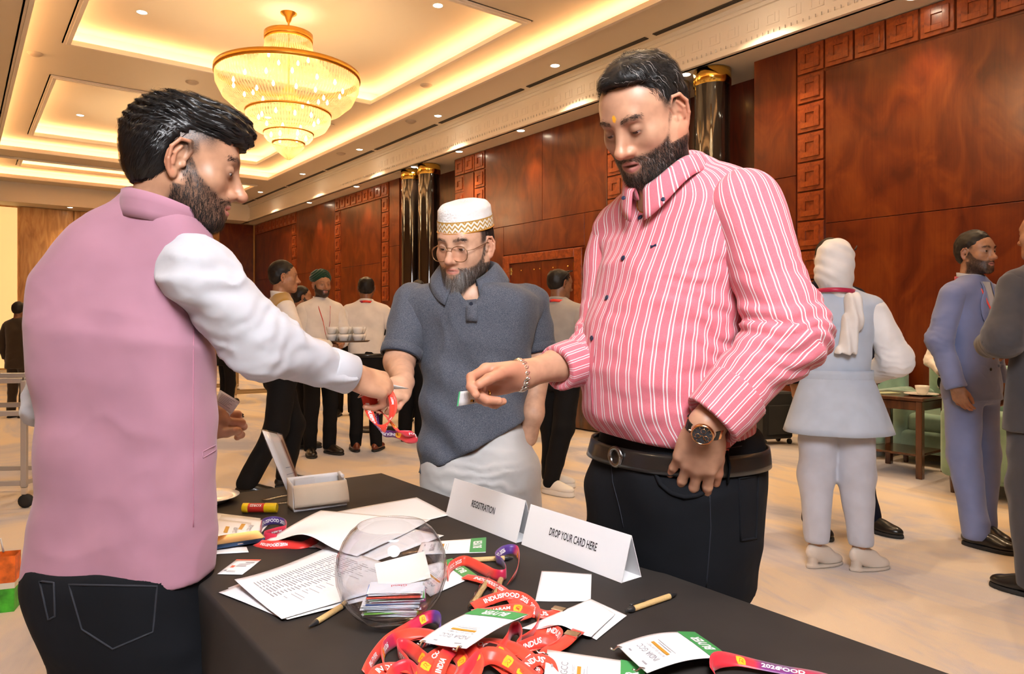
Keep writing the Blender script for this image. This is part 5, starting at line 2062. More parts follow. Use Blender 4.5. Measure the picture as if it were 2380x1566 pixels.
def polo_man():
 f = A3((-0.25, -0.97)); f /= np.linalg.norm(f)
 r = A3((f[1], -f[0], 0)); ff = A3((*f, 0))
 root = empty('person', (0, 0, 0), 0, 'man in grey polo shirt wearing a white and gold cap and round glasses', 'person')
 skin = []
 D = 2.42
 M['polo'] = cloth_mat('pique_polo', (0.060, 0.070, 0.095), 0.9, 620, 0.5, 0.08, 0.1, fold=0.3, col2=(0.15, 0.16, 0.19), tint=0.8)
 M['polo_dark'] = cloth_mat('navy_rib', (0.02, 0.025, 0.045), 0.9)
 M['chino'] = cloth_mat('pale_grey_chino', (0.52, 0.51, 0.50), 0.85, 900, 0.3, 0.05, 0.2, fold=0.35)
 rows = px_rows([(652, 1035, 1165, 0, 0.85), (668, 990, 1212, 0, 0.66), (688, 952, 1238, 0, 0.58), (720, 944, 1246, 0, 0.58), (790, 966, 1236, 0, 0.62), (870, 984, 1226, 0, 0.68), (950, 982, 1224, 0, 0.74),
     (1020, 980, 1230, 0, 0.74), (1110, 980, 1236, 0, 0.72)], D, f)
 Lp = Loft(rows, yaw_of(f), n=2.4, cap=0.01)
 B = Body().u(Lp.prim())
 B.u(cone(PX(1050, 688, 2.45), PX(962, 708, 2.44), 0.045, 0.064), 0.04).u(cone(PX(1140, 688, 2.47), PX(1230, 708, 2.49), 0.045, 0.064), 0.04)
 B.cut(ell(PX(1094, 668, 2.29), (0.040, 0.09, 0.055)), 0.01)
 B.disp(wrinkle(0.014, (5, 5, 4), 31.0))
 B.disp(lambda p: 0.006 * np.sin((p[:, 2] * 1.1 + p[:, 0] * 0.9) * 42 + 4 * vnoise(p * 5)) * sstep(1.25, 1.05, p[:, 2]))
 B.disp(wrinkle(0.006, (12, 12, 8), 35.0))
 lo, hi = PX(985, 1104, D - 0.1), PX(1232, 968, D - 0.05)
 nrm = np.cross(hi - lo, A3((0, 1, 0.0))); nrm = nrm if nrm[2] < 0 else -nrm
 B.keep(plane(lo, nrm), 0.006)
 V, F = B.mesh(0.008)
 parts = [(V, F)]
 # sleeves
 shR, elR = PX(962, 706, 2.44), PX(928, 840, 2.36)
 shL, elL = PX(1232, 706, 2.50), PX(1254, 830, 2.48)
 w_ = wrinkle(0.006, (10, 10, 10), 3.0)
 s1 = sleeve([shR, shR * 0.12 + elR * 0.88], [0.072, 0.064], h=0.007, folds=w_)
 s2 = sleeve([shL, shL * 0.12 + elL * 0.88], [0.072, 0.058], h=0.007, folds=w_)
 V, F, at = join(parts + [s1, s2])
 shirt = mobj('polo_shirt', V, F, M['polo'], root)
 for a, b, rad in ((shR, elR, 0.0655), (shL, elL, 0.0600)):
  d = b - a; d = d / np.linalg.norm(d)
  e = a * 0.12 + b * 0.88
  cv, cf, _ = cuff_ring(e - d * 0.010, d, rad, 0.03, 0.003)
  mobj('sleeve_band', cv, cf, M['polo'], shirt)
  cv, cf, _ = cuff_ring(e + d * 0.006, d, rad - 0.001, 0.006, 0.003)
  mobj('sleeve_tipping', cv, cf, M['polo_dark'], shirt)
 # collar
 nb = PX(1092, 655, 2.41)
 Rn = frame(A3((-0.10, -0.97, -0.28)), up=(0.05, 0, 1))
 cv, cf, _ = collar_fold(nb + A3((0.0, -0.004, 0.012)), Rn, 0.080, 0.052, 0.058, 0.050, gap=0.40, tip=0.02, ry=1.0)
 co = mobj('collar', cv, cf, M['polo'], shirt)
 # placket with button
 pp = [on_surface(B.f, PX(x, y, 2.1), A3(((x - CX) / FPX, 1, 0))) for x, y in ((1096, 678), (1097, 700), (1098, 722), (1098, 746))]
 def plk(u, v):
  i = u * 3; k = min(int(i), 2); q = pp[k] + (pp[k + 1] - pp[k]) * (i - k)
  return q + r * (v - 0.5) * -0.036 + ff * 0.007
 pv, pf = band(plk, 8, 3, 0.003)
 pk = mobj('placket', pv, pf, M['polo'], shirt)
 disc(plk(0.36, 0.5) + ff * 0.002, ff, 0.0065, 0.003, M['polo_dark'], 'button', shirt)
 vv = Body().u(ell((0, 0, 0), (1, 1, 1)))
 # arms
 hR = PX(938, 890, 2.16)
 d = hR - elR; d /= np.linalg.norm(d)
 B1 = Body().u(cone(shR, elR, 0.052, 0.046)).u(cone(elR, hR, 0.046, 0.030), 0.03)
 V, F = B1.mesh(0.006); skin.append((V, F, {}))
 hp, _ = hand_part(hR, frame(A3((-0.10, -0.75, -0.25)), up=(0.6, -0.2, 0.8)), 0.98, (0.7, 0.8, 0.9, 0.9), (0.4, 0.4), 0.05, arm=elR, arm_r=0.036, h=0.003)
 skin.append(hp)
 wL = PX(1240, 960, 2.37)
 B2 = Body().u(cone(shL, elL, 0.050, 0.046)).u(cone(elL, wL, 0.046, 0.030), 0.03).u(cone(wL, PX(1226, 1015, 2.40), 0.030, 0.034), 0.03)
 V, F = B2.mesh(0.006); skin.append((V, F, {}))
 # ---- head
 hc = PX(1079, 570, 2.36)
 R = head_frame((-0.42, -0.90), 14, 3)
 def hairmask(V):
  x, y, z = np.abs(V[:, 0]), V[:, 1], V[:, 2]
  side = sstep(0.0, 0.02, z) * (1 - sstep(0.018, 0.034, y)) * (x > 0.05)
  back = sstep(-0.05, -0.02, z) * (1 - sstep(-0.04, -0.02, y))
  return np.maximum(side, back) * (1 - sstep(0.079, 0.083, x))
 def hair(B_):
  H = Body()
  H.u(ell((0, -0.022, 0.036), (0.0805, 0.101, 0.080)))
  H.u(ell((0, -0.045, 0.0), (0.075, 0.070, 0.070)), 0.02)
  H.cut(plane((0, 0, 0.055), (0, 0, -1)), 0.01)
  H.cut(ell((0, 0.098, 0.0), (0.105, 0.072, 0.11)), 0.01)
  for s in (-1, 1):
   H.cut(ell((s * 0.092, -0.010, -0.022), (0.028, 0.036, 0.050)), 0.008)
  H.cut(plane((0, -0.07, -0.055), (0, -0.35, 1)), 0.008)
  H.disp(lambda p: 0.002 * vnoise(p * 80))
  return H
 sp = dict(w=1.04, fat=0.004, nose=0.8, beard=0.80, fine=True, beard_n=4200, beard_len=0.016, chin_len=0.040, beard_lift=0.35, beard_w=0.0011, lid=(-26, 0.0028), gaze=(0, 1, -0.55), grey=0.25, grey_chin=0.7,
     beardm='hair_grey', beard_line=-0.012, hairmask=hairmask, hair=hair, seed=13, soul=1.6)
 skin.append(make_head(root, hc, R, sp, nb + A3((0.0, 0.015, -0.06)), 0.064, h=0.0030, sc=1.03))
 cb = Body().u(ell(PX(1094, 694, 2.38), (0.075, 0.06, 0.07)))
 V, F = cb.mesh(0.006); skin.insert(0, (V, F, {}))
 skin.append(skin.pop())
 nk = nb + A3((0, 0.015, -0.07))
 V, F, at = weld_body(skin[::-1], [([nk, shR], 0.03), ([nk, shL], 0.03), ([shR, elR], 0.02), ([nk, PX(1094, 694, 2.38)], 0.03)])
 mobj('body', V, F, SK_P, root, attrs=at)
 # ---- cap
 sc = 1.03
 tow = lambda P_: hc + (A3(P_) * sc) @ R.T
 mc = pbr('white_cap_cloth', (0.84, 0.83, 0.82), 0.8, bump=(160, 0.5, 2))
 mg = bpy.data.materials.new('gold_zigzag'); mg.use_nodes = True
 N, L = nt(mg); b = N['Principled BSDF']; b.inputs['Roughness'].default_value = 0.6
 aU = N.new('ShaderNodeAttribute'); aU.attribute_name = 'cu'; aV = N.new('ShaderNodeAttribute'); aV.attribute_name = 'cv'
 def mth(op, x, y=None):
  n = N.new('ShaderNodeMath'); n.operation = op
  for i, v in enumerate((x, y)):
   if v is None: continue
   if isinstance(v, (int, float)): n.inputs[i].default_value = v
   else: L.new(v, n.inputs[i])
  return n.outputs[0]
 zz = mth('PINGPONG', mth('MULTIPLY', aU.outputs['Fac'], 56.0), 1.0)
 q = mth('FRACT', mth('ADD', mth('MULTIPLY', aV.outputs['Fac'], 2.6), mth('MULTIPLY', zz, 0.8)))
 g1 = mth('GREATER_THAN', q, 0.55)
 edge = mth('GREATER_THAN', mth('ABSOLUTE', mth('SUBTRACT', aV.outputs['Fac'], 0.5)), 0.40)
 fac = mth('MAXIMUM', g1, edge)
 x = N.new('ShaderNodeMix'); x.data_type = 'RGBA'; L.new(fac, x.inputs['Factor'])
 x.inputs[6].default_value = (0.80, 0.77, 0.70, 1); x.inputs[7].default_value = (0.46, 0.25, 0.035, 1)
 L.new(x.outputs[2], b.inputs['Base Color'])
 def cap_pt(u, v, g=0.0):
  a = 2 * math.pi * u
  z0 = 0.052 - 0.006 * math.cos(a)              # lower edge, a=0 front
  prof = [(0.0, 0.0), (0.30, 0.030), (0.62, 0.064), (0.80, 0.079), (0.92, 0.085), (1.0, 0.086)]
  zz_ = np.interp(v, [p_[0] for p_ in prof], [p_[1] for p_ in prof])
  sh = np.interp(v, [0, 0.3, 0.62, 0.8, 0.92, 1.0], [1.0, 0.99, 0.955, 0.82, 0.5, 0.0])
  return tow((( 0.0825 + g) * sh * math.sin(a), -0.018 + (0.104 + g) * sh * math.cos(a), z0 + zz_))
 n, m = 48, 22
 V = np.array([cap_pt(i / n, j / (m - 1)) for i in range(n) for j in range(m)])
 F = [(i * m + j, ((i + 1) % n) * m + j, ((i + 1) % n) * m + j + 1, i * m + j + 1) for i in range(n) for j in range(m - 1)]
 cap = mobj('cap', V, F, mc, root)
 mm_ = 6
 V = np.array([cap_pt(i / 96, -0.01 + 0.36 * j / (mm_ - 1), 0.0015) for i in range(97) for j in range(mm_)])
 F = [(i * mm_ + j, (i + 1) * mm_ + j, (i + 1) * mm_ + j + 1, i * mm_ + j + 1) for i in range(96) for j in range(mm_ - 1)]
 mobj('gold_band', V, F, mg, cap, attrs={'cu': np.repeat(np.arange(97) / 96, mm_), 'cv': np.tile(np.arange(mm_) / (mm_ - 1), 97)})
 rim = [cap_pt(i / 60, -0.012, 0.002) for i in range(60)]
 MB().tube(rim, 0.0016, 5, closed=True).build('edge_braid', M['gold_paint'], cap, True)
 # ---- glasses
 gl = M['gold']
 gf = MB()
 lens = []
 for s in (-1, 1):
  ring_ = []
  for k in range(28):
   a = 2 * math.pi * k / 28
   ca, sa = math.cos(a), math.sin(a)
   ex = 2.6
   rx, rz = 0.027, (0.021 if sa > 0 else 0.026)
   kk = (abs(ca) ** ex + abs(sa) ** ex) ** (-1 / ex)
   ring_.append(tow((s * 0.034 + rx * ca * kk, 0.098 - 0.10 * (abs(s * 0.034 + rx * ca * kk) - 0.006) ** 1.0 * 0.28, -0.010 + rz * sa * kk)))
  gf.tube(ring_, 0.0013, 6, closed=True)
  lens.append(ring_)
 gf.tube([tow((-0.008, 0.0985, -0.004)), tow((0, 0.101, -0.002)), tow((0.008, 0.0985, -0.004))], 0.0013, 6)
 gf.tube([tow((-0.010, 0.0985, 0.006)), tow((0, 0.100, 0.007)), tow((0.010, 0.0985, 0.006))], 0.0010, 6)
 for s in (-1, 1):
  gf.tube([tow((s * 0.061, 0.090, -0.002)), tow((s * 0.070, 0.070, -0.001)), tow((s * 0.082, 0.0, 0.010)), tow((s * 0.083, -0.012, 0.006)), tow((s * 0.084, -0.028, -0.018))], 0.0013, 6)
 go = gf.build('glasses', pbr('bronze_wire', (0.35, 0.20, 0.10), 0.3, 0.9), root, True)
 gm = clear_mat('spectacle_lens', (1.0, 0.93, 0.90), 0.12)
 for ring_ in lens:
  c_ = sum(ring_) / len(ring_)
  mobj('lens', np.array(list(ring_) + [c_]), [(k, (k + 1) % 28, 28) for k in range(28)], gm, go)
 # ---- trousers
 hr = px_rows([(940, 1012, 1206, 0, 0.6), (1010, 1000, 1222, 0, 0.66), (1080, 984, 1250, 0, 0.76), (1150, 984, 1250, 0, 0.76), (1220, 988, 1248, 0, 0.7)], D, f)
 T = Body().u(Loft(hr, yaw_of(f), n=2.5, cap=0.02).prim())
 hipc = PX(1118, 1170, D)
 for s in (-1, 1):
  hp_ = hipc + r * s * 0.095
  kn = A3((hp_[0] + r[0] * s * 0.015, hp_[1], 0.45)); an = A3((hp_[0] + r[0] * s * 0.03, hp_[1] + 0.02, 0.06))
  T.u(cone(hp_, kn, 0.104, 0.080), 0.012).u(cone(kn, an, 0.075, 0.062), 0.03)
  add_shoes(root, [(an - ff * 0.09 - A3((0, 0, 0.06)), an + ff * 0.19 - A3((0, 0, 0.06)))], M['leather_brown'], M['rubber'], h=0.012)
 T.disp(wrinkle(0.011, (6, 6, 7), 40.0))
 T.disp(crease(PX(1118, 1120, 2.25), (0.0, 0.2, 1), 0.006, 0.035, 0.13, 3.0))
 T.cut(ell(PX(1118, 1200, 2.22), (0.012, 0.05, 0.11)), 0.03)
 V, F = T.mesh(0.008)
 mobj('trousers', V, F, M['chino'], root)


def rebase(root, x, y):
 root.location = (x, y, 0)
 for c in root.children:
  c.location = (c.location[0] - x, c.location[1] - y, c.location[2])


VM = vest_man()
SM = striped_man()
polo_man()
for o_, xy in zip([o for o in COL.objects if o.name.startswith('person') and o.parent is None][:3], (PX(336, 1600, 1.42), PX(1552, 1260, 1.62), PX(1118, 1170, 2.42))):
 rebase(o_, xy[0], xy[1])

# ------------------------------------------------------------------ the registration table and what lies on it
ZT = 0.752
T0, T1, S0, S1 = 0.372, 1.12, 0.30, 2.18
M['tablecloth'] = cloth_mat('black_tablecloth', (0.029, 0.0245, 0.022), 0.7, 1300, 0.3, 0.10, 0.0)
M['paper'] = pbr('white_paper', (0.80, 0.79, 0.80), 0.7)
M['paper_cream'] = pbr('cream_paper', (0.72, 0.60, 0.46), 0.75)
M['ink'] = pbr('black_ink', (0.02, 0.02, 0.022), 0.6)
M['ink_grey'] = pbr('grey_ink', (0.30, 0.30, 0.33), 0.7)
M['green_print'] = pbr('green_print', (0.06, 0.30, 0.085), 0.45)
M['white_print'] = pbr('white_print', (0.85, 0.84, 0.84), 0.5)
M['gold_print'] = pbr('ochre_print', (0.50, 0.25, 0.03), 0.5)
M['chrome'] = pbr('chrome', (0.75, 0.74, 0.72), 0.18, 1.0)
M['kraft'] = pbr('kraft_barrel', (0.60, 0.40, 0.17), 0.6, bump=(300, 0.2, 2))
M['black_plastic'] = pbr('black_plastic', (0.02, 0.02, 0.021), 0.35)
M['clear'] = clear_mat('clear_plastic', (0.96, 0.97, 0.98), 0.8, 0.05, 0.06)


def tablecloth():
 tb = empty('folding_table', W((T0 + T1) / 2, (S0 + S1) / 2), ROT, 'long folding table hidden under the black cloth', 'table')
 MB().box((0, 0, 0.728), (T1 - T0 - 0.02, S1 - S0 - 0.02, 0.03), ch=0.004).build('table_top', M['white_rubber'], tb)
 for a in (-1, 1):
  for b in (-1, 1):
   MB().tube([(a * 0.30, b * 0.75, 0.715), (a * 0.31, b * 0.78, 0.0)], 0.014, 8).build('leg', M['chrome'], tb, True)
 cx, cy, hx, hy, rc = (T0 + T1) / 2, (S0 + S1) / 2, (T1 - T0) / 2, (S1 - S0) / 2, 0.012
 loop = []
 def edge(x0, y0, x1, y1, n):
  for k in range(n):
   loop.append((x0 + (x1 - x0) * k / n, y0 + (y1 - y0) * k / n))
 edge(-hx, -hy, hx, -hy, 24); edge(hx, -hy, hx, hy, 56); edge(hx, hy, -hx, hy, 24); edge(-hx, hy, -hx, -hy, 56)
 n = len(loop)
 P = np.array(loop)
 per = np.linalg.norm(np.roll(P, -1, 0) - P, axis=1).cumsum()
 nx = np.where(np.abs(P[:, 0]) > hx - 1e-6, np.sign(P[:, 0]), 0); ny = np.where(np.abs(P[:, 1]) > hy - 1e-6, np.sign(P[:, 1]), 0)
 V, F = [], []
 lv = [(0.0, ZT - 0.0005), (0.004, ZT - 0.002), (0.007, ZT - 0.008), (0.012, 0.70), (0.022, 0.55), (0.03, 0.38), (0.038, 0.18), (0.045, 0.012)]
 for k, (o, z) in enumerate(lv):
  for i in range(n):
   w = max(0, k - 2) * 0.006 * math.sin(per[i] * 19 + 1.3 * math.sin(per[i] * 5))
   V.append((cx + P[i, 0] + nx[i] * (o + w), cy + P[i, 1] + ny[i] * (o + w), z))
 for k in range(len(lv) - 1):
  for i in range(n):
   j = (i + 1) % n
   F.append((k * n + i, (k + 1) * n + i, (k + 1) * n + j, k * n + j))
 c0 = len(V)
 F.append(tuple(range(n)))
 o = mobj('tablecloth', V, F, M['tablecloth'], None, True)
 hall(o)
 tag(o, 'black cloth draped over the registration table', 'tablecloth')


tablecloth()

# ---- text as real meshes
_TC = {}


def text_geo(s, bold=0.0):
 key = (s, bold)
 if key not in _TC:
  cu = bpy.data.curves.new('lettering', 'FONT')
  cu.body = s
  cu.align_x = 'CENTER'; cu.align_y = 'CENTER'
  cu.resolution_u = 2
  cu.offset = bold
  ob = bpy.data.objects.new('lettering', cu)
  COL.objects.link(ob)
  dg = bpy.context.evaluated_depsgraph_get()
  me = ob.evaluated_get(dg).to_mesh()
  V = np.array([tuple(v.co) for v in me.vertices]); F = [tuple(p.vertices) for p in me.polygons]
  ob.evaluated_get(dg).to_mesh_clear()
  bpy.data.objects.remove(ob); bpy.data.curves.remove(cu)
  _TC[key] = (V, F)
 return _TC[key]


def text_on(fn, s, height, width=None, bold=0.012):
 """text mapped by fn(x, y) -> point; height is the letter height in metres"""
 V, F = text_geo(s, bold)
 k = height / 0.72
 w = (V[:, 0].max() - V[:, 0].min()) * k
 kx = k * (width / w if width else 1.0)
 return np.array([fn(v[0] * kx, v[1] * k) for v in V]), F


def face_fn(c, ex, ey, lift=0.0006):
 c, ex, ey = A3(c), A3(ex) / np.linalg.norm(ex), A3(ey) / np.linalg.norm(ey)
 n = np.cross(ex, ey)
 return lambda x, y: c + ex * x + ey * y + n * lift


def quad_fn(P, wave=0.0, seed=0.0, lift=0.0, curl=None):
 """bilinear sheet over four corners P0..P3 (u along P0->P1, v along P0->P3) with slight waves"""
 P = [A3(p) for p in P]
 def fn(u, v):
  q = P[0] * (1 - u) * (1 - v) + P[1] * u * (1 - v) + P[2] * u * v + P[3] * (1 - u) * v
  z = wave * (math.sin(u * 4.2 + seed) * math.cos(v * 3.3 + seed * 2) + 1.0) + lift
  if curl is not None: z += curl(u, v)
  return q + A3((0, 0, z))
 return fn


def sheet(name, corners, mat, label, cat='paper', group=None, wave=0.0015, seed=0.0, curl=None, n=18, th=0.0006, z=ZT):
 P = [TB(c[0], c[1], c[2] if len(c) > 2 else z) if not isinstance(c, np.ndarray) else c for c in corners]
 fn = quad_fn(P, wave, seed, 0.0006, curl)
 V, F = band(fn, n, n, th)
 up = np.cross(P[1] - P[0], P[3] - P[0])[2]
 o = mobj(name, V, F, mat)
 if label: tag(o, label, cat, group)
 return o, fn, (1 if up > 0 else -1)


def flat_patch(fn, u0, u1, v0, v1, mat, name, parent, lift=0.0009, n=6):
 V, F = [], []
 for i in range(n + 1):
  for j in range(n + 1):
   V.append(fn(u0 + (u1 - u0) * i / n, v0 + (v1 - v0) * j / n) + A3((0, 0, lift)))
 for i in range(n):
  for j in range(n):
   F.append((i * (n + 1) + j, (i + 1) * (n + 1) + j, (i + 1) * (n + 1) + j + 1, i * (n + 1) + j + 1))
 return mobj(name, V, F, mat, parent)


def strokes(fn, lines, mat, name, parent, lift=0.0009):
 """many little printed dashes (u0, u1, v0, v1) as one mesh"""
 V, F = [], []
 for u0, u1, v0, v1 in lines:
  b = len(V)
  V += [fn(u0, v0) + A3((0, 0, lift)), fn(u1, v0) + A3((0, 0, lift)), fn(u1, v1) + A3((0, 0, lift)), fn(u0, v1) + A3((0, 0, lift))]
  F.append((b, b + 1, b + 2, b + 3))
 o = mobj(name, V, F, mat, parent, False)
 o['kind'] = 'stuff'
 return o


def text_uv(fn, s, uc, vc, hgt, wid, mat, name, parent, rot=0, lift=0.001, bold=0.012, W_=1.0, H_=1.0, flip=1):
 """text on a sheet in its u, v space; hgt along v, wid along u (fractions); rot 0/90/180/270"""
 V, F = text_geo(s, bold)
 x = V[:, 0] / (V[:, 0].max() - V[:, 0].min()); y = V[:, 1] / 0.72
 if rot == 0: U, Vv = uc + x * wid * flip, vc + y * hgt
 elif rot == 180: U, Vv = uc - x * wid * flip, vc - y * hgt
 elif rot == 90: U, Vv = uc - y * hgt * flip, vc + x * wid
 else: U, Vv = uc + y * hgt * flip, vc - x * wid
 return mobj(name, np.array([fn(a, b) + A3((0, 0, lift)) for a, b in zip(U, Vv)]), F, mat, parent, False)


# ---- tent cards
def tent(bl, br, dep, hgt, text, tw, th_, label, h0=0.0):
 a, b = TB(*bl), TB(*br)
 ex = b - a; L_ = np.linalg.norm(ex); ex /= L_
 ey = A3((-ex[1], ex[0], 0))
 r = empty('tent_card', tuple((a + b) / 2), 0, label, 'sign', 'folded white table signs')
 c = (a + b) / 2
 up = A3((0, 0, 1))
 apexF = ey * dep / 2 + up * hgt
 for nm, q0, q1 in (('front_panel', ey * 0, apexF), ('back_panel', ey * dep, apexF), ('base_panel', ey * 0.002 + up * 0.001, ey * dep + up * 0.001)):
  fn = lambda u, v: ex * (u - 0.5) * L_ + q0 * (1 - v) + q1 * v
  V, F = band(fn, 3, 3, 0.0012)
  mobj(nm, V, F, M['paper'], r, False)
 n = np.cross(ex, apexF / np.linalg.norm(apexF))
 f2 = face_fn(apexF * 0.52 + n * 0.0002, ex, apexF, 0.0014)
 V, F = text_on(f2, text, th_, tw, 0.012)
 mobj('lettering', V, F, M['ink'], r, False)
 return r


tent((1036, 1197), (1200, 1262), 0.055, 0.092, 'REGISTRATION', 0.098, 0.0165, 'white folded table sign reading REGISTRATION')
tent((1212, 1265), (1445, 1355), 0.055, 0.086, 'DROP YOUR CARD HERE', 0.145, 0.0165, 'white folded table sign reading DROP YOUR CARD HERE')


# ---- glass bowl with business cards
def bowl():
 c = TB(910, 1440)
 out = [(0.0, 0.0), (0.040, 0.0), (0.047, 0.004), (0.066, 0.018), (0.0835, 0.042), (0.0915, 0.068), (0.0928, 0.088), (0.0895, 0.112), (0.080, 0.134), (0.069, 0.149), (0.0585, 0.158)]
 inn = [(0.0560, 0.1585), (0.0665, 0.149), (0.0775, 0.134), (0.0870, 0.112), (0.0902, 0.088), (0.0888, 0.068), (0.0805, 0.043), (0.062, 0.022), (0.040, 0.012), (0.0, 0.011)]
 o = MB().lathe(out + [(0.0575, 0.1595)] + inn, n=64, cap=False).build('glass_bowl', clear_mat('bowl_glass', (0.97, 0.98, 1.0), 1.3, 0.0, 0.03), None, True, loc=tuple(c))
 tag(o, 'round clear glass fishbowl holding a stack of business cards', 'bowl')
 rs = np.random.RandomState(4)
 cols = [(0.85, 0.84, 0.85), (0.80, 0.80, 0.83), (0.86, 0.85, 0.82), (0.70, 0.72, 0.78), (0.84, 0.84, 0.86)]
 odd = {5: (0.25, 0.55, 0.08), 9: (0.12, 0.12, 0.14), 17: (0.10, 0.14, 0.35), 20: (0.45, 0.05, 0.15), 24: (0.15, 0.45, 0.12), 27: (0.65, 0.10, 0.06), 29: (0.10, 0.25, 0.6)}
 z = c[2] + 0.0165
 n = 34
 for k in range(n):
  th = 0.0012
  m = pbr('card_stock', odd.get(k, cols[k % 5]), 0.5)
  o = MB().box((0, 0, 0), (0.088, 0.054, th * 0.8), ch=0.0002).build('business_card', m)
  dx, dy = rs.randn() * 0.0022 + (0.004 if k > 16 else -0.003), rs.randn() * 0.002
  o.location = (c[0] + 0.004 + dx, c[1] - 0.004 + dy, z + th / 2)
  o.rotation_euler = (0, 0, math.radians(rs.randn() * 3 + (6 if k > 16 else 2)))
  z += th
  word = {5: 'green edged', 9: 'black', 17: 'navy edged', 20: 'crimson edged', 24: 'green', 27: 'red edged', 29: 'blue edged'}.get(k)
  if k == n - 1:
   tag(o, 'topmost white business card with red print in the glass bowl', 'card', 'business cards stacked in the bowl')
   fn = lambda u, v, o=o: A3(((u - 0.5) * 0.088, (v - 0.5) * 0.054, th * 0.4))
   text_uv(fn, 'Gland', 0.55, 0.55, 0.16, 0.30, pbr('red_ink', (0.65, 0.05, 0.08), 0.5), 'lettering', o, 180, 0.0003)
  elif word:
   tag(o, f'{word} business card in the stack inside the glass bowl', 'card', 'business cards stacked in the bowl')
  else:
   tag(o, 'plain white business card in the stack inside the glass bowl', 'card', 'business cards stacked in the bowl')
 # one card leaning against the glass
 o = MB().box((0, 0, 0), (0.088, 0.054, 0.0008), ch=0.0002).build('business_card', pbr('card_stock', (0.82, 0.72, 0.62), 0.5))
 o.location = (c[0] + 0.014, c[1] + 0.030, c[2] + 0.072); o.rotation_euler = (math.radians(38), math.radians(-10), math.radians(14))
 tag(o, 'cream business card leaning against the back of the glass bowl', 'card', 'business cards stacked in the bowl')


bowl()

# ---- printed list, several sheets
rs = np.random.RandomState(8)
sheet('paper_sheet', [(508, 1379), (662, 1440), (800, 1380), (640, 1330)], M['paper'], 'lowest printed sheet poking out at the left of the attendee list', 'paper', 'loose attendee list sheets', 0.001, 0.3)
sheet('paper_sheet', [(530, 1368), (668, 1444), (1000, 1362), (765, 1276)], M['paper'], 'middle sheet of the attendee list pile', 'paper', 'loose attendee list sheets', 0.0018, 1.1)
o, fn, sg = sheet('paper_sheet', [(545, 1362, ZT + 0.006), (655, 1442, ZT + 0.003), (1000, 1345, ZT + 0.004), (770, 1271, ZT + 0.004)], M['paper'],
      'top printed attendee list with rows of grey text beside the bowl', 'paper', 'loose attendee list sheets', 0.002, 0.8,
      curl=lambda u, v: 0.010 * (1 - v) ** 4 * (1 - u) ** 2)
ln = []
for k in range(30):
 v = 0.10 + 0.80 * k / 30
 u = 0.16
 for w in (0.10, 0.05, 0.12, 0.09):
  ww = w * (0.6 + 0.5 * rs.rand())
  ln.append((u, u + ww, v, v + 0.007)); u += w + 0.015
 if rs.rand() < 0.5: ln.append((0.60, 0.60 + 0.2 * rs.rand(), v, v + 0.004))
strokes(fn, ln, M['ink_grey'], 'printed_rows', o)

# ---- large blank sheets behind the bowl
sheet('paper_sheet', [(775, 1192), (968, 1156), (1046, 1198), (860, 1240)], M['paper'], 'flat blank sheet reaching to the REGISTRATION sign', 'paper', 'blank sheets behind the bowl', 0.0008, 0.2)
sheet('paper_sheet', [(640, 1240), (800, 1195), (1032, 1246), (850, 1315)], M['paper'], 'blank sheet lying under the curled one behind the bowl', 'paper', 'blank sheets behind the bowl', 0.001, 2.0)
sheet('paper_sheet', [(612, 1262, ZT + 0.004), (746, 1190, ZT + 0.006), (1000, 1210, ZT + 0.004), (830, 1300, ZT + 0.003)], M['paper'], 'curled blank sheet with a raised front edge behind the bowl', 'paper', 'blank sheets behind the bowl', 0.003, 1.7,
   curl=lambda u, v: 0.030 * math.exp(-((v - 0.45) / 0.28) ** 2) * (1 - u) ** 1.5, n=26)

# ---- square blank cards on the right
sheet('paper_sheet', [(1259, 1329), (1375, 1335), (1373, 1400), (1244, 1398)], M['paper'], 'blank white card lying below the DROP YOUR CARD HERE sign', 'paper', 'blank white cards', 0.001, 0.4)
sheet('paper_sheet', [(1375, 1394), (1457, 1432), (1386, 1488), (1290, 1440)], M['paper'], 'lower blank white card with its point to the pen', 'paper', 'blank white cards', 0.0006, 0.9)
sheet('paper_sheet', [(1372, 1394, ZT + 0.003), (1430, 1428, ZT + 0.004), (1374, 1484, ZT + 0.004), (1212, 1462, ZT + 0.006)], M['paper'], 'curled blank white card lying over the other blank card', 'paper', 'blank white cards', 0.001, 0.1,
   curl=lambda u, v: 0.014 * math.exp(-((u - 0.55) / 0.25) ** 2) * v ** 3)


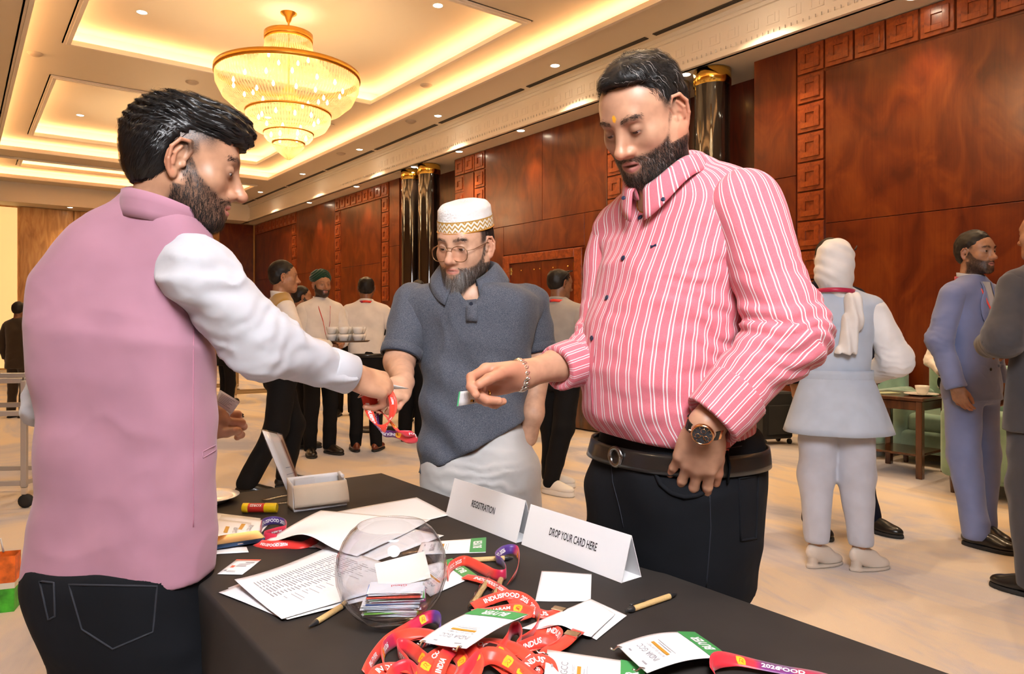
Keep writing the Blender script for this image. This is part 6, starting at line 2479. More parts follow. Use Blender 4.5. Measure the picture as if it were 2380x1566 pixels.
# ---- badges
def badge(corners, label, z=ZT, rot=0, long_first=True, curl=None, clip=True, wave=0.0008, seed=0.0, fl=1):
 """corners: band side first (P0, P1 = the green edge), then along to the far edge"""
 P = [TB(c[0], c[1], c[2] if len(c) > 2 else z) for c in corners]
 # u runs along the green edge, v away from it
 o, fn, sg = sheet('badge', [np.array(p) for p in P], M['paper'], label, 'badge', 'visitor badges on the table', wave, seed, curl, 14, 0.0012)
 L_ = 0.0013
 flat_patch(fn, 0.0, 1.0, 0.0, 0.24, M['green_print'], 'green_band', o, L_)
 text_uv(fn, 'BUYER', 0.5, 0.12, 0.13, 0.50, M['white_print'], 'lettering', o, rot, L_ + 0.0004, 0.03, flip=fl)
 text_uv(fn, 'INDIA GCC', 0.5, 0.80, 0.075, 0.58, M['ink_grey'], 'lettering', o, rot, L_, 0.01, flip=fl)
 text_uv(fn, 'BUYER SELLER MEET', 0.5, 0.71, 0.03, 0.52, M['ink_grey'], 'lettering', o, rot, L_, 0.0, flip=fl)
 flat_patch(fn, 0.26, 0.76, 0.635, 0.675, M['gold_print'], 'ochre_bar', o, L_)
 strokes(fn, [(0.3, 0.7, 0.60, 0.608), (0.24, 0.78, 0.57, 0.576), (0.2, 0.34, 0.92, 0.94), (0.7, 0.78, 0.92, 0.94)], M['ink_grey'], 'small_print', o, L_)
 if clip:
  for u in (0.12, 0.88):
   p = fn(u, 0.985)
   MB().tube([p + A3((0, 0, 0.001)), p + (fn(u, 1.0) - fn(u, 0.9)) * 0.5 + A3((0, 0, 0.004)), p + (fn(u, 1.0) - fn(u, 0.9)) * 1.1 + A3((0.002, 0, 0.002)), p + (fn(u, 1.0) - fn(u, 0.9)) * 1.3 + A3((0, 0, 0.006))], 0.0016, 6).build('clip', M['chrome'], o, True)
 return o


badge([(1130, 1251), (1129, 1284), (968, 1291), (980, 1262)], 'flat badge with green BUYER end between the bowl and the signs', rot=0, clip=False, fl=-1)
badge([(1050, 1300), (1108, 1338), (1000, 1388), (935, 1330)], 'badge with green BUYER end half hidden behind the bowl', rot=0, clip=False, fl=-1)
badge([(1227, 1431, 0.800), (1110, 1416, 0.800), (974, 1494, 0.786), (1084, 1509, 0.792)], 'white badge with green BUYER band lying on top of the lanyard pile', rot=0, fl=1, curl=lambda u, v: 0.004 * math.sin(v * 3.14))
badge([(1698, 1532, 0.760), (1615, 1471, 0.757), (1434, 1503, 0.768), (1504, 1566, 0.772)], 'badge with green BUYER corner beside the crimson lanyard', rot=0, fl=1, curl=lambda u, v: 0.008 * math.sin(v * 3.14))
badge([(1498, 1545, 0.757), (1500, 1660, 0.757), (1255, 1640, 0.765), (1272, 1512, 0.765)], 'badge at the front table edge with gold bar and GCC print', rot=0, fl=-1)

# left group of badges and cards
for k, cs in enumerate(([(470, 1236), (500, 1192), (606, 1206), (590, 1240)], [(490, 1240), (515, 1198), (630, 1212), (600, 1248)], [(455, 1244), (480, 1204), (584, 1216), (575, 1256)])):
 o, fn, sg = sheet('badge', cs, M['paper'], ['back white badge of the fanned trio behind the phone', 'right white badge of the fanned trio touching the purple lanyard', 'front white badge of the fanned trio touching the phone'][k], 'badge', 'visitor badges on the table', 0.0006, k, z=ZT + 0.001 * k, n=8)
 text_uv(fn, 'INDIA GCC', 0.45, 0.72, 0.09, 0.32, M['ink_grey'], 'lettering', o, 180, 0.0012, 0.01)
 flat_patch(fn, 0.25, 0.62, 0.50, 0.58, M['gold_print'], 'ochre_bar', o, 0.0012, 3)
o, fn, sg = sheet('business_card', [(505, 1335), (550, 1301), (607, 1302), (563, 1336)], M['paper'], 'white business card with red upper edge near the phone', 'card', None, 0.0003, 0, n=6, z=ZT)
flat_patch(fn, 0.93, 1.0, 0.0, 1.0, pbr('red_edge', (0.70, 0.12, 0.08), 0.5), 'red_edge', o, 0.0008, 3)
flat_patch(fn, 0.42, 0.56, 0.16, 0.30, pbr('red_box', (0.65, 0.10, 0.06), 0.5), 'red_box', o, 0.0008, 2)
strokes(fn, [(0.18, 0.26, 0.1 + 0.0, 0.2), (0.12, 0.15, 0.25, 0.6), (0.2, 0.22, 0.25, 0.55), (0.5, 0.53, 0.35, 0.75), (0.58, 0.60, 0.35, 0.7), (0.66, 0.68, 0.35, 0.8), (0.74, 0.80, 0.55, 0.9)], M['ink_grey'], 'small_print', o)
sheet('business_card', [(470, 1290), (480, 1268), (573, 1272), (578, 1284)], M['paper'], 'white card sticking out from under the phone', 'card', None, 0.0003, 0, n=6)
sheet('business_card', [(690, 1272), (702, 1250), (752, 1252), (735, 1273)], M['paper'], 'white card corner poking out under the curled sheet', 'card', None, 0.0003, 0, n=6)


# ---- phone
def phone():
 P = [TB(612, 1258, 0.764), TB(596, 1232, 0.764), TB(470, 1246, 0.764), TB(485, 1282, 0.764)]
 c = (P[0] + P[1] + P[2] + P[3]) / 4
 ex = (P[1] + P[0] - P[2] - P[3]); ex[2] = 0; ang = math.atan2(ex[1], ex[0])
 r = empty('smartphone', (c[0] - 0.012, c[1], 0.7575), ang, 'smartphone with blue frame lying screen up beside the pink waistcoat', 'phone')
 def slab(hx, hy, z0, z1, rc):
  mb = MB(); V = []
  for z in (z0, z1):
   for k in range(24):
    a = 2 * math.pi * k / 24
    sx, sy = math.copysign(1, math.cos(a)), math.copysign(1, math.sin(a))
    V.append((sx * (hx - rc) + rc * math.cos(a), sy * (hy - rc) + rc * math.sin(a), z))
  F = [(k, (k + 1) % 24, 24 + (k + 1) % 24, 24 + k) for k in range(24)] + [tuple(range(23, -1, -1)), tuple(range(24, 48))]
  return mb.raw(V, F)
 slab(0.075, 0.037, 0.0, 0.008, 0.010).build('frame', pbr('blue_metal', (0.05, 0.09, 0.18), 0.25, 0.9), r)
 slab(0.0725, 0.0345, 0.008, 0.0086, 0.008).build('screen', pbr('dark_screen', (0.01, 0.01, 0.011), 0.03, spec=0.8, coat=1.0, coat_r=0.02), r)
 MB().box((0.02, -0.0372, 0.004), (0.012, 0.001, 0.002)).build('button', M['chrome'], r)


phone()


# ---- pens
def pen(a, b, label, clip=False, wrap=False, z=ZT, rc=0.0052):
 """from the tip a to the end b, pixel positions on the table"""
 p, q = TB(*a, z=z + rc) if len(a) == 2 else TB(a[0], a[1], a[2]), TB(*b, z=z + rc) if len(b) == 2 else TB(b[0], b[1], b[2])
 d = q - p; d /= np.linalg.norm(d)
 L_ = 0.138
 mid = (p + q) / 2
 if np.linalg.norm(q - p) < L_: pass
 Mx = Vector(tuple(d)).to_track_quat('Z', 'Y').to_matrix()
 r = empty('pen', tuple(p), 0, label, 'pen', 'kraft barrelled ball pens')
 Lp = np.linalg.norm(q - p)
 Lp = Lp if abs(Lp - L_) < 0.05 else L_
 MB().lathe([(0.0008, 0.0), (0.0022, 0.003), (0.0046, 0.018), (0.0050, 0.020)], n=16, M=Mx).build('tip', M['black_plastic'], r, True)
 MB().lathe([(0.0052, 0.020), (0.0052, Lp - 0.018)], n=16, M=Mx).build('barrel', M['kraft'], r, True)
 MB().lathe([(0.0052, Lp - 0.018), (0.0054, Lp - 0.012), (0.0045, Lp - 0.008), (0.003, Lp - 0.006), (0.003, Lp)], n=16, M=Mx).build('cap', M['black_plastic'], r, True)
 if clip:
  MB().box(tuple(d * (Lp - 0.032) + A3((0, 0, 0.0068)) + np.cross(d, [0, 0, 1]) * 0.003), (0.036, 0.006, 0.003), rz=math.atan2(d[1], d[0]), ch=0.001).build('clip', M['black_plastic'], r)
 if wrap:
  n = 14
  pts = [d * (k / n * (Lp + 0.02) - 0.012) + A3((0, 0, 0.001)) for k in range(n + 1)]
  rad = [0.004] + [0.0075 + 0.0012 * math.sin(k * 2.3) for k in range(1, n)] + [0.004]
  MB().tube(pts, rad, 9).build('plastic_sleeve', M['clear'], r, True)
 return r


pen((718, 1456), (806, 1402), 'kraft pen beside the printed list with its black tip to the front')
pen((1573, 1380), (1455, 1420), 'kraft pen with black clip lying alone on the cloth', clip=True)
pen((1046, 1304), (1192, 1296), 'kraft pen lying behind the bowl under a red lanyard')
pen((1140, 1340), (1094, 1412), 'kraft pen in crinkled plastic sleeve left of the lanyards', wrap=True)
pen((1168, 1336), (1142, 1408), 'second plastic wrapped kraft pen tucked under the lanyards', wrap=True)


# ---- glue stick
def glue():
 a, b = TB(564, 1180, ZT + 0.013), TB(640, 1180, ZT + 0.013)
 b = a + (b - a) / np.linalg.norm(b - a) * 0.090
 d = (b - a) / np.linalg.norm(b - a)
 Mx = Vector(tuple(d)).to_track_quat('Z', 'Y').to_matrix()
 r = empty('glue_stick', tuple(a), 0, 'yellow and red glue stick lying near the card holder', 'glue stick')
 y = pbr('yellow_plastic', (0.85, 0.60, 0.01), 0.35)
 MB().lathe([(0.010, 0.0), (0.0125, 0.001), (0.0125, 0.016), (0.0115, 0.017)], n=24, M=Mx).build('base_knob', y, r, True)
 lb = MB().lathe([(0.0118, 0.016), (0.0120, 0.017), (0.0120, 0.058), (0.0118, 0.059)], n=24, M=Mx).build('label', pbr('red_label', (0.60, 0.03, 0.02), 0.4), r, True)
 MB().lathe([(0.0118, 0.058), (0.0126, 0.059), (0.0126, 0.087), (0.0115, 0.090)], n=24, M=Mx).build('cap', y, r, True)
 V, F = text_on(lambda x, yy: d * (0.037 - x) + (A3((0, -1, 0)) * math.sin(0.6 - -yy / 0.0121) * -0 + np.array([d[1], -d[0], 0]) * math.sin(0.75 + yy / 0.0121) + A3((0, 0, 1)) * math.cos(0.75 + yy / 0.0121)) * 0.0123, 'KORES', 0.007, 0.030, 0.03)
 mobj('lettering', V, F, M['white_print'], lb, False)


glue()

# ---- plate
c = TB(478, 1166)
o = MB().lathe([(0.0, 0.004), (0.050, 0.004), (0.056, 0.0), (0.060, 0.001), (0.070, 0.010), (0.088, 0.016), (0.089, 0.018), (0.070, 0.013), (0.058, 0.007), (0.0, 0.006)], n=48, cap=False).build('side_plate', pbr('white_porcelain', (0.82, 0.81, 0.80), 0.2, coat=0.5), None, True, loc=tuple(c))
tag(o, 'white porcelain side plate half hidden behind the pink waistcoat', 'plate')


# ---- card holder and slanted sign stand
def holder():
 fl, fr = TB(684, 1190), TB(806, 1173)
 ex = fr - fl; L_ = np.linalg.norm(ex); ex /= L_
 ey = A3((-ex[1], ex[0], 0)); up = A3((0, 0, 1))
 r = empty('card_box', tuple((fl + fr) / 2), 0, 'low white card box with a cream paper flap folded over its front', 'card box')
 pt = lambda x, y, z: ex * x + ey * y + up * z
 def panel(nm, a, b, c_, d_, mat, th=0.0015, bow=0.0):
  fn = lambda u, v: A3(a) * (1 - u) * (1 - v) + A3(b) * u * (1 - v) + A3(c_) * u * v + A3(d_) * (1 - u) * v + ey * -bow * math.sin(v * 3.14)
  V, F = band(fn, 6, 8, th); mobj(nm, V, F, mat, r)
 h = L_ / 2
 panel('front_panel', pt(-h, 0, 0), pt(h, 0, 0), pt(h, 0.008, 0.066), pt(-h, 0.008, 0.066), M['paper'])
 panel('back_panel', pt(-h, 0.06, 0), pt(h, 0.06, 0), pt(h, 0.07, 0.078), pt(-h, 0.07, 0.078), M['paper'])
 panel('end_panel', pt(-h, 0, 0), pt(-h, 0.06, 0), pt(-h, 0.07, 0.078), pt(-h, 0.008, 0.068), M['paper'])
 panel('end_panel', pt(h, 0, 0), pt(h, 0.06, 0), pt(h, 0.07, 0.078), pt(h, 0.008, 0.068), M['paper'])
 panel('cream_flap', pt(-h - 0.002, -0.010, 0.012), pt(h + 0.004, -0.010, 0.010), pt(h + 0.001, 0.006, 0.068), pt(-h - 0.002, 0.006, 0.068), M['paper_cream'], 0.0015, 0.004)
 MB().tube([tuple(pt(h - 0.004, 0.05, 0.080)), tuple(pt(h - 0.004, 0.02, 0.076))], 0.005, 8).build('rolled_edge', M['paper'], r, True)
 for k in range(3):
  o = MB().box((0, 0, 0), (0.055, 0.0015, 0.06), ch=0.0003, rz=math.atan2(ex[1], ex[0])).build('card', M['paper'], None, loc=tuple((fl + fr) / 2 + pt(-h + 0.035 + k * 0.002, 0.022 + k * 0.012, 0.048)))
  tag(o, ['front white card standing in the card box', 'middle white card standing in the card box', 'rear white card standing in the card box'][k], 'card', 'cards standing in the card box')


holder()


def sign_stand():
 bl, br = TB(668, 1146), TB(700, 1128)
 r = empty('sign_stand', tuple((bl + br) / 2), 0, 'slanted clear acrylic sign stand with a pale insert behind the card box', 'sign stand')
 o0 = (bl + br) / 2
 tl = PX(607, 997, bl[1] + 0.02) - o0; trr = PX(655, 1009, br[1] + 0.06) - o0
 b0, b1 = bl - o0, br - o0
 P = [b0, b1, trr, tl]
 fn = lambda u, v: P[0] * (1 - u) * (1 - v) + P[1] * u * (1 - v) + P[2] * u * v + P[3] * (1 - u) * v
 V, F = band(fn, 4, 6, 0.004); mobj('acrylic_panel', V, F, M['clear'], r)
 V, F = band(lambda u, v: fn(0.02 + 0.96 * u, 0.02 + 0.96 * v), 4, 6, 0.0012); ins = mobj('insert', V, F, pbr('grey_white_card', (0.62, 0.58, 0.56), 0.6), r)
 n = np.cross(P[1] - P[0], P[3] - P[0]); n /= np.linalg.norm(n)
 if n[1] > 0: n = -n
 g = lambda u, v: fn(u, v) + n * 0.0016
 V, F = [], []
 for u0, u1, v0, v1 in ((0.45, 0.75, 0.36, 0.375), (0.35, 0.85, 0.25, 0.262)):
  b = len(V); V += [g(u0, v0), g(u1, v0), g(u1, v1), g(u0, v1)]; F.append((b, b + 1, b + 2, b + 3))
 mobj('small_print', V, F, M['ink_grey'], ins, False)
 for a, b in (((674, 1150), (612, 1164)), ((690, 1166), (645, 1172))):
  p, q = TB(*a) - o0, TB(*b) - o0
  d = (q - p) / np.linalg.norm(q - p); s = np.array([-d[1], d[0], 0]) * 0.010
  V, F = band(lambda u, v: p * (1 - u) + q * u + s * (v * 2 - 1) + A3((0, 0, 0.002)), 6, 3, 0.003)
  mobj('foot', V, F, M['clear'], r)


sign_stand()


# ---- lanyards
def ribbon_mat():
 m = pbr('lanyard_satin', (0.8, 0.06, 0.03), 0.38, spec=0.5, sheen=0.2)
 N, L = nt(m); b = N['Principled BSDF']
 a = N.new('ShaderNodeAttribute'); a.attribute_name = 'tone'
 r = ramp(N, [(0.0, (0.78, 0.055, 0.028)), (0.45, (0.72, 0.03, 0.03)), (0.62, (0.42, 0.012, 0.07)), (0.8, (0.20, 0.02, 0.16)), (1.0, (0.07, 0.03, 0.20))])
 L.new(a.outputs['Fac'], r.inputs['Fac']); L.new(r.outputs['Color'], b.inputs['Base Color'])
 return m


M['ribbon'] = ribbon_mat()
M['emblem'] = pbr('yellow_emblem', (0.85, 0.42, 0.02), 0.45)
M['emblem_line'] = pbr('emblem_line', (0.70, 0.10, 0.02), 0.5)


def lanyard(pts, label, width=0.020, tone=0.0, spans=(), texts=(), emblems=(), closed=False, clip=None, name='lanyard'):
 """pts: (position, across) pairs; a satin ribbon through them.  spans: (u0, u1, tone) coloured stretches"""
 P = np.array([A3(p) for p, _ in pts]); A = np.array([A3(a) / np.linalg.norm(a) for _, a in pts])
 for i in range(1, len(A)):
  if A[i] @ A[i - 1] < 0: A[i] = -A[i]
 n = len(P)
 x = np.concatenate([[0], np.cumsum(np.linalg.norm(np.diff(P, axis=0), axis=1))])
 tot = x[-1]
 def cr(arr, u):
  t = u * tot
  i = int(np.clip(np.searchsorted(x, t) - 1, 0, n - 2))
  h = (t - x[i]) / (x[i + 1] - x[i])
  p0, p1, p2, p3 = arr[max(i - 1, 0)], arr[i], arr[i + 1], arr[min(i + 2, n - 1)]
  return 0.5 * (2 * p1 + (p2 - p0) * h + (2 * p0 - 5 * p1 + 4 * p2 - p3) * h * h + (3 * p1 - p0 - 3 * p2 + p3) * h ** 3)
 def fn(u, v):
  p, a = cr(P, u), cr(A, u)
  a = a / (np.linalg.norm(a) + 1e-9)
  return p + a * (v - 0.5) * width
 m = max(24, int(tot / 0.006))
 V, F = band(fn, m, 4, 0.0009)
 us = np.tile(np.repeat(np.arange(m) / (m - 1), 4), 2)
 tn = np.full(len(us), tone)
 for u0, u1, tt in spans:
  tn = tn + (tt - tone) * sstep(u0 - 0.05, u0 + 0.02, us) * (1 - sstep(u1 - 0.02, u1 + 0.05, us))
 o = mobj(name, V, F, M['ribbon'], attrs={'tone': tn})
 tag(o, label, 'lanyard', 'red event lanyards')
 def nrm(u):
  a = fn(min(u + 0.004, 1), 0.5) - fn(max(u - 0.004, 0), 0.5)
  b = fn(u, 1) - fn(u, 0)
  q = np.cross(a, b); return q / (np.linalg.norm(q) + 1e-9)
 def put(u, side):
  q = nrm(u)
  # print on the side that faces the viewer
  c = fn(u, 0.5); vw = A3((0, 0, CAMH)) - c
  return q * (1 if q @ vw > 0 else -1)
 for u, s, hgt, sgn in texts:
  TV, TF = text_geo(s, 0.03)
  k = hgt / 0.72
  s0 = put(u, 1)
  dirn = np.cross(s0, fn(u, 1) - fn(u, 0)) @ (fn(min(u + 0.01, 1), 0.5) - fn(u, 0.5))
  VV = []
  for v in TV:
   uu = np.clip(u + sgn * v[0] * k / tot, 0.001, 0.999)
   q = fn(uu, 0.5 + (1 if dirn < 0 else -1) * sgn * v[1] * k / width * 1.0)
   nn = nrm(uu); nn = nn if nn @ s0 > 0 else -nn
   VV.append(q + nn * 0.0009)
  mobj('lettering', np.array(VV), TF, M['white_print'], o, False)
 for u in emblems:
  s0 = put(u, 1)
  shp = [(-0.5, -0.62), (0.5, -0.62), (0.58, 0.05), (0.45, 0.5), (0.1, 0.66), (-0.45, 0.6), (-0.58, 0.0)]
  VV = [fn(np.clip(u + a * 0.012 / tot, 0, 1), 0.5 + b * 0.55) + s0 * 0.0009 for a, b in shp]
  e = mobj('emblem', np.array(VV), [tuple(range(7))], M['emblem'], o, False)
  VV = []
  for a, b in ((-0.25, -0.3), (-0.05, 0.3), (0.3, 0.2), (0.25, -0.1), (0.0, -0.1), (0.3, -0.4)):
   VV.append(fn(np.clip(u + a * 0.012 / tot, 0, 1), 0.5 + b * 0.55) + s0 * 0.0012)
  MB().tube(VV, 0.0005, 4).build('emblem_line', M['emblem_line'], e)
 if clip is not None:
  p, d = fn(clip, 0.5), fn(min(clip + 0.02, 1), 0.5) - fn(max(clip - 0.02, 0), 0.5)
  rz = math.atan2(d[1], d[0])
  MB().box((0, 0, 0), (0.016, width + 0.004, 0.004), ch=0.001).build('crimp', M['chrome'], o, loc=tuple(p + A3((0, 0, 0.0022)))).rotation_euler = (0, 0, rz)
 return o


UPZ = A3((0, 0, 1))


def lay(pix, flat=1.0):
 """pixel path: (x, y, height above the table, standing 0..1) -> ribbon points"""
 C = [TB(q[0], q[1], ZT + q[2]) for q in pix]
 out = []
 for i, q in enumerate(pix):
  d = C[min(i + 1, len(C) - 1)] - C[max(i - 1, 0)]; d[2] = 0; d /= np.linalg.norm(d) + 1e-9
  s = A3((-d[1], d[0], 0))
  k = q[3] if len(q) > 3 else 0.0
  out.append((C[i] + A3((0, 0, 0.001)), s * (1 - abs(k)) + UPZ * k))
 return out


IF = 'INDUSFOOD 2026'
lanyard(lay([(1040, 1340, .012, .9), (1048, 1318, .012, .9), (1080, 1304, .012, .75), (1120, 1322, .010, .7), (1150, 1336, .012, .85), (1176, 1334, .013, .95), (1168, 1310, .013, .95), (1152, 1298, .014, .9), (1172, 1280, .016, .7), (1196, 1278, .016, .7),
    (1206, 1298, .012, .9), (1200, 1330, .010, .8), (1184, 1352, .01, .6)]), 'red lanyard winding behind the wrapped pens with a purple stretch', spans=((0.48, 0.66, 0.95), (0.36, 0.48, 0.6), (0.66, 0.8, 0.55)),
  texts=((0.12, 'GCC 2025', 0.007, 1), (0.57, IF, 0.008, 1)), emblems=(0.43, 0.74))
lanyard(lay([(1080, 1340, .006, .1), (1130, 1352, .008, .2), (1175, 1378, .010, .1), (1205, 1408, .010, .2), (1240, 1424, .008, .4), (1280, 1428, .004, .2), (1305, 1416, .002, 0)]), 'red lanyard running from the wrapped pens to the blank cards', texts=((0.25, IF, 0.008, 1), (0.8, 'INDUS', 0.009, 1)), clip=0.96)
lanyard(lay([(1100, 1412, .010, .3), (1135, 1396, .014, .4), (1180, 1384, .016, .4), (1215, 1392, .014, .5), (1245, 1418, .012, .7), (1252, 1445, .012, .8), (1235, 1475, .010, .8), (1205, 1490, .012, .6)]), 'red lanyard arched in front of the wrapped pens with bold white lettering', tone=0.1,
  spans=((0.6, 0.85, 0.5),), texts=((0.26, IF, 0.0085, 1), (0.5, '2026', 0.008, 1)), emblems=(0.66,))
lanyard(lay([(1095, 1425, .006, .1), (1145, 1420, .009, .2), (1195, 1414, .012, .3), (1228, 1422, .010, .4), (1222, 1440, .008, .3)]), 'short red lanyard end under the white badge reading MEET', texts=((0.3, 'PRABHARAM', 0.007, 1),), emblems=(0.62,))
lanyard(lay([(852, 1570, .004, .5), (868, 1530, .010, .8), (905, 1490, .012, .6), (950, 1462, .016, .45), (990, 1437, .022, .5), (1016, 1436, .026, .8), (1024, 1458, .020, .95), (1014, 1482, .012, .9), (985, 1500, .010, .6)]), 'lanyard looping up toward the bowl with a violet end', tone=0.1,
  spans=((0.52, 0.72, 0.58), (0.72, 0.95, 1.0)), texts=((0.86, 'FOOD 2026', 0.009, 1), (0.14, 'BUYER', 0.007, 1)), emblems=(0.62, 0.33))
lanyard(lay([(905, 1566, .006, .5), (890, 1530, .010, .8), (900, 1500, .012, .8), (940, 1478, .014, .5), (990, 1472, .014, .2), (1030, 1486, .012, .2)]), 'red lanyard curving behind the left end of the white badge', spans=((0.35, 0.55, 0.6),), texts=((0.2, IF, 0.008, 1),), emblems=(0.30,))
lanyard(lay([(975, 1580, .006, .5), (950, 1545, .012, .9), (925, 1515, .014, .9), (930, 1500, .014, .8), (955, 1510, .012, .7), (985, 1535, .012, .6), (1010, 1560, .01, .5)]), 'red lanyard folded in a tight loop left of the pile reading 2026', tone=0.05, spans=((0.3, 0.6, 0.5),), texts=((0.28, '2026', 0.010, 1),), emblems=(0.8,))
lanyard(lay([(985, 1600, .004, .2), (985, 1560, .012, .3), (1000, 1535, .018, .3), (1030, 1516, .022, .4), (1060, 1520, .022, .5), (1075, 1545, .018, .4), (1060, 1580, .012, .3)]), 'red lanyard arching below the badge with two yellow emblems', texts=((0.5, 'CHARAM', 0.007, 1),), emblems=(0.26, 0.76))
lanyard(lay([(1015, 1600, .008, .1), (1020, 1560, .020, .2), (1040, 1520, .026, .3), (1070, 1505, .026, .3), (1100, 1520, .024, .4), (1110, 1550, .020, .3), (1095, 1590, .012, .2)]), 'red lanyard standing in an arch in the middle of the pile', tone=0.0, spans=((0.35, 0.6, 0.55),), emblems=(0.72,), texts=((0.2, 'INDIA', 0.008, 1),))
lanyard(lay([(1060, 1600, .006, .4), (1090, 1560, .018, .7), (1120, 1530, .022, .6), (1150, 1525, .022, .5), (1190, 1545, .018, .3), (1240, 1580, .010, .2), (1260, 1600, .006, .1)]), 'wide red lanyard at the front of the pile with a large emblem', width=0.024, tone=0.0, spans=((0.1, 0.35, 0.5),), emblems=(0.62,))
lanyard(lay([(1100, 1500, .012, .3), (1140, 1496, .016, .3), (1190, 1505, .016, .3), (1230, 1530, .012, .3), (1250, 1555, .008, .4), (1270, 1520, .010, .3), (1310, 1495, .014, .2), (1330, 1478, .014, .1), (1345, 1466, .012, .1)]), 'red lanyard leading to the metal clip of the front badge', texts=((0.42, 'INDUS', 0.009, 1),), clip=0.90)
lanyard(lay([(1160, 1520, .014, .7), (1180, 1490, .020, .9), (1190, 1465, .022, .9), (1205, 1462, .022, .9), (1212, 1485, .018, .9), (1200, 1510, .012, .8), (1230, 1500, .010, .7), (1265, 1488, .012, .5), (1290, 1500, .008, .4)]), 'red lanyard twisted into an upright loop right of the badge', tone=0.15, spans=((0.2, 0.45, 0.55),), texts=((0.8, 'INDUS', 0.008, 1), (0.6, 'FOOD', 0.007, 1)), clip=None)
lanyard(lay([(1080, 1490, .018, .2), (1120, 1500, .022, .3), (1160, 1515, .020, .4), (1190, 1540, .016, .3), (1215, 1566, .010, .2)]), 'red lanyard slipping out under the lower edge of the badge', tone=0.0, texts=((0.3, 'SFOOD', 0.008, 1),), emblems=(0.55,), clip=0.42)
lanyard(lay([(860, 1600, .004, .3), (880, 1560, .008, .3), (930, 1552, .010, .2), (980, 1560, .010, .2), (1030, 1552, .010, .2), (1080, 1572, .008, .2)]), 'red lanyard lying flat along the front of the pile', texts=((0.5, IF, 0.009, 1),), emblems=(0.75,))
lanyard(lay([(930, 1490, .006, .1), (985, 1480, .008, .1), (1040, 1500, .010, .1), (1095, 1520, .012, .1), (1150, 1540, .010, .1), (1190, 1570, .008, .1)]), 'flat red lanyard under the middle of the pile', texts=((0.2, IF, 0.009, 1), (0.7, IF, 0.009, 1)), emblems=(0.45,))
lanyard(lay([(1240, 1476, .004, .1), (1280, 1466, .008, .4), (1300, 1480, .010, .6), (1285, 1500, .010, .5), (1240, 1512, .008, .3), (1190, 1522, .010, .2)]), 'red lanyard bent back beneath the curled blank card', texts=((0.25, 'INDUS', 0.009, 1), (0.8, 'FOOD', 0.009, 1)))
lanyard(lay([(1200, 1600, .006, .1), (1215, 1560, .014, .2), (1245, 1535, .016, .3), (1275, 1545, .012, .3), (1285, 1580, .008, .2)]), 'red lanyard hump beside the front badge', texts=((0.5, 'INDUS', 0.009, 1),), emblems=(0.25,))
lanyard(lay([(905, 1600, .004, .4), (915, 1565, .010, .6), (945, 1550, .014, .8), (965, 1570, .012, .7), (960, 1600, .008, .6)]), 'small red lanyard arch at the left front corner of the pile', tone=0.1, spans=((0.3, 0.7, 0.5),), emblems=(0.8,))
lanyard(lay([(1660, 1566, .006, .6), (1655, 1545, .014, .8), (1672, 1534, .016, .6), (1710, 1535, .012, .3), (1770, 1548, .008, .15), (1830, 1560, .006, .1), (1900, 1572, .004, .1), (1960, 1590, .004, .1)]), 'crimson to violet lanyard at the right table corner', width=0.022, tone=0.5, spans=((0.45, 0.66, 0.85), (0.66, 0.9, 0.62)),
  texts=((0.52, '2026', 0.009, 1), (0.66, 'FOOD', 0.009, 1)), emblems=(0.32,))
lanyard(lay([(606, 1232, .010, .95), (612, 1216, .012, .95), (636, 1210, .012, .95), (660, 1216, .010, .95), (664, 1230, .008, .9), (640, 1236, .008, .8), (612, 1246, .008, .8), (640, 1252, .006, .5)]), 'purple and magenta lanyard coiled beside the phone', tone=0.55, spans=((0.16, 0.45, 1.0),), texts=((0.30, IF, 0.008, 1), (0.72, 'MUMBAI', 0.005, 1)))
lanyard(lay([(596, 1262, .003, .3), (625, 1268, .006, .7), (665, 1266, .006, .6), (700, 1268, .005, .4), (728, 1258, .008, .5), (735, 1248, .008, .5)]), 'bright red lanyard slipping under the curled blank sheet', tone=0.3, texts=((0.3, IF, 0.006, 1),), emblems=(0.92,))

# ------------------------------------------------------------------ the crowd behind
SK_B = skin_mat('skin_tan', (0.40, 0.205, 0.115))
SK_D = skin_mat('skin_deep', (0.25, 0.115, 0.06))


def short_hair(vol=0.0, bald=False, recede=0.0):
 def hair(B_):
  H = Body()
  H.u(ell((0, -0.022, 0.038 + vol * 0.4), (0.081 + vol * 0.2, 0.102, 0.087 + vol)))
  H.u(ell((0, -0.045, 0.0), (0.075, 0.070, 0.074)), 0.02)
  H.cut(ell((0.0, 0.108, 0.012), (0.110, 0.066 + recede, 0.082)), 0.010)
  for s in (-1, 1):
   H.cut(ell((s * 0.088, 0.034, -0.034), (0.050, 0.052, 0.066)), 0.010)
   H.cut(ell((s * 0.092, -0.012, -0.020), (0.024, 0.032, 0.044)), 0.008)
  H.cut(plane((0, -0.07, -0.058), (0, -0.35, 1)), 0.008)
  if bald: H.cut(ell((0, -0.03, 0.125), (0.055, 0.085, 0.045)), 0.02)
  H.disp(lambda p: 0.003 * vnoise(p * 60))
  return H
 return hair


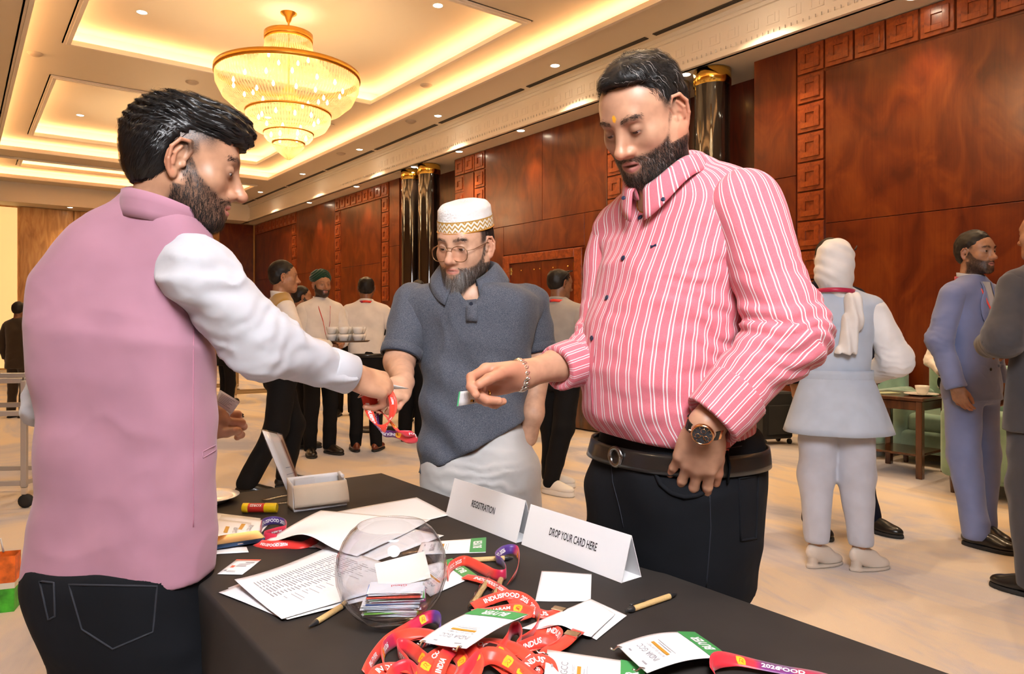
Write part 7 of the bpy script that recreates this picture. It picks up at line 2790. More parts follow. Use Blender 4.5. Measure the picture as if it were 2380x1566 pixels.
def figure(pos, H, f, label, top, legs, skin, hairf=None, hem=0.95, elb=None, wri=None, knee=None, ank=None, headf=None, pitch=0, beard=0.0, shoes=None, h=0.011, wide=1.0, belly=0.0, sleeve_r=(0.075, 0.062, 0.050), loose=0.0,
     collar=None, tie=None, belt=None, lan=False, trouser_r=(0.092, 0.070, 0.062), hands=True, vest=None, shoe_kw=None, skip_head=False, seat=None, head_h=0.006, grp=None, cuff=None, hm='hair_black', no_hand=(), extra=(), fine=None):
 """standing person from a few joints; local frame: x right, y forward, z up (in metres for a 1.75 m person)"""
 k = H / 1.75
 f = A3(f) / np.hypot(*f)
 R = np.stack([A3((f[1], -f[0], 0)), A3((*f, 0)), A3((0, 0, 1))], 1)
 o0 = A3((pos[0], pos[1], 0))
 T = lambda p: o0 + R @ (A3(p) * k)
 root = empty('person', tuple(o0), 0, label, 'person', grp)
 def put(nm, V, F, mat, par=None, **kw):
  return mobj(nm, V - o0, F, mat, par or root, **kw)
 # torso
 rows = [(1.515, 0.058, 0.060), (1.48, 0.105, 0.072), (1.44, 0.168, 0.086), (1.36, 0.190, 0.105), (1.22, 0.176 + belly * 0.5, 0.110 + belly), (1.08, 0.166 + belly * 0.7, 0.112 + belly), (0.98, 0.170 + belly * 0.5, 0.115 + belly * 0.6 + loose), (0.88, 0.178 + loose, 0.122 + loose), (0.74, 0.186 + loose * 1.4, 0.128 + loose * 1.4)]
 rows = [(z, 0, 0.0, a * wide, b) for z, a, b in rows]
 w = []
 for z, x, y, a, b in rows:
  p = T((0, y, z)); w.append((p[2], p[0], p[1], a * k, b * k))
 Lt = Loft(w, yaw_of(f), n=2.4, cap=0.01)
 B = Body().u(Lt.prim())
 for s in (-1, 1):
  B.u(cone(T((s * 0.05, 0, 1.46)), T((s * 0.165 * wide, 0, 1.405)), 0.050 * k, 0.066 * k), 0.04)
 B.disp(wrinkle(0.007, (5, 5, 7), pos[0] * 3))
 B.keep(plane(T((0, 0, hem)), (0, 0, -1)), 0.005)
 V, F = B.mesh(h)
 parts = [(V, F)]
 el = [elb[i] if elb and elb[i] is not None else (s * 0.25, -0.03, 1.14) for i, s in enumerate((-1, 1))]
 wr = [wri[i] if wri and wri[i] is not None else (s * 0.25, 0.06, 0.89) for i, s in enumerate((-1, 1))]
 wk = wrinkle(0.006, (8, 8, 8), pos[1])
 slv = []
 skinp = []
 for i, s in enumerate((-1, 1)):
  sh = T((s * 0.176 * wide, 0, 1.388)); e = T(el[i]); ww = T(wr[i])
  q = ww if cuff is None else e + (ww - e) * cuff
  slv.append(sleeve([sh, e, q], [min(sleeve_r[0], 0.071) * k] + [r_ * k for r_ in sleeve_r[1:]], h=h, folds=wk))
  if hands:
   d = (ww - e) / np.linalg.norm(ww - e)
   if i in no_hand: continue
   up = A3(R[:, 0] * s * 0.9 + A3((0, 0, 0.3)))
   if abs(up @ d) > 0.9: up = R[:, 1]
   hp, _ = hand_part(ww - d * 0.01, frame(d, up=up), 0.95 * k, (0.4, 0.45, 0.5, 0.55), (0.4, 0.3), 0.06, arm=e * 0.4 + ww * 0.6, arm_r=0.033, h=max(0.0045, h * 0.5), side=1 if s < 0 else -1)
   skinp.append(hp)
 if vest is None:
  V, F, _ = join(parts + slv)
  topo = put('jacket' if hem < 0.86 else 'shirt', V, F, top)
 else:
  topo = put('waistcoat', parts[0][0], parts[0][1], vest)
  V, F, _ = join(slv)
  put('shirt_sleeves', V, F, top)
 # legs
 kn = [knee[i] if knee and knee[i] is not None else (s * 0.095, 0.015, 0.49) for i, s in enumerate((-1, 1))]
 an = [ank[i] if ank and ank[i] is not None else (s * 0.10, -0.02, 0.075) for i, s in enumerate((-1, 1))]
 hp_rows = []
 for z, a, b in ((1.02, 0.158, 0.108), (0.95, 0.166, 0.116), (0.86, 0.172, 0.124), (0.78, 0.160, 0.11)):
  p = T((0, 0, z)); hp_rows.append((p[2], p[0], p[1], a * k * min(wide, 1.1), b * k + belly * 0.4))
 G = Body().u(Loft(hp_rows, yaw_of(f), n=2.5, cap=0.03).prim())
 for i, s in enumerate((-1, 1)):
  hip = T((s * 0.085, 0, 0.86))
  G.u(cone(hip, T(kn[i]), trouser_r[0] * k, trouser_r[1] * k), 0.02).u(cone(T(kn[i]), T(an[i]), trouser_r[1] * k, trouser_r[2] * k), 0.03)
 G.disp(wrinkle(0.007, (7, 7, 6), pos[0]))
 G.keep(plane(T((0, 0, min(an[0][2], an[1][2]) - 0.03)), (0, 0, -1)), 0.004)
 V, F = G.mesh(h)
 tro = put('trousers', V, F, legs)
 # shoes
 if shoes is not None:
  for i, s in enumerate((-1, 1)):
   a = T(an[i])
   tw = R[:, 1] * 1.0 + R[:, 0] * s * 0.25
   if shoe_kw and 'dirs' in shoe_kw: tw = A3((*shoe_kw['dirs'][i], 0))
   tw = tw / np.linalg.norm(tw)
   kw2 = {q_: v_ for q_, v_ in (shoe_kw or {}).items() if q_ not in ('dirs', 'slen')}
   sl_ = (shoe_kw or {}).get('slen', 1.0)
   z0 = 0.0
   u, sl = shoe_mesh(A3((a[0], a[1], z0)) - tw * 0.075 * sl_, A3((a[0], a[1], z0)) + tw * 0.20 * sl_, h=max(0.006, h * 0.7), **kw2)
   so = put('shoe', u[0], u[1], shoes[0])
   put('sole', sl[0], sl[1], shoes[1], so)
 # head
 hf = headf if headf is not None else f
 if not skip_head:
  hc = T((0, 0.02, 1.635)) + A3((*(A3(hf) / np.hypot(*hf)), 0)) * 0.01
  Rh = head_frame(hf, pitch)
  sp = dict(beard=beard, eyeshade=1.0)
  if fine: sp.update(fine)
  if hairf is not None:
   sp['hair'] = hairf
   sp['hairm'] = hm
   sp['hairmask'] = lambda V: (sstep(0.01, 0.03, V[:, 2]) * (1 - sstep(0.02, 0.035, V[:, 1])) * (np.abs(V[:, 0]) < 0.08) + sstep(-0.05, -0.03, V[:, 2]) * (V[:, 1] < -0.04)) * 0.8
  # hair objects are made in the world: shift by parenting helper
  n0 = set(root.children)
  part = make_head(root, hc - o0, Rh, sp, T((0, -0.005, 1.49)) - o0, 0.058 * k, h=head_h, sc=k)
  skinp.append((part[0] + o0, part[1], part[2]))
 nk = T((0, -0.005, 1.46))
 ch = []
 for i, s in enumerate((-1, 1)):
  if hands and i not in no_hand:
   e, ww = T(el[i]), T(wr[i])
   ch.append(([nk, T((s * 0.165 * wide, 0, 1.40)), e, e * 0.5 + ww * 0.5], 0.022))
 for part, s in extra:
  p_ = part(T)
  skinp.append(p_)
  ch.append(([nk, T((s * 0.085, 0, 0.86)), T(kn[0 if s < 0 else 1]), p_[0][np.argmax(p_[0][:, 2])]], 0.022))
 V, F, at = weld_body(skinp[::-1], ch)
 put('body', V, F, skin, attrs=at)
 # collar
 if collar is not None:
  cv, cf = collar_stand(T((0, -0.004, 1.475)), R, 0.066 * k, 0.045 * k, gap=0.25, th=0.006, n=28)
  put('collar', cv, cf, collar, topo)
 if belt is not None:
  z = hem + 0.012
  p = T((0, 0, hem - 0.01))
  def bp_(u, v):
   a = 2 * math.pi * u
   return p + R @ A3(((0.176 * wide * k + belly * 0.5) * math.sin(a), (0.124 * k + belly * 0.7) * math.cos(a), (v - 0.5) * 0.04))
  V, F = band(bp_, 40, 3, 0.006, closed=True)
  put('belt', V, F, belt)
 if lan:
  # lanyard: ring behind the neck falling in a V
  pts = []
  for a in np.linspace(-1, 1, 21):
   x = 0.075 * math.sin(a * 2.6) if abs(a) < 0.75 else 0.075 * math.sin(0.75 * 2.6) * (1 - (abs(a) - 0.75) / 0.25) * math.copysign(1, a)
   if abs(a) < 0.75:
    ph = a * 2.6
    q = (0.078 * math.sin(ph), -0.080 * math.cos(ph) - 0.004, 1.50 - 0.02 * abs(a))
   else:
    t_ = (abs(a) - 0.75) / 0.25
    q = (math.copysign(0.072, a) * (1 - 0.85 * t_), 0.072 + 0.070 * min(1, t_ * 1.6), 1.48 - 0.32 * t_)
   pts.append(T(q))
  pts = [on_surface(B.f, q, A3((0, 0, 0)) + (q - T((0, 0, q[2] / k if k else 0))) * -1 + 1e-6) if False else q for q in pts]
  def lp(u, v):
   i = u * 20; j = min(int(i), 19); q = pts[j] + (pts[j + 1] - pts[j]) * (i - j)
   return q + A3((0, 0, (v - 0.5) * 0.022 * k))
  V, F = band(lp, 61, 3, 0.002)
  put('lanyard', V, F, M['ribbon'], attrs={'tone': 0.15 + 0.5 * (np.arange(len(V)) % 60 < 20)})
 return dict(root=root, T=T, R=R, o0=o0, put=put, top=topo, B=B, k=k)


C_ = lambda n, c, **kw: cloth_mat(n, c, **kw)
M['suit_navy'] = C_('navy_suit', (0.006, 0.008, 0.020), sheen=0.0, weave=800)
M['suit_blue'] = C_('slate_blue_suit', (0.20, 0.235, 0.42), weave=800, fold=0.25)
M['suit_grey'] = C_('charcoal_suit', (0.060, 0.058, 0.064), weave=800, fold=0.2)
M['suit_black'] = C_('black_suit', (0.006, 0.005, 0.005), sheen=0.0, weave=800)
M['suit_brown'] = C_('dark_brown_suit', (0.045, 0.030, 0.018), weave=800)
M['olive'] = C_('olive_jacket', (0.070, 0.060, 0.030), weave=800)
M['trouser_black'] = C_('black_trousers', (0.005, 0.005, 0.006), sheen=0.0, weave=800, fold=0.2)
M['shirt_cream'] = C_('off_white_shirt', (0.80, 0.76, 0.72), weave=800, fold=0.25)
M['shirt_taupe'] = C_('grey_taupe_shirt', (0.34, 0.32, 0.30), weave=800, fold=0.25)
M['gold_vest'] = C_('gold_waistcoat', (0.45, 0.28, 0.06), weave=500, sheen=0.4)
M['turban'] = C_('dark_green_turban', (0.010, 0.045, 0.025), weave=500)
M['leather_sole'] = M['rubber']
BLK = (M['leather_black'], M['rubber'])


def at(x, d, y=None):
 return ((x - CX) / FPX * d, d)


# waiter with a tray of cups
Wt = figure(at(652, 5.4), 1.70, (0.85, 0.50), 'waiter in gold waistcoat and white shirt carrying a tray of cups', M['shirt_cream'], M['trouser_black'], SK_B, short_hair(0.006), hem=0.98, vest=M['gold_vest'],
   elb=[(-0.22, 0.05, 1.15), (0.23, 0.08, 1.13)], wri=[(-0.05, 0.33, 1.11), (0.12, 0.34, 1.10)], knee=[(-0.10, 0.12, 0.49), (0.09, -0.05, 0.49)], ank=[(-0.13, 0.06, 0.09), (0.06, -0.26, 0.10)],
   shoes=BLK, h=0.010, collar=M['shirt_cream'], headf=(0.95, 0.30), head_h=0.0045, no_hand=(), trouser_r=(0.105, 0.088, 0.072))
tp = Wt['T']((0.05, 0.50, 1.135))
tr_ = empty('serving_tray', tuple(tp), 0, 'round serving tray held up by the waiter', 'tray')
MB().lathe([(0.0, 0.0), (0.165, 0.0), (0.18, 0.012), (0.176, 0.013), (0.16, 0.005), (0.0, 0.005)], n=32, cap=False).build('tray_disc', pbr('dark_tray', (0.10, 0.06, 0.035), 0.4), tr_, True)
CUP = MB().lathe([(0.0, 0.0), (0.024, 0.0), (0.030, 0.006), (0.040, 0.035), (0.043, 0.055), (0.040, 0.055), (0.036, 0.033), (0.026, 0.008), (0.0, 0.006)], n=18, cap=False).build('cup', pbr('cup_porcelain', (0.80, 0.78, 0.75), 0.25, coat=0.4), None, True)
cupme = CUP.data; bpy.data.objects.remove(CUP)
kk = 0
for lvl in (0, 1):
 for i, (dx, dy) in enumerate(((-0.10, -0.06), (0.0, -0.10), (0.10, -0.06), (-0.10, 0.05), (0.0, 0.0), (0.10, 0.05), (0.0, 0.10))):
  o = link(bpy.data.objects.new('cup', cupme))
  o.location = (tp[0] + dx, tp[1] + dy, tp[2] + 0.0055 + lvl * 0.0556)
  o.rotation_euler = (0, 0, kk)
  row = ['front left', 'front middle', 'front right', 'rear left', 'central', 'rear right', 'rearmost'][i]
  tag(o, f'{row} white cup in the {"upper" if lvl else "lower"} layer on the waiter tray', 'cup', 'white cups stacked on the tray')
  kk += 1

# man in green turban
Tb = figure(at(745, 6.9), 1.72, (0.62, -0.78), 'man in dark green turban and white shirt with red lanyard', M['shirt_cream'], M['trouser_black'], SK_B, None, hem=0.96, beard=1.0, shoes=BLK, h=0.011, collar=M['shirt_cream'], lan=True, belt=M['leather_black'],
   elb=[(-0.24, 0.04, 1.14), (0.24, 0.0, 1.14)], wri=[(-0.12, 0.22, 1.08), (0.10, 0.24, 1.06)])
hc = Tb['T']((0, 0.02, 1.635)); Rh = head_frame((0.66, -0.75), 0)
Bt = Body()
k = Tb['k']
Bt.u(ell((0, -0.025, 0.066), (0.098, 0.118, 0.072))).u(ell((0, -0.02, 0.098), (0.080, 0.10, 0.060)), 0.02)
Bt.cut(ell((0, 0.115, 0.005), (0.085, 0.075, 0.070)), 0.012)
Bt.cut(plane((0, 0, 0.012), (0, 0.35, 1)), 0.01)
def pleat(p):
 u = p[:, 2] + 0.8 * np.abs(p[:, 0]) - 0.2 * p[:, 1]
 return 0.0035 * np.sin(u * 260)
Bt.disp(pleat)
V, F = Bt.mesh(0.005)
Tb['put']('turban', hc + (V * k) @ Rh.T, F, M['turban'])

figure(at(697, 7.3), 1.61, (0.80, 0.60), 'short haired man in olive jacket beside the turbaned man', M['olive'], M['trouser_black'], SK_B, short_hair(0.004), hem=0.76, beard=0.9, shoes=BLK, h=0.012, lan=True, headf=(0.9, 0.40))
figure(at(851, 7.1), 1.70, (-0.12, 0.99), 'bald crowned man seen from behind in cream shirt and brown shoes', M['shirt_cream'], M['trouser_black'], SK_D, short_hair(0.0, True), hem=0.97, shoes=(M['leather_brown'], M['rubber']), h=0.010, lan=True, collar=M['shirt_cream'], belt=M['leather_black'], wide=1.05,
    elb=[(-0.29, -0.03, 1.16), (0.29, -0.03, 1.16)], wri=[(-0.16, 0.20, 1.08), (0.16, 0.20, 1.08)], head_h=0.005)
figure(at(962, 7.7), 1.66, (0.25, 0.97), 'dark haired man in lavender shirt half hidden behind the grey polo', C_('lavender_shirt', (0.50, 0.47, 0.58)), M['trouser_black'], SK_B, short_hair(0.004), hem=0.97, shoes=BLK, h=0.012, trouser_r=(0.11, 0.09, 0.075))
figure(at(803, 9.8), 1.46, (0.2, -0.98), 'dark suited person with black hair between the turbaned and cream shirt men', M['suit_black'], M['suit_black'], SK_D, short_hair(0.006), hem=0.76, shoes=BLK, h=0.018, head_h=0.009)
figure(at(893, 10.5), 1.48, (-0.3, 0.95), 'dark suited person right of the cream shirt man', M['suit_black'], M['suit_black'], SK_D, short_hair(0.004), hem=0.76, shoes=BLK, h=0.018, head_h=0.009)
figure(at(972, 9.2), 1.78, (0.1, 0.99), 'black haired person whose crown shows left of the white cap', M['suit_black'], M['suit_black'], SK_D, short_hair(0.004), hem=0.76, shoes=BLK, h=0.018, head_h=0.009)
G_ = figure(at(1298, 5.5), 1.655, (0.50, 0.87), 'man in grey taupe shirt and white trainers behind the grey polo', M['shirt_taupe'], M['trouser_black'], SK_D, short_hair(0.0, True), hem=0.94, shoes=(M['white_rubber'], M['white_rubber']), h=0.010, lan=True, collar=M['shirt_taupe'], headf=(0.85, 0.50), pitch=8, head_h=0.005,
   knee=[(-0.09, 0.05, 0.49), (0.09, -0.10, 0.50)], ank=[(-0.09, 0.02, 0.08), (0.03, -0.20, 0.09)], shoe_kw=dict(w=0.052, sole=0.034, sneaker=True, dirs=[(0.75, -0.2), (0.6, -0.45)]), trouser_r=(0.10, 0.085, 0.062), wide=1.05)
hc = G_['T']((0, 0.02, 1.635)); Rh = head_frame((0.85, 0.50), 8)
gm = MB()
tg = lambda x, y, z: tuple(hc + Rh @ A3((x, y, z)) - G_['o0'])
for s in (-1, 1):
 gm.tube([tg(s * 0.088, -0.03, 0.03), tg(s * 0.086, 0.02, 0.09), tg(s * 0.06, 0.06, 0.105)], 0.003, 6)
gm.tube([tg(-0.06, 0.06, 0.105), tg(0, 0.072, 0.11), tg(0.06, 0.06, 0.105)], 0.006, 6)
gm.build('sunglasses', M['black_plastic'], G_['root'], True)
figure(at(42, 9.6), 1.52, (0.1, 0.99), 'person in dark brown suit seen from behind beyond the trolley', M['suit_brown'], M['suit_brown'], SK_D, short_hair(0.004), hem=0.74, shoes=BLK, h=0.016, head_h=0.008)
figure(at(527, 9.6), 1.62, (0.75, 0.66), 'black suited person whose legs show under the white sleeve', M['suit_black'], M['suit_black'], SK_D, short_hair(0.004), hem=0.74, shoes=BLK, h=0.016, head_h=0.008)

# woman in hijab
M['hijab'] = C_('pale_grey_scarf', (0.76, 0.74, 0.73), weave=700, fold=0.3)
M['tunic'] = C_('pale_blue_grey_suiting', (0.46, 0.53, 0.64), weave=800, fold=0.2)
M['blouse'] = C_('white_blouse', (0.82, 0.81, 0.82), weave=800, fold=0.3)
M['slacks'] = C_('pale_grey_slacks', (0.52, 0.54, 0.62), weave=800, fold=0.25)
def ankle(s):
 def g(T):
  V, F = Body().u(cone(T((s * 0.11, -0.02, 0.20)), T((s * 0.11, -0.005, 0.085)), 0.036, 0.034)).mesh(0.006)
  return V, F, {}
 return g


Hj = figure(at(1945, 3.72), 1.66, (0.25, 0.97), 'woman in pale grey headscarf, sleeveless tunic and cream wedge shoes', M['blouse'], M['slacks'], SK_P, None, hem=1.02, vest=M['tunic'], h=0.008, headf=(0.55, 0.83), pitch=6, extra=[(ankle(-1), -1), (ankle(1), 1)],
   elb=[(-0.27, 0.02, 1.14), (0.30, 0.03, 1.12)], wri=[(-0.15, 0.24, 1.02), (0.19, 0.25, 1.0)], cuff=0.75, sleeve_r=(0.072, 0.080, 0.062), shoes=(pbr('cream_leather', (0.70, 0.62, 0.54), 0.4), pbr('cream_wedge', (0.62, 0.54, 0.46), 0.5)),
   shoe_kw=dict(heel_h=0.040, sole=0.016, w=0.037, slen=0.82, dirs=[(0.80, 0.30), (0.85, 0.20)]), knee=[(-0.10, 0.02, 0.49), (0.10, 0.02, 0.49)], ank=[(-0.105, -0.02, 0.165), (0.115, -0.02, 0.165)], trouser_r=(0.110, 0.092, 0.064), wide=1.0)
Th = Hj['T']
# flared skirt of the tunic, belt
def flare(u, v):
 a = 2 * math.pi * u
 z = 1.03 - v * 0.30
 ww = 0.172 + 0.105 * v ** 0.9 + 0.008 * math.sin(a * 5) * v
 return Th((ww * math.sin(a), (0.125 + 0.085 * v + 0.008 * math.sin(a * 7) * v) * math.cos(a), z))
V, F = band(flare, 64, 10, 0.006, closed=True)
Hj['put']('tunic_skirt', V, F, M['tunic'])
V, F = band(lambda u, v: Th(((0.176 + 0.002) * math.sin(6.2832 * u), 0.128 * math.cos(6.2832 * u), 1.065 - v * 0.06)), 48, 4, 0.006, closed=True)
Hj['put']('belt', V, F, M['tunic'])
# scarf
Bs = Body()
hc = Th((0, 0.03, 1.63)); Rh = head_frame((0.55, 0.83), 6)
L2 = lambda p: hc + Rh @ A3(p)
Bs.u(ell(L2((0, -0.025, 0.035)), (0.092, 0.118, 0.102), Rh)).u(ell(L2((0, -0.045, -0.04)), (0.090, 0.100, 0.10), Rh), 0.03)
Bs.u(cone(L2((0, -0.03, -0.06)), Th((0, -0.01, 1.47)), 0.082, 0.072), 0.04)
Bs.cut(ell(L2((0, 0.115, -0.02)), (0.062, 0.06, 0.085), Rh), 0.01)
Bs.disp(lambda p: 0.0022 * np.sin((p[:, 2] * 1.0 + p[:, 0] * 0.8) * 90 + 4 * vnoise(p * 7)) + 0.004 * vnoise(p * 14))
V, F = Bs.mesh(0.006)
hj = Hj['put']('headscarf', V, F, M['hijab'])
tl = Body()
p0, p1, p2 = Th((0.06, -0.11, 1.43)), Th((0.055, -0.135, 1.33)), Th((0.02, -0.135, 1.16))
tl.u(cone(p0, p1, 0.045, 0.040)).u(cone(p1, p2, 0.040, 0.048), 0.03).keep(plane(p2, (0.0, 0.1, -1)), 0.004)
tl.disp(lambda p: 0.005 * np.sin(p[:, 0] * 140 + p[:, 2] * 12))
V, F = tl.mesh(0.006)
Hj['put']('scarf_tail', V, F, M['hijab'], hj)
V, F = band(lambda u, v: L2((0.098 * math.sin((u - 0.5) * 3.6), -0.02 - 0.10 * math.cos((u - 0.5) * 3.6), -0.155 + v * 0.022)), 30, 3, 0.002)
Hj['put']('lanyard', V, F, M['ribbon'], attrs={'tone': np.full(len(V), 0.6)})
gm = MB()
gm.tube([L2((0.094, -0.03, 0.07)) - Hj['o0'], L2((0.09, 0.05, 0.105)) - Hj['o0']], 0.004, 6)
for s in (0.04, -0.04):
 gm.lathe([(0.022, 0), (0.026, 0.002), (0.022, 0.004)], tuple(L2((s, 0.078, 0.098)) - Hj['o0']), 14, M=Matrix(Rh) @ Matrix.Rotation(-0.7, 3, 'X'))
gm.build('sunglasses', M['black_plastic'], Hj['root'], True)
MB().tube([tuple(Th((-0.10, -0.105, 1.42)) - Hj['o0']), tuple(Th((-0.02, -0.122, 1.28)) - Hj['o0']), tuple(Th((-0.14, -0.10, 1.08)) - Hj['o0'])], 0.004, 6).build('bag_strap', M['tunic'], Hj['root'], True)

# man in navy suit hidden behind her
figure(at(1925, 4.35), 1.74, (0.15, -0.99), 'man in dark navy suit standing behind the woman in the headscarf', M['suit_navy'], M['suit_navy'], SK_B, short_hair(0.006), hem=0.76, shoes=BLK, h=0.010, ank=[(-0.26, 0.02, 0.085), (0.10, 0.0, 0.085)], knee=[(-0.17, 0.0, 0.49), (0.09, 0.0, 0.49)],
    shoe_kw=dict(dirs=[(0.55, -0.85), (0.1, -0.99)]), wide=1.05, headf=(-0.2, -0.98))

# man in slate blue suit
Ub = figure(at(2258, 4.2), 1.765, (0.45, -0.89), 'bearded man in slate blue suit and white shirt facing right', M['suit_blue'], M['suit_blue'], SK_B, short_hair(0.008), hem=0.80, beard=0.95, shoes=BLK, h=0.008, headf=(0.35, -0.94), head_h=0.0038, fine=dict(fine=True, beard_n=2200, beard_len=0.008, lid=(-4, 0.0042), gaze=(0.25, 1, -0.05), beard=0.8), collar=M['shirt_white'], lan=True,
   elb=[(-0.25, -0.06, 1.14), (0.25, -0.03, 1.14)], wri=[(-0.23, 0.02, 0.88), (0.24, 0.06, 0.88)], sleeve_r=(0.076, 0.064, 0.055), trouser_r=(0.100, 0.082, 0.070), ank=[(-0.07, 0.02, 0.075), (0.12, 0.10, 0.075)], shoe_kw=dict(dirs=[(0.15, -0.99), (0.6, -0.8)]), wide=1.02)
Tu = Ub['T']
# shirt front and lapels
def surf_u(x, z, off):
 q = Tu((x, 0.30, z))
 p_ = on_surface(Ub['B'].f, q, Tu((x, 0, z)) - q)
 if abs(Ub['B'].f(p_[None])[0]) > 0.01: p_ = Tu((x, 0.07, z))
 return p_ + Ub['R'][:, 1] * off
V, F = band(lambda u, v: surf_u((u - 0.5) * 0.085 * (0.25 + 0.75 * v), 1.22 + 0.25 * v, 0.004), 6, 8, 0.003)
Ub['put']('shirt_front', V, F, M['shirt_white'])
for s in (-1, 1):
 def lap(u, v, s=s):
  z = 1.20 + 0.27 * v
  inn = 0.045 * (0.15 + 0.85 * v)
  wd = 0.055 * max(0.0, math.sin(min(1, v * 1.25) * 3.1415)) ** 0.7 + 0.012 if v > 0 else 0.005
  return surf_u(s * (inn + u * wd), z, 0.009)
 V, F = band(lap, 4, 10, 0.004)
 Ub['put']('lapel', V, F, M['suit_blue'], Ub['top'])
p = surf_u(0.03, 1.06, 0.006)
for z in (1.08, 0.98):
 disc(surf_u(0.02, z, 0.004) - Ub['o0'], Ub['R'][:, 1], 0.009, 0.003, M['black_plastic'], 'button', Ub['root'])
V, F = band(lambda u, v: surf_u(-0.06 - 0.12 * u, 0.99 + 0.0 * u + 0.014 * v, 0.004), 6, 3, 0.003)
Ub['put']('pocket_flap', V, F, M['suit_blue'], Ub['top'])

# man in charcoal suit at the edge
figure(at(2440, 3.35), 1.78, (-0.30, 0.95), 'man in charcoal suit seen from behind at the picture edge', M['suit_grey'], M['suit_grey'], SK_B, short_hair(0.004), hem=0.74, shoes=BLK, h=0.009, elb=[(-0.33, -0.04, 1.16), (0.30, 0.0, 1.15)], wri=[(-0.10, 0.22, 1.12), (0.14, 0.24, 1.1)], lan=True, wide=1.18,
    sleeve_r=(0.082, 0.076, 0.060), trouser_r=(0.11, 0.092, 0.082))

# seated person at the wall
St = figure((3.97, 6.49), 1.45, (-0.30, -0.95), 'seated person in white shirt resting a hand on the green armchair', M['shirt_cream'], M['trouser_black'], SK_B, short_hair(0.004), hem=0.80, h=0.012, elb=[(-0.25, 0.05, 1.12), (0.25, 0.0, 1.1)], wri=[(-0.20, 0.30, 1.05), (0.2, 0.25, 0.98)],
   knee=[(-0.12, 0.42, 0.62), (0.12, 0.42, 0.62)], ank=[(-0.12, 0.46, 0.09), (0.12, 0.50, 0.09)], shoes=BLK, shoe_kw=dict(sole=0.03))


# ------------------------------------------------------------------ furniture and odds and ends behind
M['chair_green'] = cloth_mat('sea_green_upholstery', (0.26, 0.42, 0.34), 0.8, 300, 0.3, 0.12, 0.4)
M['table_wood'] = wood_mat('walnut', (0.045, 0.014, 0.006), (0.085, 0.028, 0.010), (0.13, 0.045, 0.016), 0.25, 0.5)


def armchair(pos, ang, label):
 r = empty('armchair', (pos[0], pos[1], 0), ang, label, 'armchair', 'sea green armchairs along the wall')
 def pad(nm, prims, d=0.0):
  B = Body()
  for p_, k_ in prims: B.u(p_, k_)
  V, F = B.mesh(0.014)
  mobj(nm, V, F, M['chair_green'], r)
 def rbox(c, hs, rd=0.05):
  c, hs = A3(c), A3(hs) - rd
  def f(p):
   q = np.abs(p - c) - hs
   return np.linalg.norm(np.maximum(q, 0), axis=1) + np.minimum(q.max(1), 0) - rd
  return f, c - hs - rd, c + hs + rd
 pad('seat', [(rbox((0, 0.02, 0.36), (0.30, 0.32, 0.09)), 0.01)])
 pad('backrest', [(rbox((0, -0.30, 0.55), (0.36, 0.08, 0.32)), 0.01)])
 for s in (-1, 1):
  pad('armrest', [(rbox((s * 0.36, 0.0, 0.38), (0.07, 0.36, 0.25)), 0.01)])
 pad('front_rail', [(rbox((0, 0.02, 0.20), (0.36, 0.34, 0.10), 0.03), 0.01)])
 for x in (-0.32, 0.32):
  for y in (-0.30, 0.30):
   MB().lathe([(0.02, 0.0), (0.028, 0.12)], (x, y, 0), 8).build('leg', M['table_wood'], r, True)


p = W(7.08, 3.72); armchair(W(7.08, 3.66), math.radians(127.4), 'sea green armchair behind the walnut side table')
p = W(7.08, 2.72); armchair(p, math.radians(127.4), 'sea green armchair with the seated person')
p = W(6.16, 1.98); armchair(p, math.radians(217), 'sea green armchair between the slate blue and charcoal suits')


def side_table(pos, ang):
 r = empty('side_table', (pos[0], pos[1], 0), ang, 'walnut side table with a lower shelf beside the woman', 'table')
 MB().box((0, 0, 0.635), (0.54, 0.54, 0.03), ch=0.006).build('table_top', M['table_wood'], r)
 MB().box((0, 0, 0.58), (0.48, 0.48, 0.07), ch=0.004).build('apron', M['table_wood'], r)
 MB().box((0, 0, 0.18), (0.44, 0.44, 0.02), ch=0.004).build('shelf', M['table_wood'], r)
 for x in (-0.23, 0.23):
  for y in (-0.23, 0.23):
   MB().box((x, y, 0.31), (0.05, 0.05, 0.62), ch=0.004).build('leg', M['table_wood'], r)
 return r


p = W(6.36, 2.87); side_table(p, ROT)
o = MB().lathe([(0.0, 0.0), (0.07, 0.0), (0.13, 0.014), (0.128, 0.017), (0.07, 0.005), (0.0, 0.005)], n=32, cap=False).build('plate', pbr('porcelain', (0.82, 0.80, 0.76), 0.25), None, True, loc=(p[0] + 0.08, p[1] - 0.12, 0.6505))
tag(o, 'white plate on the walnut side table', 'plate')
o = link(bpy.data.objects.new('cup', cupme)); o.scale = (1.3,) * 3; o.location = (p[0] + 0.10, p[1] - 0.10, 0.657)
tag(o, 'white cup on the plate on the side table', 'cup')
o = MB().box((0, 0, 0), (0.18, 0.12, 0.006), ch=0.001).build('napkin', pbr('green_napkin', (0.42, 0.48, 0.30), 0.8), None, loc=(p[0] - 0.12, p[1] + 0.05, 0.654)); o.rotation_euler = (0, 0, 0.2)
tag(o, 'folded green napkin on the walnut side table', 'napkin')


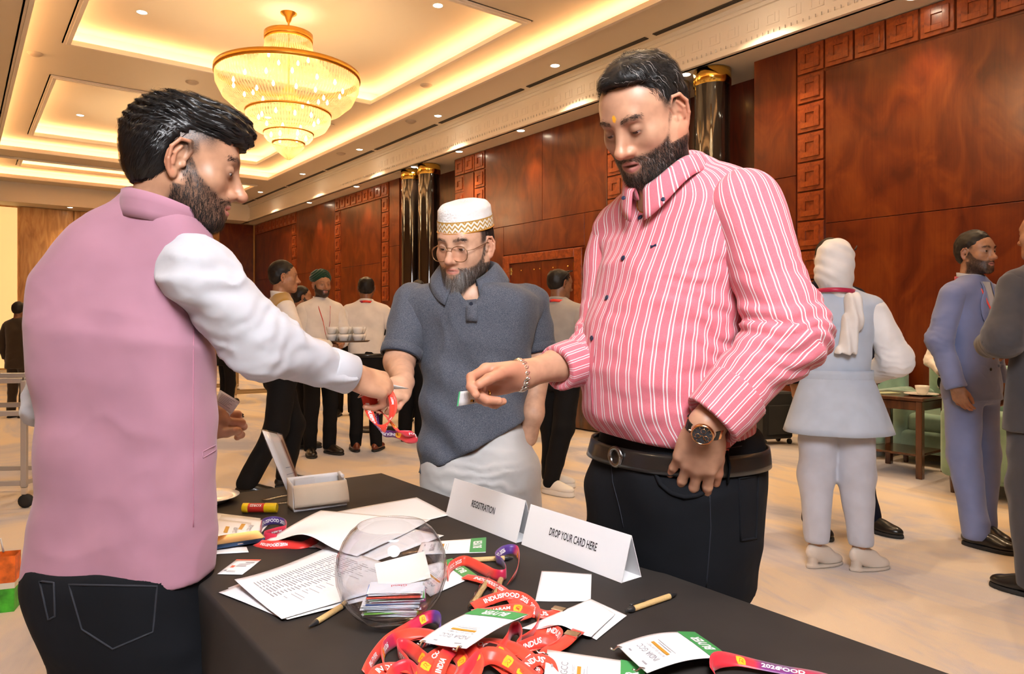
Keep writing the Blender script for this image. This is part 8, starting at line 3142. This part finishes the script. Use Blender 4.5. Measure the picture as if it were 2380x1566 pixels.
# suitcase
def suitcase(pos, ang):
 r = empty('suitcase', (pos[0], pos[1], 0), ang, 'black soft suitcase on wheels beside the striped shirt elbow', 'suitcase')
 MB().box((0, 0, 0.30), (0.36, 0.24, 0.48), ch=0.02).build('shell', C_('black_nylon', (0.012, 0.012, 0.013), weave=300), r)
 MB().box((0, -0.125, 0.26), (0.28, 0.02, 0.30), ch=0.008).build('front_pocket', C_('black_nylon_pocket', (0.016, 0.016, 0.017), weave=300), r)
 MB().tube([(-0.08, 0.05, 0.54), (-0.08, 0.05, 0.60), (0.08, 0.05, 0.60), (0.08, 0.05, 0.54)], 0.012, 8).build('handle', M['black_plastic'], r, True)
 for x in (-0.15, 0.15):
  for y in (-0.09, 0.09):
   MB().lathe([(0.012, -0.012), (0.028, -0.012), (0.028, 0.012), (0.012, 0.012)], (x, y, 0.0285), 12, M=Matrix.Rotation(math.pi / 2, 3, 'Y')).build('wheel', M['rubber'], r, True)


suitcase(at(1793, 7.55), 0.3)


# trolley frame at the left edge
def trolley(pos, ang, label, hgt=0.92, wd=0.5, ln=0.9, col=(0.50, 0.48, 0.47)):
 r = empty('trolley', (pos[0], pos[1], 0), ang, label, 'trolley', 'metal service trolleys')
 m = pbr('grey_metal', col, 0.4, 0.5)
 for x in (-ln / 2, ln / 2):
  for y in (-wd / 2, wd / 2):
   MB().box((x, y, (hgt + 0.14) / 2), (0.035, 0.035, hgt - 0.14), ch=0.003).build('post', m, r)
   MB().box((x, y, 0.115), (0.03, 0.03, 0.05), ch=0.003).build('caster_fork', M['chrome'], r)
   MB().lathe([(0.02, -0.014), (0.045, -0.014), (0.047, 0.0), (0.045, 0.014), (0.02, 0.014)], (x + 0.01, y, 0.0475), 16, M=Matrix.Rotation(math.pi / 2, 3, 'X')).build('caster_wheel', M['rubber'], r, True)
 for z in (0.17, hgt - 0.22, hgt):
  for y in (-wd / 2, wd / 2):
   MB().box((0, y, z), (ln - 0.035, 0.03, 0.035), ch=0.003).build('rail', m, r)
  for x in (-ln / 2, ln / 2):
   MB().box((x, 0, z), (0.03, wd - 0.035, 0.035), ch=0.003).build('rail', m, r)
 return r


p = TB(28, 1186, 0.0)
trolley((p[0] - 0.30, p[1] + 0.30), math.radians(8), 'grey metal trolley frame on casters cut by the picture edge', 0.86, 0.55, 0.60)
trolley(at(590, 11.5), 0.5, 'small brass coloured trolley far behind the white sleeve', 0.75, 0.4, 0.6, (0.40, 0.28, 0.14))
trolley(at(505, 12.5), 0.2, 'brass coloured trolley glimpsed beside the pink waistcoat', 0.75, 0.4, 0.6, (0.40, 0.28, 0.14))


# shopping bag
def bag():
 p = TB(-22, 1418, 0.0)
 r = empty('paper_bag', tuple(p), math.radians(20), 'orange and green printed bag standing on the carpet', 'bag')
 def body(z0, z1, mat, nm):
  V = []
  for z, w_ in ((z0, 1), (z1, 1)):
   for x, y in ((-0.10, -0.05), (0.10, -0.05), (0.10, 0.05), (-0.10, 0.05)):
    V.append((x * (1 + 0.1 * z), y * (1 - 0.6 * z), z))
  mobj(nm, V, [(0, 1, 5, 4), (1, 2, 6, 5), (2, 3, 7, 6), (3, 0, 4, 7)] + ([(3, 2, 1, 0)] if z0 < 0.01 else []), mat, r, False)
 body(0.0, 0.10, pbr('bag_green', (0.06, 0.42, 0.03), 0.5, vary=(20, 0.5)), 'green_part')
 body(0.10, 0.125, pbr('bag_white', (0.8, 0.75, 0.6), 0.5), 'white_stripe')
 body(0.125, 0.24, pbr('bag_orange', (0.85, 0.17, 0.02), 0.5, vary=(20, 0.4)), 'orange_part')
 for y in (-0.03, 0.03):
  MB().tube([(-0.04, y, 0.24), (-0.03, y, 0.30), (0.03, y, 0.30), (0.04, y, 0.24)], 0.004, 6).build('handle', M['white_rubber'], r, True)


bag()

# low standing table base behind the cream shirt man
p = at(845, 7.75)
r = empty('cocktail_table', (p[0] - 0.02, p[1] + 0.75, 0), 0, 'cocktail table on a round black foot in front of the cream shirt man', 'table')
MB().lathe([(0.0, 0.0), (0.26, 0.0), (0.27, 0.012), (0.05, 0.03), (0.0, 0.03)], n=32, cap=False).build('foot_plate', M['black_plastic'], r, True)
MB().lathe([(0.03, 0.03), (0.03, 1.02)], n=12).build('post', M['black_plastic'], r, True)
MB().lathe([(0.0, 1.02), (0.30, 1.02), (0.30, 1.045), (0.0, 1.045)], n=32, cap=False).build('table_top', M['table_wood'], r, True)
for k_, (dx, dy) in enumerate(((0.1, -0.1), (-0.12, -0.05))):
 o = link(bpy.data.objects.new('cup', cupme)); o.location = (p[0] - 0.02 + dx, p[1] + 0.75 + dy, 1.0455)
 tag(o, ['white cup on the right of the cocktail table', 'white cup on the left of the cocktail table'][k_], 'cup')

# counter with candles by the door
p = at(1362, 8.6)
r = empty('console_table', (p[0], p[1], 0), ROT, 'narrow dark console by the double door holding pale candles', 'console')
MB().box((0, 0, 1.20), (0.35, 0.9, 0.04), ch=0.004).build('console_top', M['table_wood'], r)
MB().box((0, 0, 0.60), (0.30, 0.84, 1.16), ch=0.004).build('console_body', M['table_wood'], r)
for k_, dy in enumerate((0.12, 0.30)):
 hh = (0.20, 0.16)[k_]
 o = MB().lathe([(0.0, 0.0), (0.045, 0.0), (0.045, hh), (0.038, hh + 0.004), (0.0, hh - 0.01)], n=18, cap=False).build('candle', pbr('ivory_wax', (0.80, 0.66, 0.42), 0.6, sss=0.1), None, True)
 q = Matrix.Rotation(ROT, 3, 'Z') @ Vector((0, dy, 0)); o.location = (p[0] + q[0], p[1] + q[1], 1.2205)
 tag(o, ['taller ivory pillar candle beside the striped sleeve', 'shorter ivory pillar candle behind the taupe shirt'][k_], 'candle')

# ------------------------------------------------------------------ things held in the hands, watch and jewellery
def held():
 # card in the striped man's fingers
 c = PX(1087, 925, 1.455)
 P = [PX(1067, 910, 1.46), PX(1114, 905, 1.45), PX(1112, 936, 1.445), PX(1062, 944, 1.455)]
 fn = lambda u, v: P[0] * (1 - u) * (1 - v) + P[1] * u * (1 - v) + P[2] * u * v + P[3] * (1 - u) * v
 V, F = band(fn, 5, 5, 0.0007)
 o = mobj('business_card', V, F, M['paper'])
 tag(o, 'white business card with green edge held by the striped shirt man', 'card')
 n = np.cross(P[1] - P[0], P[3] - P[0]); n /= np.linalg.norm(n); n = n if n[1] < 0 else -n
 def strip(u0, u1, v0, v1, mat, nm):
  V = [fn(u0, v0) + n * 0.0007, fn(u1, v0) + n * 0.0007, fn(u1, v1) + n * 0.0007, fn(u0, v1) + n * 0.0007]
  mobj(nm, V, [(0, 1, 2, 3)], mat, o, False)
 strip(0, 0.07, 0, 1, pbr('green_edge', (0.06, 0.36, 0.14), 0.5), 'green_edge')
 strip(0.62, 0.74, 0.68, 0.86, M['gold_print'], 'logo'); strip(0.74, 0.80, 0.72, 0.9, M['ink'], 'logo')
 for k in range(5): strip(0.30 + 0.08 * k, 0.315 + 0.08 * k, 0.15, 0.55 + 0.05 * (k % 2), M['ink_grey'], 'print_line')
 # cards in the waistcoat man's left hand
 for k, (cs, lab) in enumerate((([(512, 906), (558, 934), (538, 962), (498, 935)], 'upper white card in the hand of the waistcoat man'),
           ([(494, 948), (538, 958), (518, 1006), (480, 985)], 'lower printed card in the hand of the waistcoat man'))):
  P = [PX(x, y, 1.655 + 0.004 * k) for x, y in cs]
  g = lambda u, v: P[0] * (1 - u) * (1 - v) + P[1] * u * (1 - v) + P[2] * u * v + P[3] * (1 - u) * v
  V, F = band(g, 4, 4, 0.0008)
  o = mobj('business_card', V, F, M['paper'])
  tag(o, lab, 'card', 'cards held by the waistcoat man')
  nn = np.cross(P[1] - P[0], P[3] - P[0]); nn /= np.linalg.norm(nn); nn = nn if nn[1] < 0 else -nn
  VV, FF = [], []
  for j in range(7):
   b = len(VV); v0 = 0.15 + 0.10 * j
   VV += [g(0.12, v0) + nn * 0.0008, g(0.8 - 0.1 * (j % 3), v0) + nn * 0.0008, g(0.8 - 0.1 * (j % 3), v0 + 0.03) + nn * 0.0008, g(0.12, v0 + 0.03) + nn * 0.0008]
   FF.append((b, b + 1, b + 2, b + 3))
  mobj('printed_rows', VV, FF, M['ink_grey'], o, False)['kind'] = 'stuff'
 # card corner, pen and lanyard in the right fist
 P = [PX(890, 888, 1.66), PX(950, 903, 1.70), PX(912, 904, 1.70), PX(880, 902, 1.66)]
 g = lambda u, v: P[0] * (1 - u) * (1 - v) + P[1] * u * (1 - v) + P[2] * u * v + P[3] * (1 - u) * v
 V, F = band(g, 4, 4, 0.001)
 o = mobj('business_card', V, F, M['paper'])
 tag(o, 'white card whose sharp corner sticks out of the fist', 'card')
 a, b = PX(832, 924, 1.60), PX(900, 880, 1.68)
 d = (b - a) / np.linalg.norm(b - a)
 r = empty('pen', tuple(a), 0, 'black pen gripped in the fist of the waistcoat man', 'pen')
 Mx = Vector(tuple(d)).to_track_quat('Z', 'Y').to_matrix()
 MB().lathe([(0.0008, 0), (0.002, 0.004), (0.0045, 0.018)], n=12, M=Mx).build('tip', M['chrome'], r, True)
 MB().lathe([(0.0045, 0.018), (0.005, 0.022), (0.005, 0.10)], n=12, M=Mx).build('barrel', M['black_plastic'], r, True)
 def air(pts):
  """(x, y, depth, across dx, dy, dz)"""
  return [(PX(q[0], q[1], q[2]), A3(q[3:6])) for q in pts]
 lanyard(air([(842, 905, 1.62, .8, .3, .3), (850, 925, 1.62, 1, .2, 0), (858, 955, 1.62, 1, .2, -.1), (872, 985, 1.615, .8, .2, -.6), (892, 996, 1.61, .2, .2, -1), (908, 975, 1.61, -.7, .2, -.7), (914, 945, 1.615, -1, .2, -.1), (910, 920, 1.62, -1, .2, .1), (900, 896, 1.64, -.8, .3, .2)]),
   'bright red lanyard loop hanging from the fist of the waistcoat man', width=0.019, texts=((0.30, 'INDUSFOOD', 0.008, 1), (0.58, '2026', 0.008, 1), (0.8, 'MEET', 0.005, 1)))
 lanyard(air([(868, 915, 1.65, 1, .3, .1), (872, 945, 1.65, 1, .3, -.2), (895, 965, 1.645, .7, .2, -.6), (912, 985, 1.64, .8, .2, -.5), (928, 1004, 1.64, .8, .2, -.5), (945, 1008, 1.64, .2, .3, -1), (964, 1008, 1.645, .6, .5, -.8), (966, 1020, 1.65, .3, .3, -1), (948, 1022, 1.65, -.2, .3, -1), (930, 1012, 1.652, -.4, .2, -1), (912, 1008, 1.655, .1, .3, -1), (890, 1006, 1.655, .2, .3, -1), (874, 985, 1.655, .9, .3, -.4), (872, 960, 1.655, 1, .3, -.1)]),
   'second lanyard of the held bunch with violet curve and yellow emblems', width=0.017, tone=0.1, spans=((0.72, 1.0, 0.9), (0.38, 0.62, 0.5)), texts=((0.86, IF, 0.007, 1), (0.5, 'FOOD', 0.006, 1)), emblems=(0.31, 0.70))

 # wrist watch on the left wrist of the striped man
 w0, fd, Rl = SM['w0'], SM['fdir'] / np.linalg.norm(SM['fdir']), SM['Rl']
 ax = fd * 0.85 + A3((0.25, 0, -0.35)) * 0.0
 c = w0 + fd * 0.006
 root = empty('wrist_watch', tuple(c), 0, 'rose gold chronograph watch with dark dial on the pocketed wrist', 'watch')
 nz = Rl[:, 2]
 x = Rl[:, 0]
 def ringpt(a, r0, r1):
  return x * math.sin(a) * r0 + nz * math.cos(a) * r1
 gold = pbr('rose_gold', (0.80, 0.42, 0.20), 0.2, 1.0)
 blk = pbr('black_steel', (0.03, 0.028, 0.027), 0.25, 0.8)
 for k in range(22):
  a = 0.62 + (2 * math.pi - 1.24) * k / 21
  q = ringpt(a, 0.034, 0.029)
  t = ringpt(a + 0.05, 0.034, 0.029) - ringpt(a - 0.05, 0.034, 0.029); t /= np.linalg.norm(t)
  nr = np.cross(fd, t);
  Mx = Matrix(np.stack([fd, t, nr], 1).tolist())
  MB().box(tuple(q), (0.020, 0.0095, 0.0035), ch=0.0008, M=Mx).build('bracelet_link', gold if k % 4 == 3 else blk, root)
 Mz = Matrix(np.stack([x, fd, nz], 1).tolist()) if np.linalg.det(np.stack([x, fd, nz], 1)) > 0 else Matrix(np.stack([-x, fd, nz], 1).tolist())
 top = nz * 0.030
 MB().lathe([(0.017, -0.004), (0.0205, -0.003), (0.0215, 0.002), (0.0200, 0.006), (0.0180, 0.0065), (0.0178, 0.004)], tuple(top), 40, M=Mz, cap=False).build('case', gold, root, True)
 dial = MB().lathe([(0.0, 0.0045), (0.0178, 0.0045)], tuple(top), 40, M=Mz, cap=False).build('dial', pbr('dark_dial', (0.035, 0.035, 0.040), 0.3), root, True)
 def on_dial(px_, py_, z): return tuple(top + np.array(Mz @ Vector((px_, py_, z))))
 for a in (0.5, 2.6, 4.7):
  MB().lathe([(0.0042, 0.0), (0.0050, 0.0), (0.0050, 0.0006), (0.0042, 0.0006)], on_dial(0.0085 * math.cos(a), 0.0085 * math.sin(a), 0.0047), 20, M=Mz, cap=False).build('subdial', gold, dial, True)
 for k in range(12):
  a = k * math.pi / 6
  MB().box(on_dial(0.0152 * math.cos(a), 0.0152 * math.sin(a), 0.0049), (0.0036, 0.0012, 0.0004), M=Mz @ Matrix.Rotation(a, 3, 'Z')).build('hour_mark', gold, dial)
 for a, L_ in ((0.9, 0.010), (2.4, 0.014)):
  MB().box(on_dial(L_ / 2 * math.cos(a), L_ / 2 * math.sin(a), 0.0055), (L_, 0.0012, 0.0004), M=Mz @ Matrix.Rotation(a, 3, 'Z')).build('watch_hand', gold, dial)
 MB().lathe([(0.0025, 0.0), (0.0025, 0.004)], on_dial(0.0215, 0.0, 0.001), 10, M=Mz @ Matrix.Rotation(math.pi / 2, 3, 'Y')).build('crown', gold, root, True)

 # curb chain bracelet on the right wrist
 w1, Rr = SM['w1'], SM['Rr']
 fd = Rr[:, 1]
 br = empty('chain_bracelet', tuple(w1), 0, 'thick silver curb chain bracelet on the outstretched wrist', 'bracelet')
 sil = pbr('silver', (0.85, 0.82, 0.78), 0.2, 1.0)
 n = 18
 for k in range(n):
  a = 2 * math.pi * k / n
  pc = lambda t_: (Rr[:, 0] * math.sin(t_) * 0.0325 + Rr[:, 2] * math.cos(t_) * 0.0305) - fd * 0.004
  q = pc(a); t = pc(a + 0.05) - pc(a - 0.05); t /= np.linalg.norm(t)
  nr = q / np.linalg.norm(q)
  w = np.cross(t, nr)
  tw = t * 0.9 + w * 0.45; tw /= np.linalg.norm(tw); wp = np.cross(nr, tw)
  pts = [tuple(q + tw * math.cos(s) * 0.0090 + wp * math.sin(s) * 0.0068 + nr * 0.0012 * math.sin(2 * s)) for s in np.linspace(0, 2 * math.pi, 13)[:-1]]
  MB().tube(pts, 0.0024, 6, closed=True).build('chain_link', sil, br, True)
 # ring on the curled finger
 t3 = SM['tips'][2] * 0.5 + SM['tips'][1] * 0.5
 rg = MB().lathe([(0.0088, -0.002), (0.0105, -0.002), (0.0108, 0.0), (0.0105, 0.002), (0.0088, 0.002), (0.0088, -0.002)], n=24, cap=False).build('finger_ring', M['gold'], None, True, loc=tuple(PX(1132, 912, 1.462)))
 rg.rotation_euler = (math.radians(70), 0, math.radians(60))
 tag(rg, 'gold ring on a curled finger of the card holding hand', 'ring')
 # gold neck chain
 nb = SM['nb']
 pts = [tuple(nb + A3((-0.82, -0.55, 0)) * (0.055 + 0.012 * math.cos(a)) + A3((0.55, -0.82, 0)) * 0.03 * math.sin(a) + A3((0, 0, -0.02 - 0.035 * math.cos(a)))) for a in np.linspace(-1.4, 1.4, 15)]
 o = MB().tube(pts, 0.0013, 5).build('neck_chain', M['gold'], None, True)
 tag(o, 'thin gold chain showing in the open striped collar', 'necklace')


held()
